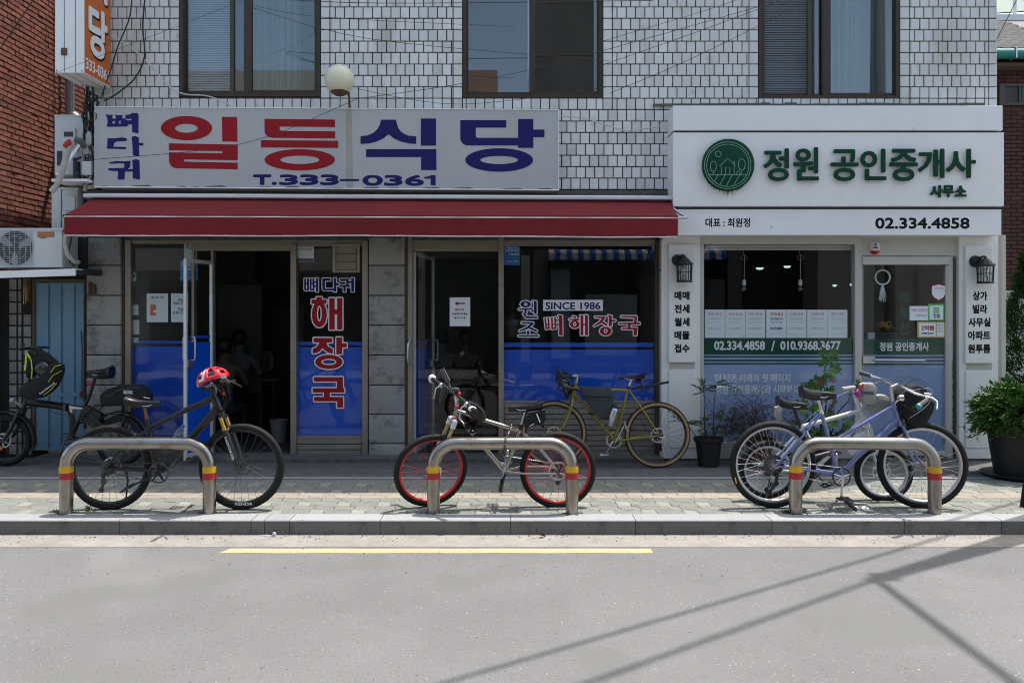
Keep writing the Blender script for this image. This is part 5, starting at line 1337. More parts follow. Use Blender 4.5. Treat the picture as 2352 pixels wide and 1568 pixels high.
wire('hanging_cable', 'thin white cable from the right end of the signboard to the realtor sign', [P(1283, 267, 8.85), P(1340, 272, 8.93), P(1400, 290, 8.95), P(1450, 300, 8.95), P(1545, 285, 8.8)], 0.007, 'cable_white')
wire('hanging_cable', 'black cable bent in the corner beside the white pilaster under the awning', [P(1522, 548, 8.9), P(1508, 560, 8.9), P(1500, 590, 8.9), P(1508, 615, 8.92), P(1519, 622, 8.9)], 0.007)
# overhead service wires crossing in front of the facade
ow = [((-40, 170), (40, 55), (110, -50), 8.0, .006, 'steep wire across the brick wall at the top left'), ((-60, 240), (560, 0), (640, -60), 8.3, .0018, 'very thin wire across the brick wall'),
      ((550, -8), (860, 8), (1500, 2), 8.2, .004, 'wire along the top edge in front of the middle window'), ((560, 8), (740, 40), (1180, 62), 8.2, .0025, 'thin wire falling from the left window towards the middle window'),
      ((560, 12), (850, 90), (1400, 140), 8.3, .003, 'thin wire drooping in front of the tiles between the left windows'), ((218, 367), (560, 330), (820, 228), 8.25, .003, 'thin wire rising across the signboard to the globe lamp'),
      ((820, 228), (1200, 165), (1800, 0), 8.25, .003, 'thin wire rising from the globe lamp to the top right'), ((820, 205), (1060, 240), (1400, 200), 8.25, .0025, 'thin wire sagging under the middle window'),
      ((1385, 150), (1640, 60), (1900, -40), 8.3, .003, 'thin wire rising between the middle and right windows'), ((1400, 215), (1600, 130), (1920, -30), 8.35, .003, 'lower thin wire rising towards the right window'),
      ((1385, 95), (1620, 25), (1750, -20), 8.3, .0025, 'upper thin wire rising towards the right window'), ((2270, 130), (2310, 50), (2345, -20), 9.6, .005, 'short wire at the top right corner of the tiled building')]
for a, b_, c_, y, r_, lb in ow:
    wire('overhead_wire', lb, [P(*a, y), P(*b_, y), P(*c_, y)], r_, n_=5)['group'] = 'overhead wires crossing the facade'

# orange projecting sign
os_ = thing('projecting_sign', 'tall orange and white box sign projecting over the alley at the top left', 'sign', (-4.65, 8.7, 4.2))
xR, xL, yF, yB_, zb_ = -4.51, -4.815, 8.39, 8.95, 4.178
mb = MB(); mb.box(xL, xR, yF, yB_, zb_, 6.6); mb.build('box', 'metal_white', os_, bevel=0.006)
mb = MB(); mb.box(xR+0.0015, xR+0.004, yF+0.012, yB_-0.012, zb_+0.012, 6.59); mb.build('face', 'orange_sign', os_)
mb = MB()
for x in (xL+0.097, xL+0.215): mb.box(x, x+0.005, yF-0.0015, yF+0.001, zb_+0.004, 6.5); mb.box(x, x+0.006, yF+0.01, yB_-0.01, zb_-0.0015, zb_)
mb.build('seam', 'ac_dark', os_)
mb = MB(); mb.box(xL+0.07, xL+0.13, yF-0.012, yF-0.002, zb_+0.185, zb_+0.26); mb.build('hinge', 'rust', os_, bevel=0.002)
mb = MB()
for x in (xL+0.02, xR-0.02): mb.lathe([(0, -.004), (.006, -.004), (.006, .002)], (x, yF-0.002, zb_+0.02), 'y', 8)
mb.build('screws', 'rust', os_)
def side_text(body_or_shape, y0, y1, z0, z1, m_, bold, lift):
    vs, fs = body_or_shape if isinstance(body_or_shape, tuple) else glyph(body_or_shape)
    xa = min(v[0] for v in vs); xb = max(v[0] for v in vs); za = min(v[1] for v in vs); zb2 = max(v[1] for v in vs)
    mb = MB(); offs = [(0, 0)]+[(bold*math.cos(t), bold*math.sin(t)) for t in [2*math.pi*k/10 for k in range(10)]] if bold else [(0, 0)]
    for k_, (oy, oz) in enumerate(offs):
        mb.add([(xR+lift+0.00006*k_, y0+(v[0]-xa)/(xb-xa)*(y1-y0)+oy, z0+(v[1]-za)/(zb2-za)*(z1-z0)+oz) for v in vs], fs)
    return mb.build('lettering', m_, os_)
# picture y 30..140 at front; plane x constant: height scale taken at mid depth
def zz(dy, y=8.67): return Z(dy, y)
side_text('당', 8.50, 8.86, 4.42+0.0, 4.93, 'letter_black', 0.026, 0.006); side_text('당', 8.485, 8.845, 4.435, 4.945, 'letter_white', 0.020, 0.0085)
side_text('식', 8.50, 8.86, 5.06, 5.58, 'letter_black', 0.026, 0.006); side_text('식', 8.485, 8.845, 5.075, 5.595, 'letter_white', 0.020, 0.0085)
side_text('333-0361', 8.42, 8.895, 4.235, 4.35, 'letter_white', 0.004, 0.006)

# ================================================================== RIGHT SIDE HOUSE
YH = 13.6
rh = thing('brick_house', 'dark red brick house with grey shingled roof behind the right end of the building', 'house', P(2330, 900, YH))
hx0 = X(2240, YH)
ZE = Z(140, YH-0.3)
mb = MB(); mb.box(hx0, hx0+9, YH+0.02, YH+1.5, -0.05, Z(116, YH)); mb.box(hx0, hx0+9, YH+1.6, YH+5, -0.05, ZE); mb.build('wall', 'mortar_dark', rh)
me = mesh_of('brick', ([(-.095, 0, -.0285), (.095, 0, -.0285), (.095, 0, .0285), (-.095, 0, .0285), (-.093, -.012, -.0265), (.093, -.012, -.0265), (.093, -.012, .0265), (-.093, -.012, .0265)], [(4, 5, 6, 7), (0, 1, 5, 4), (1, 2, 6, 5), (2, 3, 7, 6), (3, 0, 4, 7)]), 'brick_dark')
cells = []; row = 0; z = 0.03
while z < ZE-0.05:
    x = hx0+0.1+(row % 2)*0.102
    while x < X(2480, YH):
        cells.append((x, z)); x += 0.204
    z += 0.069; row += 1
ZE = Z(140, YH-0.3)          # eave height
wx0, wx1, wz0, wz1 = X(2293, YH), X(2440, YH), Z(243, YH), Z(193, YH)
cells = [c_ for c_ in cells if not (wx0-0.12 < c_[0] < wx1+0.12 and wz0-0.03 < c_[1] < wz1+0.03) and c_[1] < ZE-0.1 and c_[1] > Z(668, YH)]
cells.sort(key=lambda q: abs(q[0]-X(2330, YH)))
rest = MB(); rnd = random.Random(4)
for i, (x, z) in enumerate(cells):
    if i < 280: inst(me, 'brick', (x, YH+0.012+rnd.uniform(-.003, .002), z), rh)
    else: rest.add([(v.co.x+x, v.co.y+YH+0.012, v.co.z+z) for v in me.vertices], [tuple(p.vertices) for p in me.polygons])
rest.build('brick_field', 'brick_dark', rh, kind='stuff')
mb = MB(); mb.box(hx0, hx0+9, YH-0.03, YH+0.018, -0.05, Z(668, YH)); mb.build('plinth', 'metal_cream', rh)
fr = MB()
for r in ((wx0, wx0+.1, wz0, wz1), (wx0+.1, wx1, wz1-.05, wz1), (wx0+.1, wx1, wz0, wz0+.05), (X(2338, YH), X(2343, YH), wz0+.05, wz1-.05)): fr.box(r[0], r[1], YH-0.03, YH+0.03, r[2], r[3])
wn = fr.build('window', 'alu_dark', rh, bevel=0.004)
mb = MB(); mb.box(wx0+.1, wx1, YH-0.004, YH+0.002, wz0+.05, wz1-.05); mb.build('pane', 'opp_dark', wn)
mb = MB(); mb.box(X(2346, YH), wx1, YH-0.012, YH-0.006, wz0+.05, wz1-.05); mb.build('inner_sash', 'tarp_green', wn)
# roof: eave at the front, rising away; hexagonal shingles laid one by one
rf = MB(); ex0, ex1, ey, ez = hx0-0.3, hx0+9, YH-0.35, Z(112, YH-0.35)
slope = math.radians(31); L_ = 2.4
def rp(u, v_, h=0.0): return (u, ey+v_*math.cos(slope)-h*math.sin(slope), ez+v_*math.sin(slope)+h*math.cos(slope))
rf.loft([[rp(ex0, 0), rp(ex0, L_), rp(ex0, L_, -0.1), rp(ex0, 0, -0.1)], [rp(ex1, 0), rp(ex1, L_), rp(ex1, L_, -0.1), rp(ex1, 0, -0.1)]])
roof = rf.build('roof', 'ac_dark', rh)
sw_, sh_ = 0.215, 0.155
def hexm():
    h = 0.012; a = sw_/2-0.004
    pts = [(-a, sh_), (a, sh_), (a, 0.05), (a*0.5, 0.0), (-a*0.5, 0.0), (-a, 0.05)]
    v = [(x, y*math.cos(slope)-hh*math.sin(slope), y*math.sin(slope)+hh*math.cos(slope)) for hh in (0.001, h) for x, y in pts]
    f = [(6, 7, 8, 9, 10, 11)]+[(i, (i+1) % 6, 6+(i+1) % 6, 6+i) for i in range(6)]
    return mesh_of('shingle', (v, f), 'shingle')
hm = hexm(); row = 0; v_ = 0.0; cnt = 0
while v_ < L_-0.2:
    u = ex0+0.2+(row % 2)*sw_/2
    while u < X(2440, YH) and cnt < 280:
        b = rp(u, v_, 0.0015*(row % 2)); inst(hm, 'shingle', b, roof if False else rh); cnt += 1; u += sw_
    v_ += sh_-0.045; row += 1
mb = MB()
for x_ in (0,): mb.tube([(ex0, ey-0.03, ez-0.10), (ex1, ey-0.03, ez-0.10)], 0.085, 14)
mb.build('gutter', 'gutter_teal', rh, smooth=60)
mb = MB(); mb.box(ex0+0.7, ex0+0.72, ey-0.12, ey+0.05, ez-0.19, ez-0.01); mb.build('gutter_clip', 'alloy', rh)
mb = MB(); mb.box(ex0, ex1, ey+0.1, YH+0.1, ez-0.26, ez-0.2); mb.build('soffit', 'wood_frame', rh)
r0 = rp(0, L_); mb = MB(); mb.box(ex0, ex1, r0[1]-0.1, r0[1]+0.1, r0[2]-0.05, r0[2]+0.07); mb.build('ridge_board', 'plastic_white', rh)
e = thing('roof_canopy', 'green tarpaulin canopy on a white post above the shingled roof at the top right', 'canopy', (hx0, 16.5, 6))
mb = MB(); secs = []
for u in range(7):
    x = X(2290, 15.6)+u*0.7; secs.append([(x, 15.6, Z(30, 15.6)+.05*math.sin(u*2)), (x, 16.4, Z(30, 15.6)+0.75+.05*math.sin(u*1.3)), (x, 18, Z(30, 15.6)+1.7)])
mb.loft(secs, caps=False, closed=False); mb.loft([[(a, b_, c_-0.02) for a, b_, c_ in s_] for s_ in secs], caps=False, closed=False); mb.build('tarpaulin', 'tarp_green', e)
mb = MB(); mb.tube([(X(2331, 15.4), 15.4, Z(60, 15.4)), (X(2331, 15.4), 15.4, Z(-60, 15.4))], 0.035, 8); mb.tube([(X(2290, 15.4), 15.4, Z(-30, 15.4)), (X(2420, 15.4), 15.4, Z(20, 15.4))], 0.03, 8); mb.build('post', 'plastic_white', e)
mb = MB(); mb.box(X(2293, 9.3), X(2303, 9.3), 9.24, 9.30, -0.02, Z(541, 9.3)); tag(mb.build('corner_trim', 'metal_cream'), 'narrow cream corner post closing the gap at the right end of the shop front', 'post')

# ================================================================== STREET POLE AND ITS CABLES (outside the frame, they throw the long shadows)
def shadow_src(dx, dy, h):     # point at height h whose shadow falls on the road at picture (dx,dy)
    Y = F*(EYE-ROADZ)/(dy-HY); x = X(dx, Y); k = (h-ROADZ)/SUN.z
    return Vector((x+SUN.x*k, Y+SUN.y*k, h))
top = shadow_src(2012, 1330, 9.6)
pl = thing('utility_pole', 'concrete utility pole standing on the pavement beyond the right edge', 'pole', (top.x, top.y, 0))
mb = MB(); mb.tube([(top.x, top.y, -0.02), (top.x, top.y, 9.7)], [0.145, 0.06], 16); mb.build('shaft', 'pole_concrete', pl, smooth=60)
mb = MB(); mb.box(top.x-0.08, top.x+0.08, top.y-0.08, top.y+0.08, 9.3, 9.34); mb.build('collar', 'alloy', pl)
def far(a, b_, t): return a+(b_-a)*t
b1 = shadow_src(1350, 1568, 9.5); c1 = shadow_src(2330, 1568, 9.3); a0 = shadow_src(2080, 1258, 8.6); a1_ = shadow_src(1020, 1568, 8.6)
mb = MB(); mb.tube([top, far(top, b1, 1), far(top, b1, 4)], 0.024, 7); tag(mb.build('power_cable', 'cable_black'), 'thick overhead cable leaving the pole along the street to the left', 'cable')
mb = MB(); mb.tube([top, far(top, c1, 1), far(top, c1, 5)], 0.038, 7); tag(mb.build('power_cable', 'cable_black'), 'thick overhead cable crossing the street from the pole', 'cable')
mb = MB(); mb.tube([far(a0, a1_, -1.2), a0, a1_, far(a0, a1_, 3)], 0.020, 7); tag(mb.build('power_cable', 'cable_black'), 'overhead cable running diagonally over the road beside the pole cables', 'cable')

# ================================================================== OPPOSITE SIDE OF THE STREET (seen only as reflections)
mb = MB(); mb.box(-60, 60, -12, -2.2, -0.2, 0.0); tag(mb.build('far_pavement', 'kerb_granite'), kind='structure')
ob = thing('opposite_building', 'brown building with dark shopfronts across the street, seen only in the window reflections', 'building', (2, -4.2, 0))
YO = -4.2
mb = MB(); mb.box(0.6, 8.5, YO-8, YO, 3.5, 10.5); mb.box(0.6, 8.5, YO-8, YO, 0, 0.3)
for x in (0.6, 3.6, 6.0, 8.1): mb.box(x, x+0.4, YO-8, YO-0.001, 0.3, 3.5)
mb.build('wall', 'opp_brown', ob)
mb = MB(); mb.box(1.0, 8.1, YO-0.6, YO-0.5, 0.3, 3.5); mb.build('shop_glass', 'opp_dark', ob)
for x0_, x1_, z0_, z1_, m_ in ((0.25, 0.5, 0.3, 3.3, 'opp_cream'), (1.1, 1.62, 0.4, 2.9, 'paper_dim'), (2.05, 3.5, 0.5, 2.2, 'paper_dim'), (4.2, 4.5, 0.3, 3.3, 'opp_cream'), (5.0, 5.9, 1.0, 2.6, 'shirt_grey')):
    mb = MB(); mb.box(x0_, x1_, YO+0.01, YO+0.05, z0_, z1_); mb.build('shop_panel', m_, ob)
for i, x in enumerate((1.4, 4.4, 6.6)):
    mb = MB(); mb.box(x, x+1.2, YO+0.002, YO+0.03, 5.0, 6.6); mb.build('window', 'opp_dark', ob)
aw2 = thing('striped_awning', 'blue and white striped awning across the street, seen only in reflections', 'awning', (3, YO, 3.3))
for i in range(30):
    x = 1.0+i*0.16; mb = MB(); mb.add([(x, YO+0.02, 3.55), (x+0.16, YO+0.02, 3.55), (x+0.16, YO+0.7, 3.30), (x, YO+0.7, 3.30), (x+.16, YO+0.7, 3.12), (x, YO+.7, 3.12)], [(0, 1, 2, 3), (3, 2, 4, 5)])
    mb.build('stripe', 'stripe_blue' if i % 2 else 'letter_white', aw2)
dk = thing('dark_block', 'dark low block added across the street to darken the reflections in the right doorway', 'building', (-1, -6, 0))  # added block, keeps the tower's reflection out of the doorway glass
mb = MB(); mb.box(-2.6, 0.6, -10, -5.6, -0.0, 4.3); mb.build('wall', 'opp_dark', dk)
mb = MB(); mb.box(-2.4, 0.4, -5.59, -5.5, 3.3, 4.0); mb.build('signboard', 'opp_brown', dk)
ob2 = thing('opposite_block', 'cream walled block across the street, seen only in the window reflections', 'building', (-6, -5, 0))
mb = MB(); mb.box(-11, -2.6, -12, -4.6, 2.9, 8.6); mb.box(-11, -2.6, -12, -5.0, -0.0, 2.9); mb.build('wall', 'opp_cream', ob2)
mb = MB(); mb.box(-10.5, -3.2, -4.99, -4.9, 0.2, 2.6); mb.build('shop_glass', 'opp_dark', ob2)
mb = MB(); mb.box(-2.3, -0.6, -16, -14, 0, 11.5); tag(mb.build('distant_tower', 'opp_pink'), 'small pink distant tower seen only in the middle window reflection', 'building')
mb = MB(); mb.box(8.5, 18, -12, -4.4, 0, 7.5); tag(mb.build('opposite_house', 'opp_cream'), 'pale low house across the street to the right, seen only in reflections', 'building')
mb = MB(); mb.box(-22, -11.2, -12, -4.8, 0, 7); tag(mb.build('opposite_house', 'opp_brown'), 'brown low house across the street to the left, seen only in reflections', 'building')
# ================================================================== INTERIOR OF THE RESTAURANT
rb = 12.6
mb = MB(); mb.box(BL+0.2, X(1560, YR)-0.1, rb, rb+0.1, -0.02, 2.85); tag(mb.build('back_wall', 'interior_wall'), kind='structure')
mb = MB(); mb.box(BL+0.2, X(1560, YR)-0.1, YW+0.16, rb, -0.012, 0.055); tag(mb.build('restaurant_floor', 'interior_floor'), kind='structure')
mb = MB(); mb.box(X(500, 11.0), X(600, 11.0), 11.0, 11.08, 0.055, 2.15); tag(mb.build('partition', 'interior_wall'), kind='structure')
e = thing('fridge', 'dark drinks fridge standing at the back of the restaurant behind the left doorway', 'fridge', (X(645, 12), 12, 0.05))
mb = MB(); mb.box(X(618, 12), X(700, 12), 12.0, 12.55, 0.06, 2.0); mb.build('cabinet', 'interior_dark', e, bevel=0.01)
mb = MB(); mb.box(X(622, 11.99), X(697, 11.99), 11.98, 11.995, 0.3, 1.75); mb.build('door', 'opp_dark', e, bevel=0.004)
def table(x, y, label):
    e = thing('table', label, 'table', (x, y, 0.055), 'dark tables in the restaurant')
    mb = MB(); mb.box(x-0.5, x+0.5, y-0.35, y+0.35, 0.72, 0.75); mb.build('tabletop', 'interior_wall', e, bevel=0.004)
    for sx in (-.42, .42):
        for sy_ in (-.28, .28): mb = MB(); mb.tube([(x+sx, y+sy_, 0.056), (x+sx, y+sy_, 0.719)], 0.018, 6); mb.build('leg', 'alloy_dark', e)
    return e
def chair(x, y, f_, label):
    e = thing('chair', label, 'chair', (x, y, 0.055), 'dark chairs in the restaurant')
    mb = MB(); mb.box(x-.2, x+.2, y-.2, y+.2, 0.44, 0.48); mb.build('seat', 'fabric_black', e, bevel=0.01)
    mb = MB(); mb.box(x-.19, x+.19, y+f_*.19, y+f_*.22, 0.62, 0.92); mb.build('backrest', 'fabric_black', e, bevel=0.008)
    for sx in (-.17, .17):
        for sy_ in (-.17, .17): mb = MB(); mb.tube([(x+sx, y+sy_, 0.056), (x+sx, y+sy_, 0.92 if sy_*f_ > 0 else 0.439)], 0.011, 6); mb.build('leg', 'alloy_dark', e)
    return e
xa, xb = X(545, 10.6), X(1040, 11)
table(xa+0.1, 11.15, 'dark table in front of the diner with his back to the left doorway') if False else None
table(X(575, 11.3), 11.3, 'dark table between the two diners behind the left doorway'); table(X(1040, 11.6), 11.6, 'dark table behind the right doorway')
chair(X(543, 10.6), 10.6, -1, 'dark chair under the diner in the grey shirt'); chair(X(596, 11.95), 11.95, 1, 'dark chair across the table behind the left doorway')
chair(X(1015, 11), 11.0, -1, 'dark chair behind the right doorway, left of two'); chair(X(1068, 11), 11.0, -1, 'dark chair behind the right doorway, right of two')
e = thing('bucket', 'pale grey plastic bucket on the floor inside the left doorway', 'bucket', P(641, 995, 9.9))
c = Vector((X(641, 9.9), 9.9, 0.055)); mb = MB(); mb.lathe([(0, 0), (.085, 0), (.108, .26), (.116, .262), (.116, .275), (.10, .275), (.08, .03), (0, .02)], c, 'z', 24); mb.build('bucket_body', 'pvc_grey', e, smooth=40)
e = thing('wall_fan', 'dark wall cupboard high up inside the left doorway', 'cupboard', P(545, 600, 11))
mb = MB(); mb.box(X(520, 10.98), X(602, 10.98), 10.7, 10.98, Z(654, 10.98), Z(580, 10.98)); mb.build('cabinet', 'interior_dark', e, bevel=0.006)

# ================================================================== PEOPLE
def person(name_label, joints, colors, loc, hair=True, face=1, cat='person'):
    """joints: dict name->(x,y,z,r); one continuous skinned body"""
    order = ['pelvis', 'waist', 'chest', 'neckb', 'neck', 'chin', 'head', 'crown']
    J = {k: (Vector(v[:3])+Vector(loc), v[3]) for k, v in joints.items()}
    edges = [(a, b_) for a, b_ in zip(order, order[1:])]
    for s_ in 'lr': edges += [('chest', 'sh'+s_), ('sh'+s_, 'el'+s_), ('el'+s_, 'wr'+s_), ('wr'+s_, 'ha'+s_), ('pelvis', 'hip'+s_), ('hip'+s_, 'kn'+s_), ('kn'+s_, 'an'+s_), ('an'+s_, 'to'+s_)]
    names = list(J); idx = {k: i for i, k in enumerate(names)}
    me = bpy.data.meshes.new('person_body'); me.from_pydata([tuple(J[k][0]) for k in names], [(idx[a], idx[b_]) for a, b_ in edges], [])
    o = bpy.data.objects.new('tmp', me); S.collection.objects.link(o)
    sk = o.modifiers.new('s', 'SKIN'); sv_ = me.skin_vertices[0].data
    for i, k in enumerate(names):
        r = J[k][1]; sv_[i].radius = r if isinstance(r, tuple) else (r, r)
        sv_[i].use_root = (k == 'pelvis')
    sb = o.modifiers.new('u', 'SUBSURF'); sb.levels = 2; sb.render_levels = 2
    bpy.context.view_layer.update()
    m2 = bpy.data.meshes.new_from_object(o.evaluated_get(bpy.context.evaluated_depsgraph_get())); bpy.data.objects.remove(o)
    m2.materials.clear()
    for m_ in ('skin', colors[0], colors[1], 'hair'): m2.materials.append(M[m_])
    hd = J['head'][0]; ch = J['chest'][0]; pv = J['pelvis'][0]
    segs = {'skin': [('neckb', 'neck'), ('chin', 'crown'), ('ell', 'wrl'), ('wrl', 'hal'), ('elr', 'wrr'), ('wrr', 'har')], 'top': [('waist', 'chest'), ('chest', 'neckb'), ('chest', 'shl'), ('chest', 'shr'), ('shl', 'ell'), ('shr', 'elr')],
            'bot': [('pelvis', 'waist'), ('pelvis', 'hipl'), ('pelvis', 'hipr'), ('hipl', 'knl'), ('hipr', 'knr'), ('knl', 'anl'), ('knr', 'anr'), ('anl', 'tol'), ('anr', 'tor')]}
    def ds(p, a, b_):
        ab = b_-a; t = max(0, min(1, (p-a).dot(ab)/max(1e-9, ab.length_squared))); return (p-(a+ab*t)).length
    for pl_ in m2.polygons:
        c_ = pl_.center; best = None
        for key, sg_ in segs.items():
            for a, b_ in sg_:
                d = ds(c_, J[a][0], J[b_][0])/max(0.03, (J[a][1] if not isinstance(J[a][1], tuple) else J[a][1][0]))
                if best is None or d < best[0]: best = (d, key)
        pl_.material_index = {'skin': 0, 'top': 1, 'bot': 2}[best[1]]
        pl_.use_smooth = True
    e = thing('person', name_label, cat, Vector(loc))
    b_ = bpy.data.objects.new('body', m2); S.collection.objects.link(b_); attach(b_, e)
    mb = MB()      # hair cap over skull
    f_ = face; hc = hd+Vector((0, -0.018*f_, 0.035)); mb.ball(hc, 0.108, 10, (0.90, 1.02, 1.02)); mb.build('hair', 'hair', e, smooth=60)
    mb = MB()
    for s_ in (-1, 1): mb = MB(); mb.ball(hd+Vector((s_*0.084, 0, -0.005)), 0.022, 6, (0.5, 0.8, 1.3)); mb.build('ear', 'skin', e, smooth=60)
    mb = MB(); mb.ball(hd+Vector((0, 0.105*f_, -0.015)), 0.016, 6, (0.8, 1.0, 1.5)); mb.build('nose', 'skin', e, smooth=60)
    mb = MB()
    for s_ in (-1, 1): mb.ball(hd+Vector((s_*0.033, 0.088*f_, 0.008)), 0.010, 6)
    mb.build('eyes', 'hair', e)
    # fingers
    for s_ in 'lr':
        h0, w0_ = J['ha'+s_][0], J['wr'+s_][0]; d = (h0-w0_).normalized(); side = d.cross(Vector((0, 0, 1))); side = side.normalized() if side.length > .1 else Vector((1, 0, 0)); dn = d.cross(side)
        mb = MB()
        for q in range(4): b0 = h0+side*(q-1.5)*0.019; L_ = (0.062, 0.072, 0.068, 0.054)[q]; mb.tube([b0-d*0.02, b0+d*L_*.45, b0+d*L_*.8+dn*0.02, b0+d*L_*.9+dn*0.035], [.010, .009, .008, .006], 6)
        mb.tube([w0_+side*0.03+d*.02, w0_+side*0.055+d*0.05, w0_+side*0.06+d*0.08+dn*.02], [.012, .010, .007], 6); mb.build('fingers', 'skin', e, smooth=60)
    return e
def seated(loc, f_, label, colors, lean=0.08, armx=0.2):
    """f_=+1 faces away from the street (+y)"""
    s_ = f_
    j = dict(pelvis=(0, 0, .50, (.155, .12)), waist=(0, .02*s_, .68, (.145, .105)), chest=(0, lean*s_, .93, (.165, .115)), neckb=(0, (lean+.02)*s_, 1.07, (.075, .06)), neck=(0, (lean+.03)*s_, 1.12, .05), chin=(0, (lean+.06)*s_, 1.17, (.06, .06)), head=(0, (lean+.06)*s_, 1.26, (.078, .092)), crown=(0, (lean+.05)*s_, 1.34, (.055, .065)),
             shl=(-.185, lean*s_, 1.02, .06), ell=(-.25, (lean+.14)*s_, .80, .042), wrl=(-.13, (lean+.36)*s_, .82, .028), hal=(-.10, (lean+.43)*s_, .83, (.04, .018)),
             shr=(.185, lean*s_, 1.02, .06), elr=(.25, (lean+.14)*s_, .80, .042), wrr=(.13, (lean+.34)*s_, .84, .028), har=(.09, (lean+.40)*s_, .88, (.04, .018)),
             hipl=(-.10, .03*s_, .49, .085), knl=(-.14, .42*s_, .50, .06), anl=(-.14, .40*s_, .10, .042), tol=(-.15, .54*s_, .06, .035),
             hipr=(.10, .03*s_, .49, .085), knr=(.14, .42*s_, .50, .06), anr=(.14, .40*s_, .10, .042), tor=(.15, .54*s_, .06, .035))
    return person(label, j, colors, loc, face=s_)
seated((X(543, 10.6), 10.6, 0.03), 1, 'person in a grey shirt seated with back to the street inside the left doorway', ('shirt_grey', 'trousers'))
seated((X(596, 11.9), 11.9, 0.03), -1, 'person in a white shirt seated facing the street behind the left doorway', ('shirt_white', 'trousers'))
seated((X(508, 9.95), 9.95, -0.05), 1, 'person in a tan top seated just inside the left doorway behind the open door', ('shirt_tan', 'trousers'))
seated((X(1015, 11), 11.0, 0.03), 1, 'dimly lit person seated inside the right doorway, left of two', ('shirt_grey', 'trousers'))
seated((X(1068, 11), 11.0, 0.03), 1, 'dimly lit person seated inside the right doorway, right of two', ('shirt_tan', 'trousers'))
# the photographer, standing behind the camera, appears as a reflection in the right window
j = dict(pelvis=(0, 0, .98, (.15, .11)), waist=(0, 0, 1.12, (.145, .10)), chest=(0, 0, 1.36, (.17, .115)), neckb=(0, 0, 1.50, (.07, .06)), neck=(0, .01, 1.55, .05), chin=(0, .03, 1.60, (.06, .06)), head=(0, .02, 1.68, (.078, .092)), crown=(0, .0, 1.77, (.055, .065)),
         shl=(-.19, 0, 1.45, .06), ell=(-.30, .10, 1.27, .042), wrl=(-.13, .19, 1.50, .028), hal=(-.08, .21, 1.57, (.04, .018)), shr=(.19, 0, 1.45, .06), elr=(.30, .10, 1.27, .042), wrr=(.13, .19, 1.52, .028), har=(.08, .21, 1.59, (.04, .018)),
         hipl=(-.10, 0, .95, .09), knl=(-.12, .02, .52, .06), anl=(-.13, 0, .12, .04), tol=(-.14, .14, .05, .035), hipr=(.10, 0, .95, .09), knr=(.12, .02, .52, .06), anr=(.13, 0, .12, .04), tor=(.14, .14, .05, .035))
ph = person('person in a white shirt photographing from across the street, seen only as a reflection', j, ('shirt_white', 'trousers'), (0.0, -0.42, 0.0))

# ================================================================== RACKS
def rack(dx0, dx1, label, YR_=6.56, base=1178):
    cx = (X(dx0, YR_)+X(dx1, YR_))/2; e = thing('bike_rack', label, 'bike rack', (cx, YR_, 0), 'steel hoop bike racks along the kerb')
    xl, xr = X(dx0, YR_), X(dx1, YR_); zt_ = 0.575; r = 0.19; tr = 0.0525
    pts = [(xl, YR_, -0.02), (xl, YR_, zt_-r)]+[(xl+r-r*math.cos(t), YR_, zt_-r+r*math.sin(t)) for t in [math.pi/2*i/12 for i in range(1, 13)]]+[(xr-r+r*math.sin(t), YR_, zt_-r+r*math.cos(t)) for t in [math.pi/2*i/12 for i in range(0, 13)]]+[(xr, YR_, -0.02)]
    mb = MB(); mb.tube(pts, tr, 32); mb.build('hoop', 'steel_rack', e, smooth=60)
    for x in (xl, xr):
        for z0, z1, m_, nm in ((.338, .392, 'tape_yellow', 'yellow_band'), (.284, .338, 'tape_red', 'red_band')):
            mb = MB(); rnd = random.Random(int(abs(x)*100)+int(z0*1000)); n_ = 40
            secs = []
            for z in (z0, z1):
                secs.append([(x+(tr+.0015)*math.cos(2*math.pi*k/n_), YR_+(tr+.0015)*math.sin(2*math.pi*k/n_), z+(rnd.uniform(-.003, .001) if z == z1 and nm == 'yellow_band' else 0)) for k in range(n_)])
            mb.loft(secs, caps=False); mb.build(nm, m_, e, smooth=60)
        mb = MB(); rnd = random.Random(int(x*77)+5)      # grit and broken paving round the foot
        for k in range(26):
            t = rnd.uniform(0, 6.28); rr = tr+rnd.uniform(0.0, .05); s_ = rnd.uniform(.004, .012); c_ = (x+rr*math.cos(t), YR_+rr*math.sin(t)*.8, 0.002); mb.ball(c_, s_, 3, (1, 1, .5))
        mb.build('grit', 'rough_concrete', e, kind='stuff')
    return e
r1 = rack(154, 480, 'steel hoop bike rack in front of the black mountain bike')
r2 = rack(995.5, 1313.5, 'steel hoop bike rack in front of the silver bike with red rims')
r3 = rack(1826.5, 2146.5, 'steel hoop bike rack in front of the lilac bike')

for r_, a_, t_ in ((r1, .010, .004), (r2, -.006, -.003), (r3, .004, .006)): r_.rotation_euler = (a_, t_, a_*1.5)
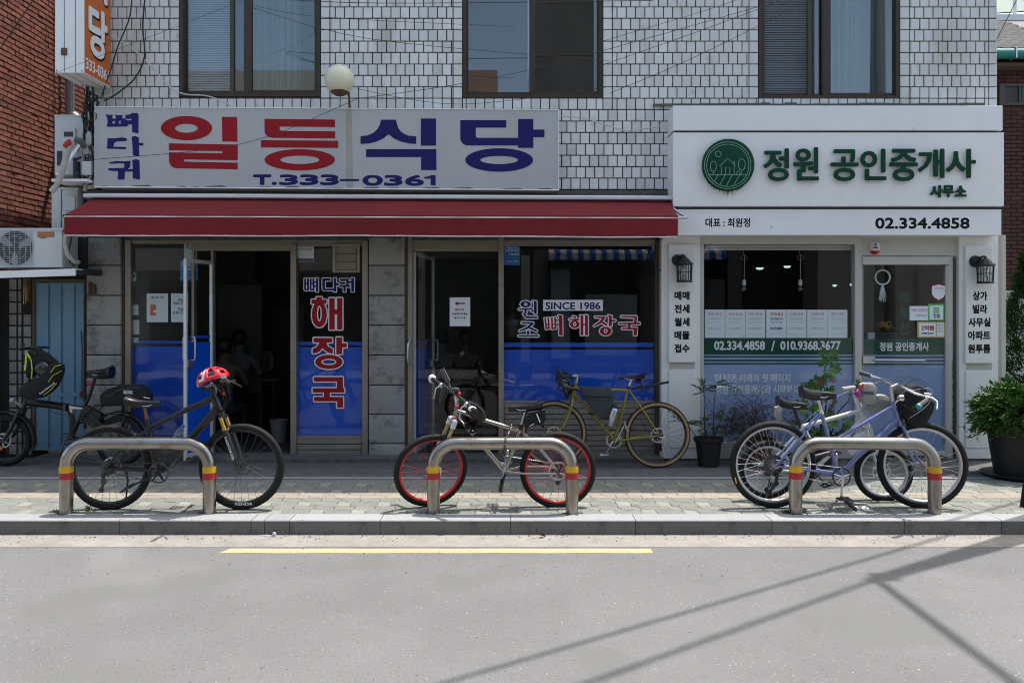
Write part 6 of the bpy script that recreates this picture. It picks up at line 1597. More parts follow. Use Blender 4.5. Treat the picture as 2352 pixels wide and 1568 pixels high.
# ================================================================== BICYCLES
def xform(mb, k0, c, a):
    a = Vector(a).normalized(); e1 = a.cross(Vector((0, 0, 1))).normalized(); e3 = e1.cross(a)
    for i in range(k0, len(mb.v)):
        p = mb.v[i]; mb.v[i] = tuple(Vector(c)+e1*p[0]+a*p[1]+e3*p[2])
def wheel(par, c, R, tw=0.026, a=(0, 1, 0), rim='rim_silver', spoke='spoke_steel', ns=28, rotor=None, cass=None, tan=None, knob=0.0015, rimw=0.016, hubm='alloy_dark', hubw=0.05, cross=1.2, rimt=0.010, rotm='alloy'):
    """c centre, R outer tyre radius, a axis pointing away from the viewer; rotor/cass = side (-1 near, +1 far)"""
    mb = MB(); n_ = 120; secs = []
    for i in range(n_):
        t = 2*math.pi*i/n_; ring_ = []
        for k in range(14):
            u = 2*math.pi*k/14; rr = tw*math.cos(u); hh = tw*math.sin(u)*0.92
            out = knob*(1 if i % 2 else -1) if math.cos(u) > 0.45 else 0
            if math.cos(u) > 0.45 and k % 2: out = -out
            r = R-tw+rr+out
            if math.cos(u) < -0.7: r = R-1.7*tw
            ring_.append((r*math.cos(t), hh, r*math.sin(t)))
        secs.append(ring_)
    secs.append(secs[0]); mb.loft(secs, caps=False); xform(mb, 0, c, a)
    w_ = mb.build('wheel', 'rubber', par, smooth=35)
    if tan:
        for sd in (-1, 1):
            mb = MB(); prof = [(R-1.72*tw, sd*tw*.80), (R-1.5*tw, sd*(tw*.93)), (R-1.0*tw, sd*(tw*.99)), (R-.62*tw, sd*(tw*.88))]
            mb.lathe(prof, (0, 0, 0), 'y', 72); xform(mb, 0, c, a); mb.build('sidewall', tan, w_, smooth=60)
    r0 = R-1.72*tw; mb = MB(); mb.lathe([(r0+.003, -rimw), (r0-.004, -rimw*1.02), (r0-rimt-.004, -rimw*.8), (r0-rimt-.010, 0), (r0-rimt-.004, rimw*.8), (r0-.004, rimw*1.02), (r0+.003, rimw), (r0-.002, rimw*.8), (r0-.004, 0), (r0-.002, -rimw*.8), (r0+.003, -rimw)], (0, 0, 0), 'y', 72)
    xform(mb, 0, c, a); mb.build('rim', rim, w_, smooth=50)
    mb = MB(); rr0 = r0-rimt-.008
    for i in range(ns):
        t = 2*math.pi*i/ns; sd = 1 if i % 2 else -1; dt = cross*(1 if (i//2) % 2 else -1)*0.32; fr_ = 0.024
        mb.tube([(fr_*math.cos(t+dt*3.2), sd*hubw*.55, fr_*math.sin(t+dt*3.2)), (rr0*math.cos(t), 0, rr0*math.sin(t))], 0.0013, 4)
        mb.tube([(rr0*math.cos(t), 0, rr0*math.sin(t)), ((rr0-.014)*math.cos(t+.001), 0, (rr0-.014)*math.sin(t+.001))], 0.0026, 4)
    xform(mb, 0, c, a); mb.build('spokes', spoke, w_, kind='stuff')
    mb = MB(); mb.lathe([(0, -hubw), (.007, -hubw), (.009, -hubw*.62), (.028, -hubw*.6), (.028, -hubw*.5), (.014, -hubw*.45), (.013, hubw*.45), (.028, hubw*.5), (.028, hubw*.6), (.010, hubw*.62), (.007, hubw), (0, hubw)], (0, 0, 0), 'y', 20); xform(mb, 0, c, a); mb.build('hub', hubm, w_, smooth=50)
    if rotor:
        y_ = rotor*hubw*.85; RR = 0.080; mb = MB(); nn = 60
        inner = []; outer = []
        secs = []
        for i in range(nn+1):
            t = 2*math.pi*i/nn; ro = RR+(.002 if i % 3 == 0 else -.001); ri = RR-.013+(.002 if i % 2 else 0)
            secs.append([(ri*math.cos(t), y_-.0009, ri*math.sin(t)), (ro*math.cos(t), y_-.0009, ro*math.sin(t)), (ro*math.cos(t), y_+.0009, ro*math.sin(t)), (ri*math.cos(t), y_+.0009, ri*math.sin(t))])
        mb.loft(secs, caps=False)
        for k in range(6):
            t = k*math.pi/3
            for s0, s1 in ((0, .5), (0.12, .75)): mb.tube([(.022*math.cos(t+s0), y_, .022*math.sin(t+s0)), (.05*math.cos(t+s1*.7), y_, .05*math.sin(t+s1*.7)), ((RR-.008)*math.cos(t+s1), y_, (RR-.008)*math.sin(t+s1))], .0022, 4)
        xform(mb, 0, c, a); mb.build('brake_rotor', rotm, w_)
    if cass:
        sd, big_ = cass; mb = MB()
        for k in range(7):
            r = big_-(big_-.022)*k/6; y0 = sd*(hubw*.45+.0045*k); nn = int(r*2*math.pi/.0127)*2; secs = []
            for i in range(nn+1):
                t = 2*math.pi*i/nn; ro = r+(.003 if i % 2 else -.002); secs.append([(r*.84*math.cos(t), y0-.001, r*.84*math.sin(t)), (ro*math.cos(t), y0-.001, ro*math.sin(t)), (ro*math.cos(t), y0+.001, ro*math.sin(t)), (r*.84*math.cos(t), y0+.001, r*.84*math.sin(t))])
            mb.loft(secs, caps=False)
        xform(mb, 0, c, a); mb.build('cassette', 'spoke_dark', w_)
    return w_
class Bike:
    def __init__(s, name, label, Y, cat='bicycle', lean=0.0):
        s.Y = Y; s.e = thing(name, label, cat, (0, 0, 0)); s.lean = lean
    def p(s, dx, dy, off=0.0):
        q = P(dx, dy, s.Y); return Vector((q.x, s.Y+off, q.z))
    def base(s, dx): s.e.location = (X(dx, s.Y), s.Y, 0)
    def tubes(s, name, m_, lst, n_=12):
        one = {'grips': 'grip', 'brake_levers': 'brake_lever', 'fork_stanchions': 'fork_stanchion', 'rim_brake': 'rim_brake_arm'}
        if name in one and len(lst) > 1:
            for q_ in lst: o = s.tubes(one[name], m_, [q_], n_)
            return o
        mb = MB()
        for pts, r in lst: mb.tube([s.p(*q) for q in pts], r, n_)
        return mb.build(name, m_, s.e, smooth=60)
    def saddle(s, nose, tail, w_=0.075, h_=0.035, m_='leather_black', droop=0.0):
        a = s.p(*nose); b_ = s.p(*tail); mb = MB(); secs = []; n_ = 14
        for i in range(n_+1):
            t = i/n_; c_ = a+(b_-a)*t; hw = 0.018+(w_-0.018)*(max(0, (t-.35)/.65)**1.3) if t > .35 else 0.018+0.004*t
            if t > .93: hw *= 0.86
            if t < .06: hw *= .7
            up = 0.012*math.sin(math.pi*t)*-1+0.012*max(0, t-.7)/.3-0.010*(1-t)**4
            th = h_*(0.55+0.45*t); ring_ = []
            for k in range(12):
                u = 2*math.pi*k/12; yy = hw*math.cos(u); zz_ = th*.35*math.sin(u) if math.sin(u) > 0 else th*.75*math.sin(u)*(abs(math.cos(u))**.3 if abs(math.cos(u)) > .05 else .5)
                ring_.append(c_+Vector((0, yy, up+zz_-.01)))
            secs.append(ring_)
        mb.loft(secs); o = mb.build('saddle', m_, s.e, smooth=50)
        mb = MB(); d = (b_-a)
        for sd in (-1, 1): mb.tube([a+d*.12+Vector((0, sd*.01, -.018)), a+d*.35+Vector((0, sd*.02, -.045)), a+d*.68+Vector((0, sd*.022, -.045)), a+d*.88+Vector((0, sd*.03, -.022))], 0.0035, 6)
        mb.build('rails', 'alloy', o); return o
    def crankset(s, bb, ends, ring_r=0.09, m_='alloy_dark', ring_m='spoke_dark', off=-0.05, pedal='bike_black', poff=0.0, face=-1):
        c = s.p(*bb, off); mb = MB(); nn = int(ring_r*2*math.pi/.0127)*2; secs = []
        for i in range(nn+1):
            t = 2*math.pi*i/nn; ro = ring_r+(.003 if i % 2 else -.002); secs.append([c+Vector(((ring_r-.012)*math.cos(t), -.002, (ring_r-.012)*math.sin(t))), c+Vector((ro*math.cos(t), -.002, ro*math.sin(t))), c+Vector((ro*math.cos(t), .002, ro*math.sin(t))), c+Vector(((ring_r-.012)*math.cos(t), .002, (ring_r-.012)*math.sin(t)))])
        mb.loft(secs, caps=False); o = mb.build('chainring', ring_m, s.e)
        mb = MB()
        for k in range(5): t = k*1.2566+.3; mb.tube([c+Vector((0, -.006, 0)), c+Vector(((ring_r-.008)*math.cos(t), -.004, (ring_r-.008)*math.sin(t)))], [.012, .006], 6)
        mb.tube([s.p(*bb, off-.014), s.p(*bb, -off+.014)], .014, 12); mb.build('spider', m_, o, smooth=50)
        for (ex, side, pd) in ends:     # side -1 near
            a = s.p(*bb, side*.075); b_ = s.p(*ex, side*.085); mb = MB(); mb.tube([a, a+(b_-a)*.5, b_], [.014, .011, .012], 8, flat=.65); mb.ball(tuple(b_), .014, 6); ck = mb.build('crank_arm', m_, s.e, smooth=50)
            mb = MB(); pc = b_+Vector((0, side*.055, 0)); u = Vector((math.cos(pd), 0, math.sin(pd))); v_ = Vector((-math.sin(pd), 0, math.cos(pd)))
            for su in (-1, 1):
                q0 = pc+u*.045*su; mb.tube([q0+Vector((0, -.042, 0)), q0+Vector((0, .042, 0))], .008, 6)
            for sy_ in (-1, 1): mb.tube([pc+u*.045+Vector((0, sy_*.042, 0)), pc-u*.045+Vector((0, sy_*.042, 0))], .007, 6)
            mb.tube([pc+Vector((0, -.04, 0)), pc+Vector((0, .045, 0))], .011, 8)
            for kk in (-.6, .6): mb.tube([pc+u*.045*kk+Vector((0, -.042, 0)), pc+u*.045*kk+Vector((0, .042, 0))], .004, 4)
            mb.build('pedal', pedal, s.e)
        return o
    def chain(s, bb, r1_, hub, r2_, off=-.05, m_='spoke_dark'):
        a, b_ = s.p(*bb, off), s.p(*hub, off); mb = MB()
        for sg_ in (1, -1):
            n_ = 26
            for i in range(n_):
                t0, t1 = i/n_, (i+.8)/n_; f_ = lambda t: a+Vector((0, 0, sg_*r1_))+((b_+Vector((0, 0, sg_*r2_)))-(a+Vector((0, 0, sg_*r1_))))*t
                mb.tube([f_(t0), f_(t1)], .0038, 4)
        mb.build('chain', m_, s.e, kind='stuff')
    def derailleur(s, p0, p1, off=-.045, m_='alloy_dark'):
        a, b_ = s.p(*p0, off), s.p(*p1, off); mid = (a+b_)/2+Vector((.02, -.01, 0)); mb = MB(); mb.tube([a, mid, b_], [.016, .012, .012], 8)
        for q in (b_, mid): mb.lathe([(0, -.006), (.022, -.006), (.024, 0), (.022, .006), (0, .006)], q, 'y', 11)
        mb.build('derailleur', m_, s.e, smooth=40)
    def cable(s, pts, r=.0025, m_='cable_black'):
        P_ = [s.p(*q) if not isinstance(q, Vector) else q for q in pts]; q = []
        for i in range(len(P_)-1):
            p0, p1, p2, p3 = P_[max(0, i-1)], P_[i], P_[i+1], P_[min(len(P_)-1, i+2)]
            for k_ in range(6):
                t = k_/6; q.append(0.5*((2*p1)+(p2-p0)*t+(2*p0-5*p1+4*p2-p3)*t*t+(-p0+3*p1-3*p2+p3)*t**3))
        q.append(P_[-1]); mb = MB(); mb.tube(q, r, 5); return mb.build('brake_cable', m_, s.e, smooth=60)
def helmet(label, c, r, m1, m2, flip=1, tilt=0.0):
    """vented road helmet: shell with ribs, dark liner, straps"""
    e = thing('helmet', label, 'helmet', c); Rm = Matrix.Rotation(tilt, 3, 'Y')
    def tp(x, y, z): q = Rm @ Vector((x*flip, y, z)); return Vector(c)+q
    nlon, nlat = 28, 9
    def pt(a_, b_, k=1.0):      # a around, b elevation
        x = 1.32*math.cos(a_)*math.cos(b_); y = .98*math.sin(a_)*math.cos(b_); z = .92*math.sin(b_)
        lower = -.28 if math.cos(a_) < 0 else -.05
        z = max(z, lower-.25*abs(math.cos(a_)) if False else z)
        return tp(r*x*k, r*y*k, r*(z+.10*math.cos(a_)*(1-math.sin(b_))-0.12*(math.cos(a_)**2)*(1-math.sin(b_)))*k)
    mb = MB(); b0 = -0.15; k0 = len(mb.v)
    for i in range(nlat+1):
        b_ = b0+(math.pi/2-b0)*i/nlat
        for j in range(nlon): mb.v.append(tuple(pt(2*math.pi*j/nlon, b_)))
    shell_f, vent_f = [], []
    for i in range(nlat):
        for j in range(nlon):
            f_ = (i*nlon+j, i*nlon+(j+1) % nlon, (i+1)*nlon+(j+1) % nlon, (i+1)*nlon+j)
            vent = (2 <= i <= 6 and j % 4 in (1, 2) and not (i == 4 and j % 8 < 4))
            mb.cur = 1 if (j in (9, 10, 18, 19) and 1 <= i <= 6) or (i == 0 and 12 <= j <= 16) else 0
            if not vent: mb.face(*f_)
    o = mb.build('shell', [m1, m2], e, smooth=60)
    sm = o.modifiers.new('s', 'SOLIDIFY'); sm.thickness = r*.16; sm.offset = -1
    mb = MB()
    for i in range(nlat+1):
        b_ = b0+(math.pi/2-b0)*i/nlat
        for j in range(nlon): mb.v.append(tuple(pt(2*math.pi*j/nlon, b_, .80)))
    for i in range(nlat):
        for j in range(nlon): mb.face(i*nlon+j, i*nlon+(j+1) % nlon, (i+1)*nlon+(j+1) % nlon, (i+1)*nlon+j)
    mb.build('liner', 'helmet_black', e, smooth=60)
    mb = MB()
    for sd in (-1, 1): mb.tube([tp(r*.5, sd*r*.8, -r*.1), tp(r*.15, sd*r*.55, -r*.7), tp(-r*.4, sd*r*.75, -r*.2)], .005, 5)
    mb.build('straps', 'fabric_black', e); return e
def bag(name, label, poly, Y, y0, y1, m_, cat='bag', puff=0.2, bev=0.018, par=None):
    """soft bag: outline in picture units at plane Y, thickness y0..y1, rounded"""
    cx = sum(p_[0] for p_ in poly)/len(poly); cy = sum(p_[1] for p_ in poly)/len(poly)
    e = par or thing(name, label, cat, P(cx, cy, Y)); mb = MB(); secs = []
    rnd_ = random.Random(int(cx*7+cy))
    jit = [[rnd_.uniform(-.035, .035) for _ in poly] for _ in range(6)]
    for si, (t, sc) in enumerate(((0, .90), (.05, .97), (.22, 1.0), (.78, 1.0), (.95, .97), (1, .90))):
        secs.append([Vector((X(cx+(px-cx)*(sc+jit[si][q_]), Y), Y+y0+(y1-y0)*t, Z(cy+(py-cy)*(sc+jit[si][q_]*.8), Y))) for q_, (px, py) in enumerate(poly)])
    mb.loft(secs); mb.build('bag_body' if par is None else name, m_, e, smooth=38); return e
# ---------- black mountain bike with gold fork (left rack)
B = Bike('bicycle', 'black mountain bike with gold fork stanchions and a red helmet on its bars', 6.69); B.base(400); g = B.p
rh_, fh = (252, 1073), (555, 1071)
wheel(B.e, g(*rh_), .356, .028, rim='bike_black', spoke='spoke_dark', ns=28, rotor=1, cass=(-1, .062)); wheel(B.e, g(*fh), .360, .028, rim='bike_black', spoke='spoke_dark', ns=28, rotor=1, rotm='spoke_dark')
B.tubes('frame', 'bike_black', [([(489, 905), (493, 915), (505, 943)], 0.031), ([(488, 915), (430, 940), (342, 984)], [.028, .023, .02]), ([(499, 938), (440, 1005), (372, 1081)], [.037, .032, .028]), ([(338, 968), (349, 1010), (370, 1083)], [.018, .02, .022]),
    ([(345, 985, -.02), (300, 1010, -.05), (253, 1071, -.06)], .011), ([(345, 985, .02), (300, 1010, .05), (253, 1071, .06)], .009), ([(370, 1080, -.03), (330, 1077, -.05), (254, 1073, -.06)], .013), ([(370, 1080, .03), (330, 1077, .05), (254, 1073, .06)], .013), ([(368, 1083, -.04), (368, 1083, .04)], .024)])
B.tubes('seatpost', 'bronze', [([(333, 936), (339, 972)], .0135)]); B.tubes('seat_clamp', 'bike_black', [([(337.5, 963), (340, 974)], .02)])
B.saddle((368, 921), (292, 918), .074, .098)
B.tubes('fork_crown', 'bike_black', [([(508, 945), (512, 957)], .028), ([(512, 957, -.06), (512, 957, .06)], .022)])
B.tubes('fork_stanchions', 'gold_anod', [([(513, 957, s_), (524, 990, s_)], .0165) for s_ in (-.062, .062)])
fl = B.tubes('fork_lowers', 'bike_matt', [([(523.5, 986, s_), (540, 1030, s_), (552, 1066, s_*1.0)], [.024, .021, .016]) for s_ in (-.064, .064)]+[([(522, 992, -.06), (530, 980, 0), (522, 992, .06)], .014)])
def fork_text():
    vs, fs = glyph('NOOKER'); a = B.p(526, 1000, -.064); b_ = B.p(545, 1052, -.064); u = (b_-a); L_ = u.length; u.normalize(); v_ = Vector((-u.z, 0, u.x)); v_ = -v_ if v_.z < 0 else v_
    xa = min(q[0] for q in vs); xb = max(q[0] for q in vs); za = min(q[1] for q in vs); zb2 = max(q[1] for q in vs)
    mb = MB()
    for k_, (ox, oz) in enumerate(((0, 0), (.0015, 0), (0, .0015))):
        mb.add([a+u*((q[0]-xa)/(xb-xa)*L_+ox)+v_*((q[1]-za)/(zb2-za)*.020-.010+oz)+Vector((0, -.0245-.00005*k_, 0)) for q in vs], fs)
    mb.build('lettering', 'letter_white', fl)
fork_text()
text('KENDA', (540, 1153, 580, 1160), 6.660, 'letter_white', B.e, bold=.001)
B.tubes('stem', 'bike_black', [([(489, 905), (487, 893)], .02), ([(487, 893), (505, 884)], .018)])
B.tubes('handlebar', 'bike_black', [([(505, 884, -.33), (509, 880, -.18), (506, 884, -.03), (506, 884, .03), (509, 880, .18), (505, 884, .33)], .013)])
B.tubes('grips', 'rubber', [([(505, 884, -.35), (507, 882, -.24)], .018), ([(505, 884, .35), (507, 882, .24)], .018)])
B.tubes('brake_levers', 'alloy_dark', [([(510, 880, -.20), (518, 885, -.22), (527, 895, -.30)], .007), ([(510, 880, .20), (518, 885, .22), (527, 895, .30)], .007), ([(512, 870, -.06), (520, 872, -.10)], .02), ([(510, 873, .05), (519, 880, .08)], .018)])
B.tubes('front_light', 'reflector_red', [([(519, 902, -.08), (524, 902, -.08)], .012)])
B.cable([(515, 885, -.18), (526, 900, -.16), (527, 925, -.12), (517, 945, -.08), (495, 944, -.05)]); B.cable([(516, 885, -.1), (530, 905, -.12), (527, 935, -.1), (512, 950, -.09)]); B.cable([(512, 885, .1), (522, 915, .06), (505, 945, .04)])
B.crankset((370, 1083), [((311, 1112), -1, .6), ((430, 1057), 1, .1)], .086, 'bike_black', 'spoke_dark', -.045)
B.chain((370, 1083), .084, (253, 1073), .03, -.045); B.derailleur((243, 1085), (240, 1122), -.05)
B.tubes('kickstand', 'bike_matt', [([(281, 1078, .05), (286, 1105, .06), (277, 1145, .10), (276, 1150, .105)], [.012, .009, .007, .010])])
B.tubes('bottle_cage', 'bike_matt', [([(400, 1004, -.03), (415, 1020, -.04)], .005)])
e = thing('water_bottle', 'small clear plastic water bottle with blue cap on the black mountain bike', 'bottle', B.p(414, 990))
a, b_ = B.p(404, 1012, -.03), B.p(425, 975, -.03); d = (b_-a)
def lathe_dir(mb, prof, a, b_, n_=18):
    k0 = len(mb.v); mb.lathe(prof, (0, 0, 0), 'z', n_); d = (b_-a).normalized(); q = d.to_track_quat('Z', 'Y').to_matrix()
    for i in range(k0, len(mb.v)): mb.v[i] = tuple(Vector(a)+q @ Vector(mb.v[i]))
L_ = d.length
mb = MB(); lathe_dir(mb, [(0, 0), (.028, .002), (.031, .01), (.029, .03), (.031, .05), (.029, .07), (.031, .09), (.028, .115), (.014, .135), (.013, .14)], a, b_); mb.build('bottle_body', 'bottle_clear', e, smooth=50)
mb = MB(); lathe_dir(mb, [(.0145, .137), (.0155, .139), (.0155, .155), (0, .157)], a, b_); mb.build('cap', 'cyan_sticker', e, smooth=50)
hm_ = helmet('red and white vented bike helmet hanging on the handlebar of the black mountain bike', B.p(495, 868, -.06), .105, 'helmet_red', 'helmet_white', 1, math.radians(-14))
text('CAZA', (507, 862, 521, 869), 6.52, 'letter_white', hm_, bold=.0015)

# ---------- silver bike with red rims (middle rack)
B = Bike('bicycle', 'bare metal mountain bike with red rims and turned front wheel, chained to the middle rack', 6.78); B.base(1150)
ax = Vector((-.36, .90, .20)).normalized()
fc = Vector((X(990, 6.74), 6.74, Z(1080, 6.74)))
wheel(B.e, B.p(1281, 1079), .325, .027, rim='rim_red', spoke='spoke_red', ns=24, rotor=-1, cass=(1, .05), cross=.8, rimt=.006); wheel(B.e, fc, .322, .027, a=ax, rim='rim_red', spoke='spoke_red', ns=24, rotor=-1, cross=.8, rimt=.006)
B.tubes('frame', 'titanium', [([(1049, 936), (1043.5, 960)], .022), ([(1048, 948), (1100, 1012), (1157, 1079)], [.021, .021, .020]), ([(1050, 943), (1110, 964), (1193, 989)], .0165), ([(1195, 984), (1180, 1030), (1160, 1080)], .0165),
    ([(1193, 986, -.02), (1235, 1024, -.05), (1279, 1076, -.06)], .009), ([(1193, 986, .02), (1235, 1024, .05), (1279, 1076, .06)], .009), ([(1160, 1081, -.03), (1200, 1084, -.055), (1278, 1084, -.062)], .010), ([(1160, 1081, .03), (1200, 1074, .055), (1278, 1074, .062)], .010), ([(1158, 1080, -.04), (1158, 1080, .04)], .021)])
vs, fs = glyph('seven'); a = B.p(1061, 962, -.021); b_ = B.p(1108, 1020, -.021); u = (b_-a); L_ = u.length; u.normalize(); v_ = Vector((-u.z, 0, u.x)); v_ = -v_ if v_.z < 0 else v_
xa = min(q[0] for q in vs); xb = max(q[0] for q in vs); za = min(q[1] for q in vs); zb2 = max(q[1] for q in vs)
mb = MB()
for k_, (ox, oz) in enumerate([(0, 0)]+[(.0045*math.cos(t), .0045*math.sin(t)) for t in (0, 1, 2, 3, 4, 5)]): mb.add([a+u*((q[0]-xa)/(xb-xa)*L_+ox)+v_*((q[1]-za)/(zb2-za)*.032-.016+oz)+Vector((0, -.004-.00005*k_, 0)) for q in vs], fs)
mb.build('lettering', 'letter_black', B.e)
B.tubes('seatpost', 'alloy', [([(1196, 982), (1207, 944)], .0145)]); B.tubes('seat_clamp', 'bike_black', [([(1194, 990), (1198, 975)], .020)])
B.saddle((1168, 932), (1247, 926), .07, .098)
# front end is turned: fork legs follow the wheel axis
hb = B.p(1043, 962); hn = ax
dirv = (fc-hb)
lat = hn*0.062
crown = hb+Vector((-.01, -.0, -.012))
mb = MB(); mb.tube([crown-lat, crown, crown+lat], [.022, .024, .022], 10); mb.tube([crown, B.p(1045, 955)], .024, 10); 
for s_ in (-1, 1): mb.tube([crown+lat*s_+Vector((0, 0, .01)), crown+lat*s_+(fc-crown)*.12], .023, 10)
mb.build('fork_crown', 'paint_white', B.e, smooth=60)
mb = MB()
for s_ in (-1, 1): mb.tube([crown+lat*s_+(fc-crown)*.1, crown+lat*s_+(fc-crown)*.42], .0165, 10)
mb.build('fork_stanchions', 'gold_dull', B.e, smooth=60)
mb = MB()
for s_ in (-1, 1): mb.tube([crown+lat*s_+(fc-crown)*.40, crown+lat*s_+(fc-crown)*.75, fc+lat*s_*.95], [.022, .020, .014], 10)
q = crown+(fc-crown)*.42; n2 = hn.cross(fc-crown).normalized(); mb.tube([q+lat, q+lat*.6-n2*.045, q-lat*.6-n2*.045, q-lat], .016, 8); mb.build('fork_lowers', 'paint_white', B.e, smooth=60)
bar_f, bar_n = Vector((-.70, 7.03, 1.065)), Vector((-.292, 6.47, .845)); mid = B.p(1054, 925, -.05)
mid = (bar_f+bar_n)/2+Vector((.02, .0, -.0))
mb = MB(); mb.tube([bar_f, bar_f+(mid-bar_f)*.5+Vector((0, 0, .01)), mid, bar_n+(mid-bar_n)*.5+Vector((0, 0, .01)), bar_n], .0135, 10); mb.build('handlebar', 'alloy_dark', B.e, smooth=60)
st = B.p(1049, 934); mb = MB(); mb.tube([st, st+Vector((0, 0, .03)), mid], .019, 10); mb.build('stem', 'alloy', B.e, smooth=60)
mb = MB(); dn = (bar_n-bar_f).normalized()
mb.tube([bar_f, bar_f+dn*.05, bar_f+dn*.12], [.024, .020, .016], 10); mb.tube([bar_n-dn*.12, bar_n-dn*.04, bar_n], [.016, .021, .025], 10); mb.build('grips', 'rubber', B.e, smooth=60)
mb = MB(); mb.ball(tuple(bar_f-dn*.01), .036, 8, (1, .8, 1.1)); mb.ball(tuple(bar_n-dn*.06), .026, 8, (1.4, .8, .9)); mb.build('grip_pads', 'paint_white', B.e, smooth=60)
mb = MB()
for q0, s_ in ((bar_f+dn*.15, 1), (bar_n-dn*.15, -1)): mb.ball(tuple(q0), .024, 6); mb.tube([q0, q0+Vector((-.04, -.03, -.02)), q0+Vector((-.06, -.02, -.11)), q0-dn*.06*s_+Vector((-.05, -.02, -.13))], [.009, .008, .006, .006], 6)
mb.build('brake_levers', 'alloy', B.e, smooth=60)
mb = MB(); q = bar_f+dn*.32; mb.tube([q, q+Vector((-.01, 0, .05)), q+Vector((-.03, 0, .11))], .012, 6)
u_ = Vector((-.45, 0, .9)).normalized(); w2_ = Vector((.9, 0, .45)).normalized(); c_ = q+Vector((-.05, 0, .15)); k0 = len(mb.v)
for a1 in (-.06, .06):
    for b1_ in (-.018, .018):
        for d1 in (-.03, .03): mb.v.append(tuple(c_+u_*a1+w2_*b1_+Vector((0, d1, 0))))
for f_ in [(0, 1, 3, 2), (4, 6, 7, 5), (0, 4, 5, 1), (2, 3, 7, 6), (0, 2, 6, 4), (1, 5, 7, 3)]: mb.face(*[k0+i for i in f_])
mb.build('phone_mount', 'fabric_dark', B.e)
mb = MB(); q = mid+Vector((.0, -.02, .035)); mb.lathe([(0, 0), (.035, 0), (.035, .02), (.02, .028), (0, .03)], q, 'z', 14); mb.build('bell', 'fabric_slate', B.e, smooth=40)
mb = MB(); mb.ball(tuple(mid+Vector((.03, -.03, .01))), .018, 6); mb.tube([hb+Vector((-.02, -.02, 0)), hb+Vector((.025, -.02, .006))], .012, 8); mb.tube([st+Vector((-.01, -.022, .005)), st+Vector((.02, -.022, .0))], .014, 8); mb.build('red_bolts', 'rim_red', B.e, smooth=60, kind='stuff')
for q1, q2, q3 in ((bar_f+dn*.2, Vector((-.68, 6.75, .90)), crown-lat+Vector((0, -.02, -.02))), (bar_f+dn*.22, Vector((-.66, 6.7, .78)), fc+lat*-.9+Vector((0, 0, .3))), (bar_n-dn*.2, Vector((-.56, 6.55, .80)), B.p(1060, 955, -.03)), (bar_f+dn*.24, Vector((-.72, 6.8, .72)), Vector((-.68, 6.7, .55)))):
    mb = MB(); pts = []
    for i in range(13): t = i/12; pts.append(q1*(1-t)**2+q2*2*t*(1-t)+q3*t*t)
    mb.tube(pts, .0028, 5); mb.build('brake_cable', 'cable_black', B.e, smooth=60)
B.crankset((1160, 1068), [((1157, 1092), -1, 1.2), ((1166, 1040), 1, .2)], .072, 'alloy', 'spoke_dark', .05)
mb = MB(); q = B.p(1153, 1107, -.10); mb.tube([q+Vector((.008, 0, .05)), q+Vector((-.012, 0, -.06))], .017, 6); mb.build('pedal', 'bike_black', B.e)
B.chain((1160, 1068), .07, (1279, 1079), .045, .05, 'spoke_steel'); B.derailleur((1281, 1092), (1282, 1111), .05)
B.cable([(1193, 984, -.02), (1150, 975, -.03), (1110, 962, -.03)])
bg = bag('top_tube_bag', 'black hard shell bag on the top tube of the silver bike', [(1061, 938), (1063, 925), (1075, 918), (1092, 923), (1108, 936), (1117, 950), (1117, 962), (1108, 968), (1090, 963)], 6.73, -.035, .035, 'leather_black')
mb = MB(); mb.tube([P(1065, 932, 6.69), P(1078, 923, 6.688), P(1095, 930, 6.688), P(1110, 944, 6.69), P(1114, 958, 6.69)], .004, 5); mb.build('zip', 'spoke_dark', bg)
bg = bag('saddle_bag', 'black wedge bag with a grey stripe under the saddle of the silver bike', [(1206, 957), (1212, 945), (1235, 940), (1252, 938), (1254, 962), (1248, 972), (1225, 977), (1206, 983), (1203, 972)], 6.76, -.05, .05, 'fabric_black')
mb = MB(); mb.tube([P(1232, 950, 6.705), P(1240, 970, 6.705)], .006, 4); mb.tube([P(1216, 979, 6.70), P(1227, 973, 6.70)], .004, 4); mb.build('reflective_strip', 'alloy', bg)
mb = MB(); mb.tube([P(1248, 975, 6.75), P(1248, 982, 6.75)], .012, 6); mb.build('zip_pull', 'fabric_black', bg)
ch_ = thing('lock_chain', 'steel chain lock looped over the middle rack and the silver bike', 'chain', P(1165, 1010, 6.58))
mb = MB(); lp = [(1175, 975, 6.68), (1171, 983, 6.64), (1168, 993, 6.60), (1165, 1001, 6.545), (1161, 1007, 6.508), (1160, 1015, 6.503), (1159, 1025, 6.503), (1159, 1033, 6.51), (1160, 1043, 6.56), (1165, 1050, 6.62), (1172, 1058, 6.68)]
rnd = random.Random(2); prev = None
pts = []
for i in range(len(lp)-1):
    a, b_ = P(*lp[i]), P(*lp[i+1]); m_ = max(1, int((b_-a).length/.022))
    for k_ in range(m_): pts.append(a+(b_-a)*(k_/m_))
for i in range(len(pts)-1):
    a, b_ = pts[i], pts[i+1]; d = (b_-a).normalized(); s_ = d.cross(Vector((0, 1, 0))).normalized(); s_ = s_ if i % 2 else d.cross(s_)
    c_ = (a+b_)/2; L2 = (b_-a).length*.62
    mb.tube([c_+d*L2*math.cos(t)+s_*.008*math.sin(t) for t in [2*math.pi*k/10 for k in range(10)]], .0024, 4, True)
mb.build('links', 'spoke_dark', ch_, kind='stuff')

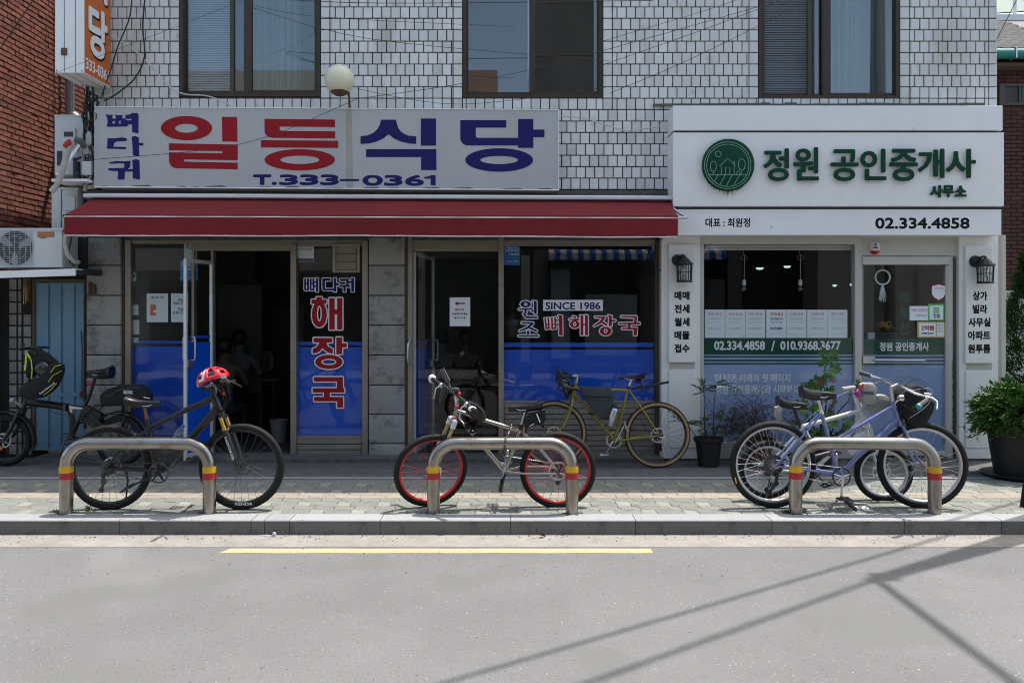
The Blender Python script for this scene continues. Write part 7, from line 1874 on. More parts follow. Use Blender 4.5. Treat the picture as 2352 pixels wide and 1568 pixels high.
# ---------- olive gravel bike against the window
B = Bike('bicycle', 'olive green gravel bike with tan sidewall tyres leaning under the right window', 8.50); B.base(1400)
wheel(B.e, B.p(1510, 998), .352, .024, rim='bike_black', spoke='spoke_dark', ns=28, rotor=-1, cass=(1, .066), tan='tyre_tan'); wheel(B.e, B.p(1272, 995), .352, .024, rim='bike_black', spoke='spoke_dark', ns=28, rotor=-1, tan='tyre_tan')
B.tubes('frame', 'paint_olive', [([(1323, 878), (1317, 908)], .019), ([(1321, 891), (1441, 896.5)], .0155), ([(1318.5, 903), (1412, 1011)], [.0175, .0175]), ([(1443, 892), (1412.5, 1011)], .0155),
    ([(1443, 894, -.01), (1475, 940, -.05), (1510, 994, -.065)], [.009, .0085, .008]), ([(1443, 894, .01), (1475, 940, .05), (1510, 994, .065)], [.009, .0085, .008]), ([(1415, 1012, -.03), (1450, 1006, -.05), (1510, 998, -.065)], [.013, .012, .008]), ([(1415, 1012, .03), (1450, 1006, .05), (1510, 998, .065)], [.013, .012, .008]), ([(1412, 1011, -.04), (1412, 1011, .04)], .021)])
B.tubes('fork', 'paint_olive', [([(1317, 908), (1315, 916)], .02)]+[([(1315, 916, 0), (1312, 924, s_*.055), (1307, 950, s_*.057), (1294, 977, s_*.057), (1277, 993, s_*.06)], [.017, .0165, .015, .012, .008]) for s_ in (-1, 1)])
B.tubes('seatpost', 'chrome', [([(1443, 892), (1452, 866)], .0135)]); B.tubes('seat_clamp', 'bike_black', [([(1442, 893), (1443.5, 886)], .018)])
B.saddle((1421, 862), (1480, 861), .072, .058)
B.tubes('stem', 'chrome', [([(1324, 878), (1326, 862)], .014), ([(1326, 862), (1312, 865)], .012)])
B.tubes('handlebar', 'leather_black', [([(1312, 864, 0), (1312, 864, s_*.19), (1300, 860, s_*.21), (1287, 862, s_*.215), (1284, 872, s_*.22), (1292, 885, s_*.225), (1308, 888, s_*.23), (1328, 890, s_*.23)], [.013, .014, .016, .016, .016, .016, .016, .017]) for s_ in (-1, 1)])
B.tubes('brake_levers', 'bike_black', [([(1288, 861, s_*.215), (1283, 852, s_*.215), (1280, 846, s_*.215)], [.018, .017, .012]) for s_ in (-1, 1)]+[([(1284, 855, s_*.22), (1279, 872, s_*.225), (1281, 884, s_*.23)], .006) for s_ in (-1, 1)])
B.crankset((1412, 1012), [((1432, 974), -1, 1.9), ((1391, 1049), 1, .1)], .085, 'chrome', 'alloy', .05, 'alloy'); B.chain((1412, 1012), .083, (1511, 998), .04, .05); B.derailleur((1509, 1015), (1518, 1033), .05, 'bike_black')
B.cable([(1316, 890, -.05), (1310, 915, -.07), (1309, 945, -.08), (1308, 955, -.08)]); B.cable([(1455, 930, -.04), (1470, 955, -.05), (1482, 985, -.06), (1500, 990, -.06)])
B.tubes('fender', 'bike_black', [([(1449, 893), (1480, 888), (1536, 877)], [.012, .015, .012])]); B.tubes('tail_light', 'bike_black', [([(1459, 876), (1473, 875)], .018), ([(1473, 880), (1475, 900)], .010)])
bg = bag('frame_bag', 'slate grey frame bag hanging inside the olive bike frame', [(1332, 888), (1400, 889), (1410, 905), (1408, 940), (1404, 955), (1395, 962), (1380, 960), (1362, 945), (1340, 912), (1330, 896)], 8.48, -.035, .035, 'fabric_slate')
mb = MB(); mb.tube([P(1336, 909, 8.437), P(1372, 912, 8.434), P(1407, 911, 8.437)], .004, 4); mb.build('seam', 'fabric_black', bg)
mb = MB(); mb.tube([P(1352, 948, 8.47), P(1362, 952, 8.46)], .012, 6); mb.build('strap', 'fabric_black', bg)
e = thing('water_bottle', 'brushed steel water bottle with black cap on the olive bike', 'bottle', P(1410, 965, 8.45))
a, b_ = P(1402, 979, 8.44), P(1414, 930, 8.44)
mb = MB(); lathe_dir(mb, [(0, 0), (.035, .001), (.038, .006), (.038, .165), (.034, .185), (.024, .20), (.022, .205)], a, b_, 22); mb.build('bottle_body', 'alloy', e, smooth=40)
mb = MB(); lathe_dir(mb, [(.026, .200), (.027, .215), (.022, .228), (.012, .24), (.012, .25), (0, .25)], a, b_, 16); mb.build('cap', 'bike_black', e, smooth=40)
mb = MB(); mb.tube([P(1399, 983, 8.45), P(1412, 984, 8.45), P(1416, 960, 8.46), P(1398, 955, 8.41)], .003, 5); mb.build('cage', 'alloy', e)
helmet('glossy black bike helmet hanging from the drop handlebar of the olive bike', B.p(1293, 887, -.12), .098, 'helmet_black', 'helmet_black', -1, math.radians(62))

# ---------- lilac bike (right rack)
B = Bike('bicycle', 'periwinkle lilac bike with silver rims and swept back handlebar at the right rack', 6.74); B.base(1950)
wheel(B.e, B.p(1775, 1066), .366, .029, rim='rim_silver', spoke='spoke_steel', ns=32, cass=(-1, .085), hubm='alloy'); wheel(B.e, B.p(2118, 1068), .366, .030, a=(.14, 1, 0), rim='rim_silver', spoke='spoke_steel', ns=32, hubm='alloy')
B.tubes('frame', 'paint_lilac', [([(2049, 921), (2063, 968)], .0195), ([(2052, 932), (1990, 968), (1897, 1023)], .0155), ([(2060, 964), (2020, 1002), (1926, 1089)], [.0165, .018, .018]), ([(1886, 946), (1905, 1015), (1925, 1089)], .0165),
    ([(1885, 950, -.02), (1840, 998, -.05), (1777, 1066, -.065)], .009), ([(1885, 950, .02), (1840, 998, .05), (1777, 1066, .065)], .009), ([(1926, 1088, -.03), (1860, 1078, -.055), (1778, 1068, -.065)], .0095), ([(1926, 1088, .03), (1860, 1078, .055), (1778, 1068, .065)], .0095),
    ([(1903, 1020, -.02), (1850, 1038, -.05), (1778, 1064, -.064)], .006), ([(1926, 1089, -.04), (1926, 1089, .04)], .021), ([(1855, 1000, -.05), (1855, 1000, .05)], .006)])
B.tubes('fork', 'paint_lilac', [([(2063, 966), (2066, 974)], .022)]+[([(2066, 976, s_*.05), (2081, 1008, s_*.055), (2097, 1045, s_*.055), (2108, 1062, s_*.055), (2120, 1070, s_*.055)], [.0135, .013, .011, .010, .009]) for s_ in (-1, 1)])
B.tubes('seatpost', 'alloy', [([(1877, 912), (1888, 948)], .0135)]); B.tubes('seat_clamp', 'chrome', [([(1884, 940), (1888, 950)], .019)])
B.saddle((1920, 902), (1840, 897), .082, .118, 'leather_black')
B.tubes('stem', 'alloy', [([(2051, 922), (2046, 890)], .015), ([(2046, 890), (2062, 883)], .015)])
B.tubes('handlebar', 'chrome', [([(2013, 862, .30), (2030, 868, .27), (2046, 874, .16), (2060, 884, .04), (2064, 886, -.04), (2082, 900, -.14), (2098, 906, -.20), (2092, 912, -.26), (2068, 922, -.31)], .0125)])
B.tubes('grips', 'fabric_dark', [([(2011, 861, .31), (2034, 869, .26)], [.021, .018]), ([(2093, 911, -.255), (2067, 922, -.315)], [.018, .021])]); B.tubes('grip_end', 'teal', [([(2068, 922, -.312), (2064, 924, -.32)], .023)])
B.tubes('brake_levers', 'chrome', [([(2096, 905, -.21), (2108, 908, -.24), (2112, 915, -.28), (2104, 928, -.33)], [.012, .009, .008, .006]), ([(2040, 870, .2), (2052, 876, .24), (2046, 886, .3)], .008), ([(2100, 900, -.15), (2116, 902, -.15)], .012)])
B.tubes('front_lamp', 'chrome', [([(2054, 912, -.07), (2064, 912, -.07)], [.024, .030]), ([(2052, 925, -.03), (2056, 914, -.06)], .008)])
B.cable([(2096, 900, -.15), (2110, 880, -.12), (2095, 868, -.08), (2070, 890, -.04), (2066, 930, -.03), (2058, 975, -.04)]); B.cable([(2095, 905, -.18), (2085, 935, -.1), (2070, 985, -.06), (2074, 1000, -.06)]); B.cable([(2060, 900, -.05), (2045, 960, -.04), (1990, 1010, -.03), (1930, 1075, -.03)], .002); B.cable([(2075, 895, -.1), (2120, 890, -.12), (2118, 925, -.1), (2080, 960, -.05)], .0022, 'cable_white')
for bx, by in ((1852, 1000), (2078, 1000)): B.tubes('rim_brake', 'chrome', [([(bx-4, by-12, -.045), (bx+6, by+10, -.05)], .009), ([(bx-4, by-12, .045), (bx+6, by+10, .05)], .009), ([(bx-3, by-8, -.05), (bx-3, by-8, .05)], .004)])
B.crankset((1927, 1092), [((1923, 1137), -1, .0), ((1931, 1048), 1, .3)], .078, 'chrome', 'bike_black', -.05)
mb = MB(); mb.tube([B.p(1918, 1134, -.12), B.p(1945, 1159, -.20)], .014, 8)
for t in (0.1, .35, .6, .85): q = B.p(1918+27*t, 1134+25*t, -.12-.08*t); mb.ball(tuple(q), .02, 5)
mb.build('pedal', 'bike_black', B.e); B.chain((1927, 1092), .076, (1777, 1067), .05, -.05, 'spoke_steel'); B.derailleur((1781, 1085), (1762, 1128), -.05, 'bike_black')
B.tubes('valve_reflector', 'tape_yellow', [([(1686, 1095, -.03), (1689, 1108, -.03)], .005)])
bk = bag('backpack', 'black backpack strapped over the front of the lilac bike', [(2060, 905), (2072, 889), (2092, 880), (2112, 884), (2122, 898), (2124, 912), (2138, 922), (2134, 942), (2124, 962), (2112, 978), (2090, 984), (2072, 968), (2062, 942)], 6.80, -.09, .12, 'fabric_black')
mb = MB(); mb.tube([P(2068, 905, 6.70), P(2090, 893, 6.68), P(2112, 900, 6.70)], .012, 6, flat=.3); mb.tube([P(2075, 930, 6.70), P(2100, 945, 6.69), P(2122, 935, 6.70)], .010, 6, flat=.3); mb.tube([P(2074, 962, 6.72), P(2079, 985, 6.72), P(2075, 1005, 6.72)], .012, 6, flat=.3); mb.build('strap', 'fabric_dark', bk)
mb = MB(); mb.dbox(2094, 932, 2102, 938, 6.69, 0.004); mb.build('patch', 'fabric_slate', bk)

# ---------- white mini bike behind it
B = Bike('bicycle', 'white small wheeled bike with black saddle parked behind the lilac bike', 7.02); B.base(1900)
wheel(B.e, B.p(1763, 1078), .255, .027, rim='rim_silver', spoke='spoke_steel', ns=20, cass=(-1, .055), knob=.003, rotor=1); wheel(B.e, B.p(2029, 1086), .250, .027, a=(.1, 1, 0), rim='rim_silver', spoke='spoke_steel', ns=20, knob=.003, rotor=1)
B.tubes('frame', 'paint_white', [([(1838, 981), (1975, 943)], .020), ([(1966, 914), (1985, 965)], .024), ([(1842, 975), (1846, 1010), (1866, 1078)], .018), ([(1983, 958), (1930, 1020), (1868, 1080)], .02), ([(1845, 985, -.02), (1810, 1025, -.05), (1765, 1076, -.06)], .010), ([(1845, 985, .02), (1810, 1025, .05), (1765, 1076, .06)], .010), ([(1868, 1080, -.02), (1766, 1079, -.06)], .010), ([(1868, 1080, .02), (1766, 1079, .06)], .010), ([(1860, 1076, -.04), (1860, 1076, .04)], .022)])
B.tubes('fork', 'paint_white', [([(1985, 962), (1992, 980)], .024)]+[([(1992, 980, s_*.04), (2005, 1025, s_*.055), (2026, 1084, s_*.06)], [.017, .014, .010]) for s_ in (-1, 1)])
B.tubes('handlepost', 'paint_white', [([(1966, 916), (1960, 892)], .018)]); B.tubes('handlebar', 'bike_black', [([(1903, 886, -.28), (1940, 884, -.22), (1960, 888, -.04), (1975, 889, .04), (2000, 898, .22), (2028, 899, .30)], .013)])
B.tubes('grips', 'fabric_grey', [([(1902, 887, -.29), (1936, 884.5, -.23)], .020), ([(2000, 899, .22), (2031, 898, .30)], .020)]); B.tubes('bell', 'bike_black', [([(1943, 878, -.2), (1943, 884, -.2)], .022)])
B.tubes('brake_levers', 'bike_black', [([(1948, 885, -.2), (1942, 894, -.24), (1920, 898, -.28)], .007)])
B.tubes('seatpost', 'bike_black', [([(1822, 932), (1840, 983)], .0165)]); B.saddle((1853, 926), (1786, 918), .080, .108)
B.crankset((1862, 1078), [((1885, 1105), -1, .3), ((1840, 1050), 1, .3)], .07, 'alloy_dark', 'bike_black', -.05); B.chain((1862, 1078), .068, (1765, 1079), .035, -.05); B.derailleur((1762, 1095), (1757, 1122), -.05, 'bike_black')
B.tubes('rear_shock', 'alloy_dark', [([(1868, 1050), (1905, 1040)], .022)])
B.cable([(1950, 884, -.2), (1900, 910, -.15), (1850, 960, -.05), (1835, 985, -.03)], .002, 'cable_white')
b1_ = bag('handlebar_bag', 'grey canvas pouch with a dark band on the handlebar of the white bike', [(1978, 884), (1985, 878), (2000, 879), (2008, 888), (2005, 925), (1998, 929), (1980, 926), (1974, 915)], 6.86, -.06, .06, 'fabric_grey')
mb = MB(); mb.add([P(1975.5, 898, 6.795), P(2007, 900, 6.795), P(2006.5, 906, 6.795), P(1975, 904, 6.795), P(1975.5, 898, 6.82), P(2007, 900, 6.82), P(2006.5, 906, 6.82), P(1975, 904, 6.82)], [(0, 1, 2, 3), (0, 4, 5, 1), (2, 6, 7, 3), (4, 7, 6, 5)]); mb.build('band', 'fabric_dark', b1_)
mb = MB()
for i in range(5): mb.tube([P(1972, 893, 6.8), P(1975+i*3, 886-i, 6.78), P(1983+i*2, 881+i, 6.78)], .003, 4)
mb.build('red_cord', 'cord_red', b1_, kind='stuff')
mb = MB(); mb.ball(P(1969, 903, 6.8), .032, 6, (.8, .8, 1.2)); mb.build('purple_tassel', 'magenta', b1_)
bag('shoulder_bag', 'pale grey soft bag hanging behind the handlebar pouch of the white bike', [(1990, 912), (2010, 905), (2030, 906), (2043, 918), (2040, 940), (2024, 952), (2002, 950), (1988, 936)], 6.95, -.05, .07, 'fabric_grey')
bag('saddle_pouch', 'small grey and pink pouch hanging under the saddle of the white bike', [(1780, 935), (1788, 930), (1795, 938), (1792, 950), (1797, 963), (1786, 966), (1778, 955)], 6.98, -.03, .03, 'fabric_grey')
bag('drink_pack', 'white and red drink pack clipped to the frame of the white bike', [(1962, 1000), (1985, 990), (1995, 1003), (1975, 1040), (1955, 1045), (1948, 1036)], 6.98, -.03, .03, 'paint_white')

# ---------- black folding e-bike at the left
B = Bike('bicycle', 'black folding electric bike with fat small wheels in front of the blue door', 8.60); B.base(150)
wheel(B.e, B.p(14, 1010), .280, .032, rim='bike_black', spoke='spoke_dark', ns=20, rotor=-1); wheel(B.e, B.p(277, 1011), .275, .032, rim='bike_black', spoke='spoke_dark', ns=20)
B.tubes('frame', 'bike_black', [([(66, 924), (110, 928), (154, 935)], [.042, .04, .042]), ([(157, 933), (192, 937)], .022), ([(158, 938), (166, 960), (165, 1003)], [.028, .024, .026]), ([(207, 905), (178, 970), (160, 1006)], .02), ([(190, 938, -.03), (230, 965, -.06), (277, 1011, -.07)], .011), ([(190, 938, .03), (230, 965, .06), (277, 1011, .07)], .011), ([(160, 1006, -.03), (277, 1011, -.07)], .013), ([(160, 1006, .03), (277, 1011, .07)], .013)])
mb = MB(); mb.prism([(X(x, 8.56), Z(y, 8.56)) for x, y in ((160, 931), (192, 936), (191, 939), (166, 938.5), (168, 948), (163, 946))], 8.545, 8.555); mb.build('frame_decal', 'alloy', B.e)
mb = MB(); mb.box(X(150, 8.6), X(156, 8.6), 8.555, 8.645, Z(944, 8.6), Z(928, 8.6)); mb.build('hinge', 'alloy_dark', B.e, bevel=.005)
B.tubes('fork', 'bike_black', [([(62, 915), (52, 940)], .026)]+[([(52, 938, s_*.055), (38, 975, s_*.065), (20, 1006, s_*.07)], [.02, .02, .015]) for s_ in (-1, 1)])
B.tubes('handlepost', 'bike_black', [([(63, 918), (70, 860), (79, 800)], [.022, .02, .018])]); B.tubes('handlebar', 'bike_black', [([(79, 800, -.26), (79, 798, 0), (79, 800, .26)], .014), ([(79, 790, -.2), (86, 793, -.26)], .02), ([(95, 805, -.2), (114, 810, -.24)], .010), ([(84, 797, -.1), (108, 802, -.1)], .018)])
B.tubes('seatpost', 'bike_black', [([(219, 868), (207, 906)], .017)]); B.saddle((199, 853), (258, 851), .09, .15)
B.tubes('tail_light', 'reflector_red', [([(203, 876), (207, 884)], .014)])
mb = MB(); mb.prism([(X(x, 8.6), Z(y, 8.6)) for x, y in ((193, 930), (205, 932), (236, 950), (232, 975), (222, 985), (190, 965))], 8.56, 8.64); mb.build('battery', 'bike_matt', B.e, bevel=.008)
for c_, s0, s1 in (((14, 1010), -10, 110), ((277, 1011), 20, 170)):
    q = B.p(*c_); mb = MB(); secs = []
    for i in range(19):
        t = math.radians(s0+(s1-s0)*i/18); r_ = .305; secs.append([q+Vector((r_*math.cos(t), y_, r_*math.sin(t)))+Vector((0, 0, 0)) for y_ in (-.045, -.03, .03, .045)]+[q+Vector(((r_+.012)*math.cos(t), y_, (r_+.012)*math.sin(t))) for y_ in (.03, -.03)])
    mb.loft(secs); mb.build('mudguard', 'bike_matt', B.e, smooth=50)
B.tubes('rack', 'bike_black', [([(186, 965, -.06), (225, 930, -.06), (330, 928, -.06)], .008), ([(196, 968, .06), (235, 930, .06), (330, 928, .06)], .008), ([(277, 1008, -.08), (300, 930, -.06)], .007), ([(277, 1008, .08), (300, 930, .06)], .007)])
B.crankset((160, 1006), [((148, 1040), -1, .2), ((172, 974), 1, .2)], .065, 'alloy_dark', 'bike_black', -.05); B.chain((160, 1006), .063, (277, 1011), .03, -.05)
B.tubes('head_lamp', 'ac_grey', [([(25, 919, 0), (33, 921, 0)], [.03, .024]), ([(33, 921), (45, 930), (50, 935)], .008)])
B.tubes('reflector', 'reflector_orange', [([(2, 1027, -.06), (12, 1029, -.06)], .016)])
B.cable([(84, 800, -.1), (70, 830, -.1), (55, 870, -.08), (50, 920, -.06)]); B.cable([(95, 925, -.05), (130, 945, -.05), (160, 955, -.05), (170, 990, -.04)])
bk = bag('helmet_bag', 'black sling bag with neon yellow trim hanging on the folding bike handlebar', [(52, 905), (55, 888), (66, 878), (85, 872), (104, 862), (118, 845), (128, 832), (141, 838), (142, 852), (136, 870), (124, 890), (110, 905), (92, 914), (68, 913)], 8.45, -.09, .09, 'fabric_black')
bag('upper_pouch', '', [(60, 835), (57, 815), (70, 805), (88, 803), (110, 815), (128, 832), (118, 845), (100, 832), (84, 838), (78, 860), (66, 868)], 8.47, -.05, .07, 'fabric_black', par=bk)
mb = MB(); 
for pts in ([(60, 812), (59, 835), (57, 850)], [(62, 815), (72, 828), (74, 850), (72, 870)], [(61, 808), (70, 822)], [(117, 855), (126, 842), (140, 838)], [(111, 877), (122, 862), (141, 852)], [(100, 908), (116, 896), (130, 880)]):
    mb.tube([P(x, y, 8.35) for x, y in pts], .010, 5, flat=.4)
mb.build('neon_trim', 'neon', bk, kind='stuff')
mb = MB(); mb.ball(P(98, 848, 8.40), .085, 8, (1, .5, 1)); mb.build('helmet_shell', 'helmet_black', bk, smooth=60)
vs, fs = glyph('Inevitroad'); 
mb = MB(); a = P(93, 906, 8.355); u = Vector((.80, 0, .60)); v_ = Vector((-.60, 0, .80)); xa = min(q[0] for q in vs); xb = max(q[0] for q in vs)
for k_ in range(3): mb.add([a+u*((q[0]-xa)/(xb-xa)*.19+.001*k_)+v_*(q[1]*.03)+Vector((0, -.004-.0001*k_, 0)) for q in vs], fs)
mb.build('lettering', 'letter_white', bk)
rbg = bag('rack_bag', 'black zipped bag strapped on the rear rack of the folding bike', [(236, 918), (237, 905), (252, 893), (280, 884), (318, 883), (336, 892), (346, 905), (345, 920), (330, 927), (240, 929)], 8.60, -.10, .10, 'fabric_black')
mb = MB(); mb.tube([P(246, 912, 8.495), P(270, 897, 8.49), P(300, 890, 8.49), P(318, 892, 8.495)], .004, 4); mb.build('zip', 'fabric_dark', rbg)
text('RHINOWALK', (284, 896, 305, 905), 8.488, 'letter_white', rbg, bold=0.0005)
mb = MB(); mb.tube([P(330, 912, 8.5), P(344, 915, 8.5)], .005, 4); mb.build('reflective_strip', 'letter_white', rbg)
# ================================================================== PLANTS
def leaves(mb, c, n_, rad, L_, W_, rnd, droop=.3, up=.3, fold=.25):
    for i in range(n_):
        while True:
            q = Vector((rnd.uniform(-1, 1), rnd.uniform(-1, 1), rnd.uniform(-1, 1)))
            if q.length < 1: break
        p = Vector(c)+Vector((q.x*rad[0], q.y*rad[1], q.z*rad[2]))
        d = Vector((q.x+rnd.gauss(0, .5), q.y+rnd.gauss(0, .5), q.z*.6+rnd.gauss(up, .4)-droop)).normalized()
        leaf(mb, p, d, L_*rnd.uniform(.6, 1.25), W_*rnd.uniform(.7, 1.2), rnd, fold)
def leaf(mb, p, d, L_, W_, rnd, fold=.25):
    s = d.cross(Vector((rnd.gauss(0, .4), rnd.gauss(0, .4), 1))); s = s.normalized() if s.length > .05 else Vector((1, 0, 0)); n_ = s.cross(d)
    tip = p+d*L_-n_*L_*.18*-1; m_ = p+d*L_*.45
    mb.add([p, m_+s*W_*.5+n_*W_*fold, tip, m_-s*W_*.5+n_*W_*fold, m_], [(0, 1, 4), (1, 2, 4), (2, 3, 4), (3, 0, 4)])
def stemline(mb, pts, r0, r1): mb.tube(pts, [r0+(r1-r0)*i/(len(pts)-1) for i in range(len(pts))], 6)
def pot(label, dx, dyb, Y, w_, h_, m_='pot_black', rim_=.012, name='plant_pot', cat='plant'):
    x = X(dx, Y); e = thing('potted_plant', label, cat, (x, Y, 0))
    mb = MB(); mb.lathe([(0, 0), (w_*.74, 0), (w_*.94, h_-.045), (w_+rim_*.3, h_-.045), (w_+rim_, h_-.03), (w_+rim_, h_), (w_-.006, h_), (w_*.88, h_-.04), (0, h_-.045)], (x, Y, 0.0), 'z', 32); mb.build('pot', m_, e, smooth=35)
    mb = MB(); mb.lathe([(0, h_-.036), (w_*.5, h_-.033), (w_*.89, h_-.036)], (x, Y, 0), 'z', 16); mb.build('soil', 'soil', e)
    return e, Vector((x, Y, h_-.04))
rnd = random.Random(55)
# nandina in black pot
e, b0 = pot('thin nandina with ferny leaves in a black plastic pot beside the gravel bike wheel', 1627, 1070, 8.62, .148, .305)
st = MB(); lf = MB(); lr = MB()
for sx, topd, hh in ((-.03, (-.02), .56), (.05, .04, .60), (-.08, -.16, .20), (.10, .14, .16), (.0, -.05, .22), (.03, .1, .25)):
    a = b0+Vector((sx, rnd.uniform(-.04, .04), 0)); t = a+Vector((topd, rnd.uniform(-.05, .05), hh)); stemline(st, [a, a+(t-a)*.4+Vector((rnd.uniform(-.02, .02), 0, 0)), a+(t-a)*.7+Vector((rnd.uniform(-.02, .02), 0, 0)), t], .006, .003)
    for k in range(7):
        d = Vector((rnd.uniform(-1, 1), rnd.uniform(-.8, .8), rnd.uniform(-.1, .5))).normalized(); L_ = rnd.uniform(.10, .24); q = t+Vector((0, 0, rnd.uniform(-.05, .03))); tip = q+d*L_+Vector((0, 0, -.02)); stemline(st, [q, q+d*L_*.5+Vector((0, 0, .015)), tip], .0022, .0012)
        for m_ in range(9):
            w_ = q+(tip-q)*(m_+1.5)/9.5
            for sd in (-1, 1): leaf(lf if rnd.random() > .2 else lr, w_, (d*.5+Vector((sd*d.y, -sd*d.x, rnd.uniform(-.2, .3)))).normalized(), .042, .014, rnd)
leaves(lr, b0+Vector((.1, 0, .1)), 30, (.07, .05, .06), .05, .018, rnd)
leaves(lf, b0+Vector((-.04, 0, .08)), 60, (.14, .08, .09), .05, .016, rnd)
st.build('stem', 'stem', e, smooth=60); lf.build('foliage', 'leaf_green', e, kind='stuff'); lr.build('dry_leaves', 'leaf_red', e, kind='stuff')
# dead shrub in brown pot
e, b0 = pot('dry brown shrub with wiry twigs in a red brown pot behind the bicycles', 1745, 1060, 8.62, .155, .30, 'pot_brown')
tw = MB(); dl = MB(); gl = MB()
def twig(p, d, L_, r, depth):
    pts = [p]; q = p.copy(); dd = d.copy()
    for i in range(5):
        dd = (dd+Vector((rnd.gauss(0, .25), rnd.gauss(0, .2), rnd.gauss(-.09, .15)))).normalized(); q = q+dd*L_/5; pts.append(q.copy())
        for _ in range(2): leaf(dl, q, Vector((rnd.gauss(0, 1), rnd.gauss(0, 1), rnd.gauss(0, 1))).normalized(), .020, .008, rnd)
    stemline(tw, pts, r, r*.5)
    if depth:
        for _ in range(4): k = rnd.choice(pts[1:]); twig(k, (dd+Vector((rnd.gauss(0, .7), rnd.gauss(0, .6), rnd.gauss(.1, .5)))).normalized(), L_*rnd.uniform(.4, .7), r*.6, depth-1)
for i in range(22): twig(b0+Vector((rnd.uniform(-.08, .08), rnd.uniform(-.06, .06), 0)), Vector((rnd.gauss(0, .6), rnd.gauss(0, .35), 1)).normalized(), rnd.uniform(.28, .55), .0035, 2)
for s_ in (-1, 1): twig(b0, Vector((s_*.5, 0, 1)).normalized(), .72, .004, 1)
tw.build('stem', 'stem', e, kind='stuff'); dl.build('dry_leaves', 'leaf_dry', e, kind='stuff')
# broad-leaved plant in the middle
e, b0 = pot('tall leafy plant with broad maple like leaves behind the saddle of the lilac bike', 1880, 1060, 8.55, .17, .30)
st = MB(); lf = MB(); l2 = MB()
def mleaf(mb, p, d, L_):
    s = d.cross(Vector((0, -1, .2))).normalized(); n_ = s.cross(d); pts = []
    for a_, r_ in ((0, 0.0), (-100, .45), (-70, .8), (-52, .5), (-32, .95), (-14, .62), (0, 1.15), (14, .62), (32, .95), (52, .5), (70, .8), (100, .45)):
        t = math.radians(a_); pts.append(p+(d*math.cos(t)+s*math.sin(t))*L_*r_+n_*abs(math.sin(t))*L_*.12)
    k = len(mb.v); mb.v += [tuple(q) for q in pts]
    for i in range(1, 11): mb.face(k, k+i, k+i+1)
stems = [((-.06, 0), (-.10, .66)), ((0, .02), (.02, .72)), ((.05, 0), (.10, .82)), ((.08, 0), (.34, .56)), ((-.09, 0), (-.30, .38)), ((.03, -.03), (.42, .26)), ((-.04, 0), (-.20, .60))]
for (bx, by), (tx, tz) in stems:
    a = b0+Vector((bx, by, 0)); t = b0+Vector((tx, rnd.uniform(-.1, .1), tz)); pts = [a]+[a+(t-a)*k/5+Vector((rnd.gauss(0, .018), rnd.gauss(0, .02), 0)) for k in range(1, 5)]+[t]; stemline(st, pts, .010, .004)
    for k in range(1, 6):
        for _ in range(2):
            q = pts[k]+Vector((rnd.uniform(-.02, .02), 0, rnd.uniform(-.06, .06))); d = Vector((rnd.uniform(-1, 1), rnd.uniform(-.9, .3), rnd.uniform(-.5, .5))).normalized(); L2 = rnd.uniform(.05, .10); stemline(st, [q, q+d*L2], .002, .0015)
            if rnd.random() < .8: mleaf(l2 if rnd.random() < .18 else lf, q+d*L2, (d+Vector((0, 0, -.5))).normalized(), rnd.uniform(.045, .10))
    if tz > .7:
        for _ in range(9): q = t+Vector((rnd.gauss(0, .05), rnd.gauss(-.02, .04), rnd.gauss(.02, .07))); mleaf(lf if rnd.random() > .2 else l2, q, Vector((rnd.uniform(-1, 1), rnd.uniform(-1, 0), rnd.uniform(-.8, .3))).normalized(), rnd.uniform(.06, .11))
for _ in range(20): q = b0+Vector((rnd.gauss(.05, .20), rnd.gauss(-.04, .07), abs(rnd.gauss(.12, .15)))); mleaf(lf, q, Vector((rnd.uniform(-1, 1), rnd.uniform(-1, 0), rnd.uniform(-.7, .4))).normalized(), rnd.uniform(.05, .10))
st.build('stem', 'stem', e, smooth=60); lf.build('foliage', 'leaf_green', e, kind='stuff'); l2.build('reddish_leaves', 'leaf_red', e, kind='stuff')
# big bush in big black pot at the right
Yb = 8.05; x = X(2345, Yb); e = thing('potted_bush', 'bushy green shrub spilling over a big black pot at the right edge', 'bush', (x, Yb, 0))
mb = MB(); mb.lathe([(0, .03), (.24, .03), (.28, .30), (.315, .545), (.33, .55), (.33, .60), (.30, .60), (.28, .5), (0, .5)], (x, Yb, 0), 'z', 36); mb.build('pot', 'pot_black', e, smooth=35)
mb = MB(); mb.lathe([(0, 0.0), (.34, 0), (.37, .03), (.34, .04), (0, .04)], (x, Yb, 0.0), 'z', 30)
for t in (0, 1.57, 3.14, 4.7): mb.ball((x+.33*math.cos(t), Yb+.33*math.sin(t), .02), .02, 6)
mb.build('saucer', 'pot_black', e, smooth=40)
lf = MB(); st = MB(); c = Vector((x+.02, Yb, .70))
for i in range(480):
    t = rnd.uniform(0, 6.28); el = rnd.uniform(-.25, 1.3); d = Vector((math.cos(t)*math.cos(el), math.sin(t)*math.cos(el), math.sin(el))); L_ = rnd.uniform(.26, .50); a = c+Vector((0, 0, -.1)); tip = a+Vector((d.x*L_*1.12, d.y*L_*.9, d.z*L_*.80+(-.12 if el < .2 else 0)))
    m_ = a+(tip-a)*.6+Vector((0, 0, .08)); 
    if i % 3 == 0: stemline(st, [a, m_, tip], .004, .002)
    for k in range(16):
        u = rnd.uniform(.45, 1.03); q = (a*(1-u)**2+m_*2*u*(1-u)+tip*u*u); dd = (d+Vector((rnd.gauss(0, .6), rnd.gauss(0, .6), rnd.gauss(-.35, .5)))).normalized(); leaf(lf, q, dd, rnd.uniform(.045, .08), rnd.uniform(.018, .030), rnd)
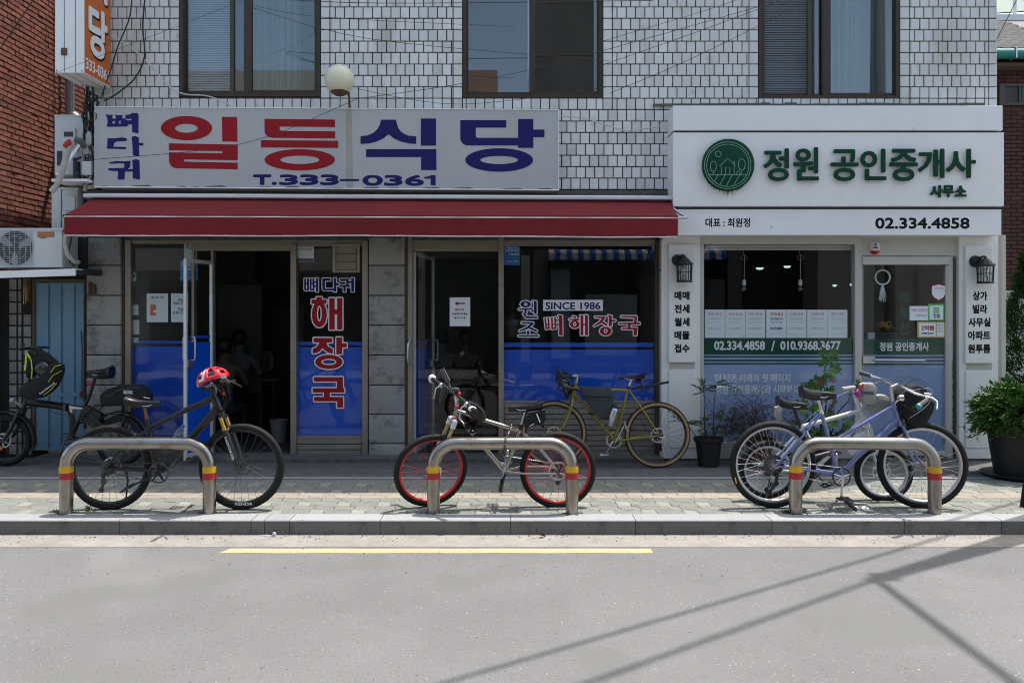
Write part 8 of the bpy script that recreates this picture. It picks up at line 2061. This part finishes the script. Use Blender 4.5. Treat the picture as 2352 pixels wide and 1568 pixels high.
for i in range(260):
    t = rnd.uniform(0, 6.28); el = rnd.uniform(-.5, .5); d = Vector((math.cos(t)*math.cos(el), math.sin(t)*math.cos(el), math.sin(el))); a = c+Vector((0, 0, -.02)); tip = a+Vector((d.x*.46, d.y*.4, d.z*.30-.06))
    for k in range(14):
        u = rnd.uniform(.5, 1.05); q = a+(tip-a)*u; leaf(lf, q, (d+Vector((rnd.gauss(0, .5), rnd.gauss(0, .5), rnd.gauss(-.5, .4)))).normalized(), rnd.uniform(.05, .08), rnd.uniform(.02, .03), rnd)
st.build('stem', 'stem', e, kind='stuff'); lf.build('foliage', 'leaf_bush', e, kind='stuff')
# conifer
Yc = 9.6; x = X(2372, Yc); e = thing('conifer', 'dense green conifer at the right edge beside the white pilaster', 'tree', (x, Yc, 0))
mb = MB(); mb.tube([(x, Yc, 0), (x, Yc, 2.1)], [.05, .015], 8); mb.build('trunk', 'bark', e, smooth=60)
lf = MB(); H_ = 2.45
for i in range(4300):
    z = rnd.uniform(.05, 1)**.9*H_*.98; rr = (.50*(1-z/H_)**.75+.02)*(1+.18*math.sin(z*17+math.cos(z*5)*3)); t = rnd.uniform(0, 6.28); rr2 = rr*rnd.uniform(.55, 1.05)*(1+.12*math.sin(t*5+z*6)); p = Vector((x+rr2*math.cos(t), Yc+rr2*math.sin(t), z))
    d = Vector((math.cos(t), math.sin(t), rnd.uniform(.2, 1.3))).normalized()
    for k in range(7): leaf(lf, p+d*k*.011, (d+Vector((rnd.gauss(0, .8), rnd.gauss(0, .8), rnd.gauss(0, .8)))).normalized(), rnd.uniform(.028, .052), .014, rnd)
lf.build('crown', 'leaf_conifer', e, kind='stuff')
# weeds and litter
def weed(dx, dy, Y, label, n_=18, L_=.06):
    q = Vector((X(dx, Y), Y, 0)); mb = MB()
    for i in range(n_):
        t = rnd.uniform(0, 6.28); d = Vector((math.cos(t), math.sin(t)*.6, rnd.uniform(.2, 1.2))).normalized(); leaf(mb, q+Vector((rnd.gauss(0, .015), rnd.gauss(0, .01), 0)), d, L_*rnd.uniform(.4, 1.1), .009, rnd, .1)
    tag(mb.build('weed', 'leaf_green'), label, 'weed', kind=None)['kind'] = 'stuff'
weed(203, 1170, 6.64, 'tuft of weeds growing to the right of the left rack post', 26, .07); weed(132, 1172, 6.6, 'low weeds at the outer foot of the left rack', 22, .04); weed(1808, 1176, 6.56, 'grass tuft at the foot of the right rack left post', 40, .045); weed(1846, 1176, 6.57, 'grass blades inside the right rack post', 14, .04)
mb = MB()       # grit and leaf crumbs collected along the kerb
for i in range(420):
    x = rnd.uniform(-4.6, 4.6); y = KF-0.012-abs(rnd.gauss(0, .07)) if i % 3 else rnd.uniform(5.3, 6.3); r_ = rnd.uniform(.002, .006)
    mb.ball((x, y, ROADZ+.005), r_, 2, (1.3, 1, .7))
tag(mb.build('grit', 'stain_dark'), 'loose grit and crumbs lying in the gutter along the kerb', 'grit')['kind'] = 'stuff'
mb = MB()
for i in range(150):
    x = rnd.uniform(-4.6, 4.6); y = rnd.uniform(6.2, 8.6); q = Vector((x, y, .003)); leaf(mb, q, Vector((rnd.gauss(0, 1), rnd.gauss(0, 1), .1)).normalized(), rnd.uniform(.008, .022), .008, rnd, .3)
tag(mb.build('leaf_litter', 'leaf_dry'), 'small dry leaf crumbs scattered over the pavement', 'leaves')['kind'] = 'stuff'
e = thing('litter', 'crumpled pink and white wrapper on the paving under the lilac bike', 'litter', P(1972, 1168, 6.70))
mb = MB(); c = Vector((X(1972, 6.7), 6.70, .004)); secs = []
for i in range(7):
    t = i/6; w_ = .022+.012*math.sin(i*2.1); secs.append([c+Vector((-.07+.15*t, -w_, .001)), c+Vector((-.07+.15*t, -w_*.4, .02+.012*math.sin(i*3))), c+Vector((-.07+.15*t, w_*.5, .016+.01*math.cos(i*2.7))), c+Vector((-.07+.15*t, w_, .001))])
mb.loft(secs); mb.build('wrapper', 'paper', e); mb = MB(); mb.ball(c+Vector((-.055, -.01, .014)), .018, 4, (1.2, .8, .7)); mb.build('pink_end', 'pink_ink', e)
mb = MB(); q = Vector((X(1236, 6.24), 6.24, ROADZ+.006)); leaf(mb, q+Vector((0, 0, .03)), Vector((.6, 0, -.4)).normalized(), .07, .05, rnd, .4); mb.tube([q+Vector((0, 0, .03)), q+Vector((-.02, 0, .075))], .003, 5); leaf(mb, q+Vector((-.02, 0, .03)), Vector((.1, -.2, .9)).normalized(), .05, .015, rnd); tag(mb.build('fallen_leaf', 'leaf_dry'), 'curled fallen leaf standing on the road edge below the middle rack', 'leaf')
mb = MB(); q = Vector((X(627, 6.27), 6.27, ROADZ+.004)); mb.tube([q, q+Vector((-.04, 0, .012)), q+Vector((-.09, .02, .004))], .003, 4); mb.ball(q+Vector((.01, 0, .018)), .018, 4, (1, .6, 1)); tag(mb.build('litter', 'paper_dim'), 'scrap of clear plastic against the kerb below the narrow shop window', 'litter')
mb = MB(); xx = X(2356, 6.8); mb.loft([[(xx-.055+o_, 6.8+y_, z_) for o_, y_ in ((0, 0), (.4, 0), (.4, .3), (0, .3))] for o0, z_ in ((0, 0), (0, .02))]); 
secs = [[(xx-.05, 6.75, .0), (xx+.4, 6.75, 0), (xx+.4, 6.81, 0), (xx-.05, 6.81, 0)], [(xx-.03, 6.765, .2), (xx+.38, 6.765, .2), (xx+.38, 6.80, .2), (xx-.03, 6.80, .2)]]; mb = MB(); mb.loft(secs)
tag(mb.build('sign_base', 'rubber', bevel=.01), 'black rubber sign base cut by the right edge of the picture', 'base')

# ================================================================== NOTICES IN THE RESTAURANT WINDOWS
def notice(label, r, Y, m_='paper', cat='notice', name='paper_notice'):
    mb = MB(); mb.dbox(*r, Y, .0008); return tag(mb.build(name, m_), label, cat)
YN = YG+.038
n_ = notice('white holiday calendar notice with orange squares in the left window', (337, 674, 386, 740), YN)
text('5월 휴무 안내', (346, 680, 377, 686), YN-.001, 'letter_black', n_, bold=.0005)
text('일 월 화 수 목 금 토', (343, 690, 380, 693), YN-.001, 'letter_grey', n_)
for r in ((345.5, 700, 358, 712), (345.5, 712, 352, 718), (345.5, 718, 358, 724.5)): mb = MB(); mb.dbox(*r, YN-.001, .0005); mb.build('calendar_mark', 'orange_ink', n_)
n_ = notice('white opening hours notice beside the holiday calendar in the left window', (393, 674, 432, 740), YN)
text('평일', (409, 686, 421, 693), YN-.001, 'letter_black', n_, bold=.0006); text('9:00~21:00', (398, 693.5, 431, 700), YN-.001, 'letter_black', n_, bold=.0005); text('주말', (409, 707, 421, 714), YN-.001, 'letter_black', n_, bold=.0006); text('8:30~21:00', (398, 714.5, 431, 721), YN-.001, 'letter_black', n_, bold=.0005); text('재료소진시 조기 마감', (399, 728, 430, 731), YN-.001, 'letter_grey', n_)
n_ = notice('blue pest control sticker on the left window beside the open door', (414, 598, 454, 645), YN, 'cyan_sticker', 'sticker', 'sticker')
text('CESCO', (417, 602, 451, 613), YN-.001, 'letter_white', n_, bold=.0008); text('Members', (430, 616, 452, 621), YN-.001, 'letter_white', n_); text('세스코 멤버스 해충방제', (418, 636, 450, 640), YN-.001, 'letter_white', n_)
n_ = notice('no smoking sign at the top of the left window', (423, 556, 452, 600), YN+.003, 'paper_dim', 'sign', 'sticker')
mb = MB(); q = P(437, 566, YN+.001); mb.tube([q+Vector((.035*math.cos(t), 0, .035*math.sin(t))) for t in [2*math.pi*i/24 for i in range(24)]], .004, 4, True); mb.tube([q+Vector((-.025, 0, .025)), q+Vector((.025, 0, -.025))], .004, 4); mb.build('no_smoking_ring', 'letter_red', n_)
n_ = notice('round teal sticker with a white van at the left edge of the left window', (300, 620, 314, 655), YN, 'gutter_teal', 'sticker', 'sticker')
mb = MB(); mb.dbox(301, 627, 312, 646, YN-.001, .0006); mb.build('van_mark', 'paper_dim', n_); mb = MB(); mb.dbox(302, 630, 310, 637, YN-.002, .0006); mb.build('van_window', 'film_green', n_)
for i, r in enumerate(((301, 700, 318, 724), (301, 735, 320, 768), (301, 776, 318, 786))):
    n_ = notice(('small pale leaflet at the left edge of the left window, upper one', 'folded leaflet at the left edge of the left window, middle one', 'small leaflet just above the blue film at the left edge, lowest one')[i], r, YN, 'paper_dim')
    for k in range(3): text('안내문 가격표 메뉴', (r[0]+2, r[1]+3+k*(r[3]-r[1])/3.3, r[2]-2, r[1]+3+k*(r[3]-r[1])/3.3+2.5), YN-.001, 'letter_grey', n_)
n_ = notice('white CCTV notice with blue foot at the top of the narrow window', (680, 567, 721, 601), YN)
text('CCTV 설치안내', (686, 570, 716, 576), YN-.001, 'letter_red', n_, bold=.0006)
for k in range(4): text('촬영목적 시설안전 및 화재예방', (684, 579+k*4, 716-k*3, 581.5+k*4), YN-.001, 'letter_grey', n_)
mb = MB(); mb.dbox(681, 594, 720, 600, YN-.001, .0005); mb.build('foot_band', 'letter_blue', n_)
YN2 = YG+.10
mb = MB(); mb.dbox(960, 580, 1142, 1040, YG+.075, .006); o = mb.build('sliding_glass', 'glass', bld)
n_ = notice('white notice with a red arrow hanging in the right doorway', (1033, 683, 1080, 749), YG+.07)
mb = MB(); mb.prism([(X(x, YG+.069), Z(y, YG+.069)) for x, y in ((1044, 697), (1052, 692), (1052, 695.5), (1068, 695.5), (1068, 698.5), (1052, 698.5), (1052, 702))], YG+.0685, YG+.0692); mb.build('arrow', 'letter_red', n_)
text('옆문으로', (1045, 708, 1067, 714), YG+.0685, 'letter_red', n_, bold=.0008); text('이용해 주세요', (1038, 718, 1074, 724), YG+.0685, 'letter_black', n_, bold=.0005); text('♥감사합니다♥', (1043, 728, 1069, 732), YG+.0685, 'letter_black', n_, bold=.0003)
n_ = notice('blue pest control sticker in the top left corner of the right window', (1157.5, 562, 1194, 609), YN, 'cyan_sticker', 'sticker', 'sticker')
text('CESCO', (1160, 568, 1191, 578), YN-.001, 'letter_white', n_, bold=.0008); text('Members', (1170, 581, 1192, 586), YN-.001, 'letter_white', n_); text('세스코 멤버스 해충방제', (1161, 599, 1191, 603), YN-.001, 'letter_white', n_)

bpy.data.scenes.remove(GS)
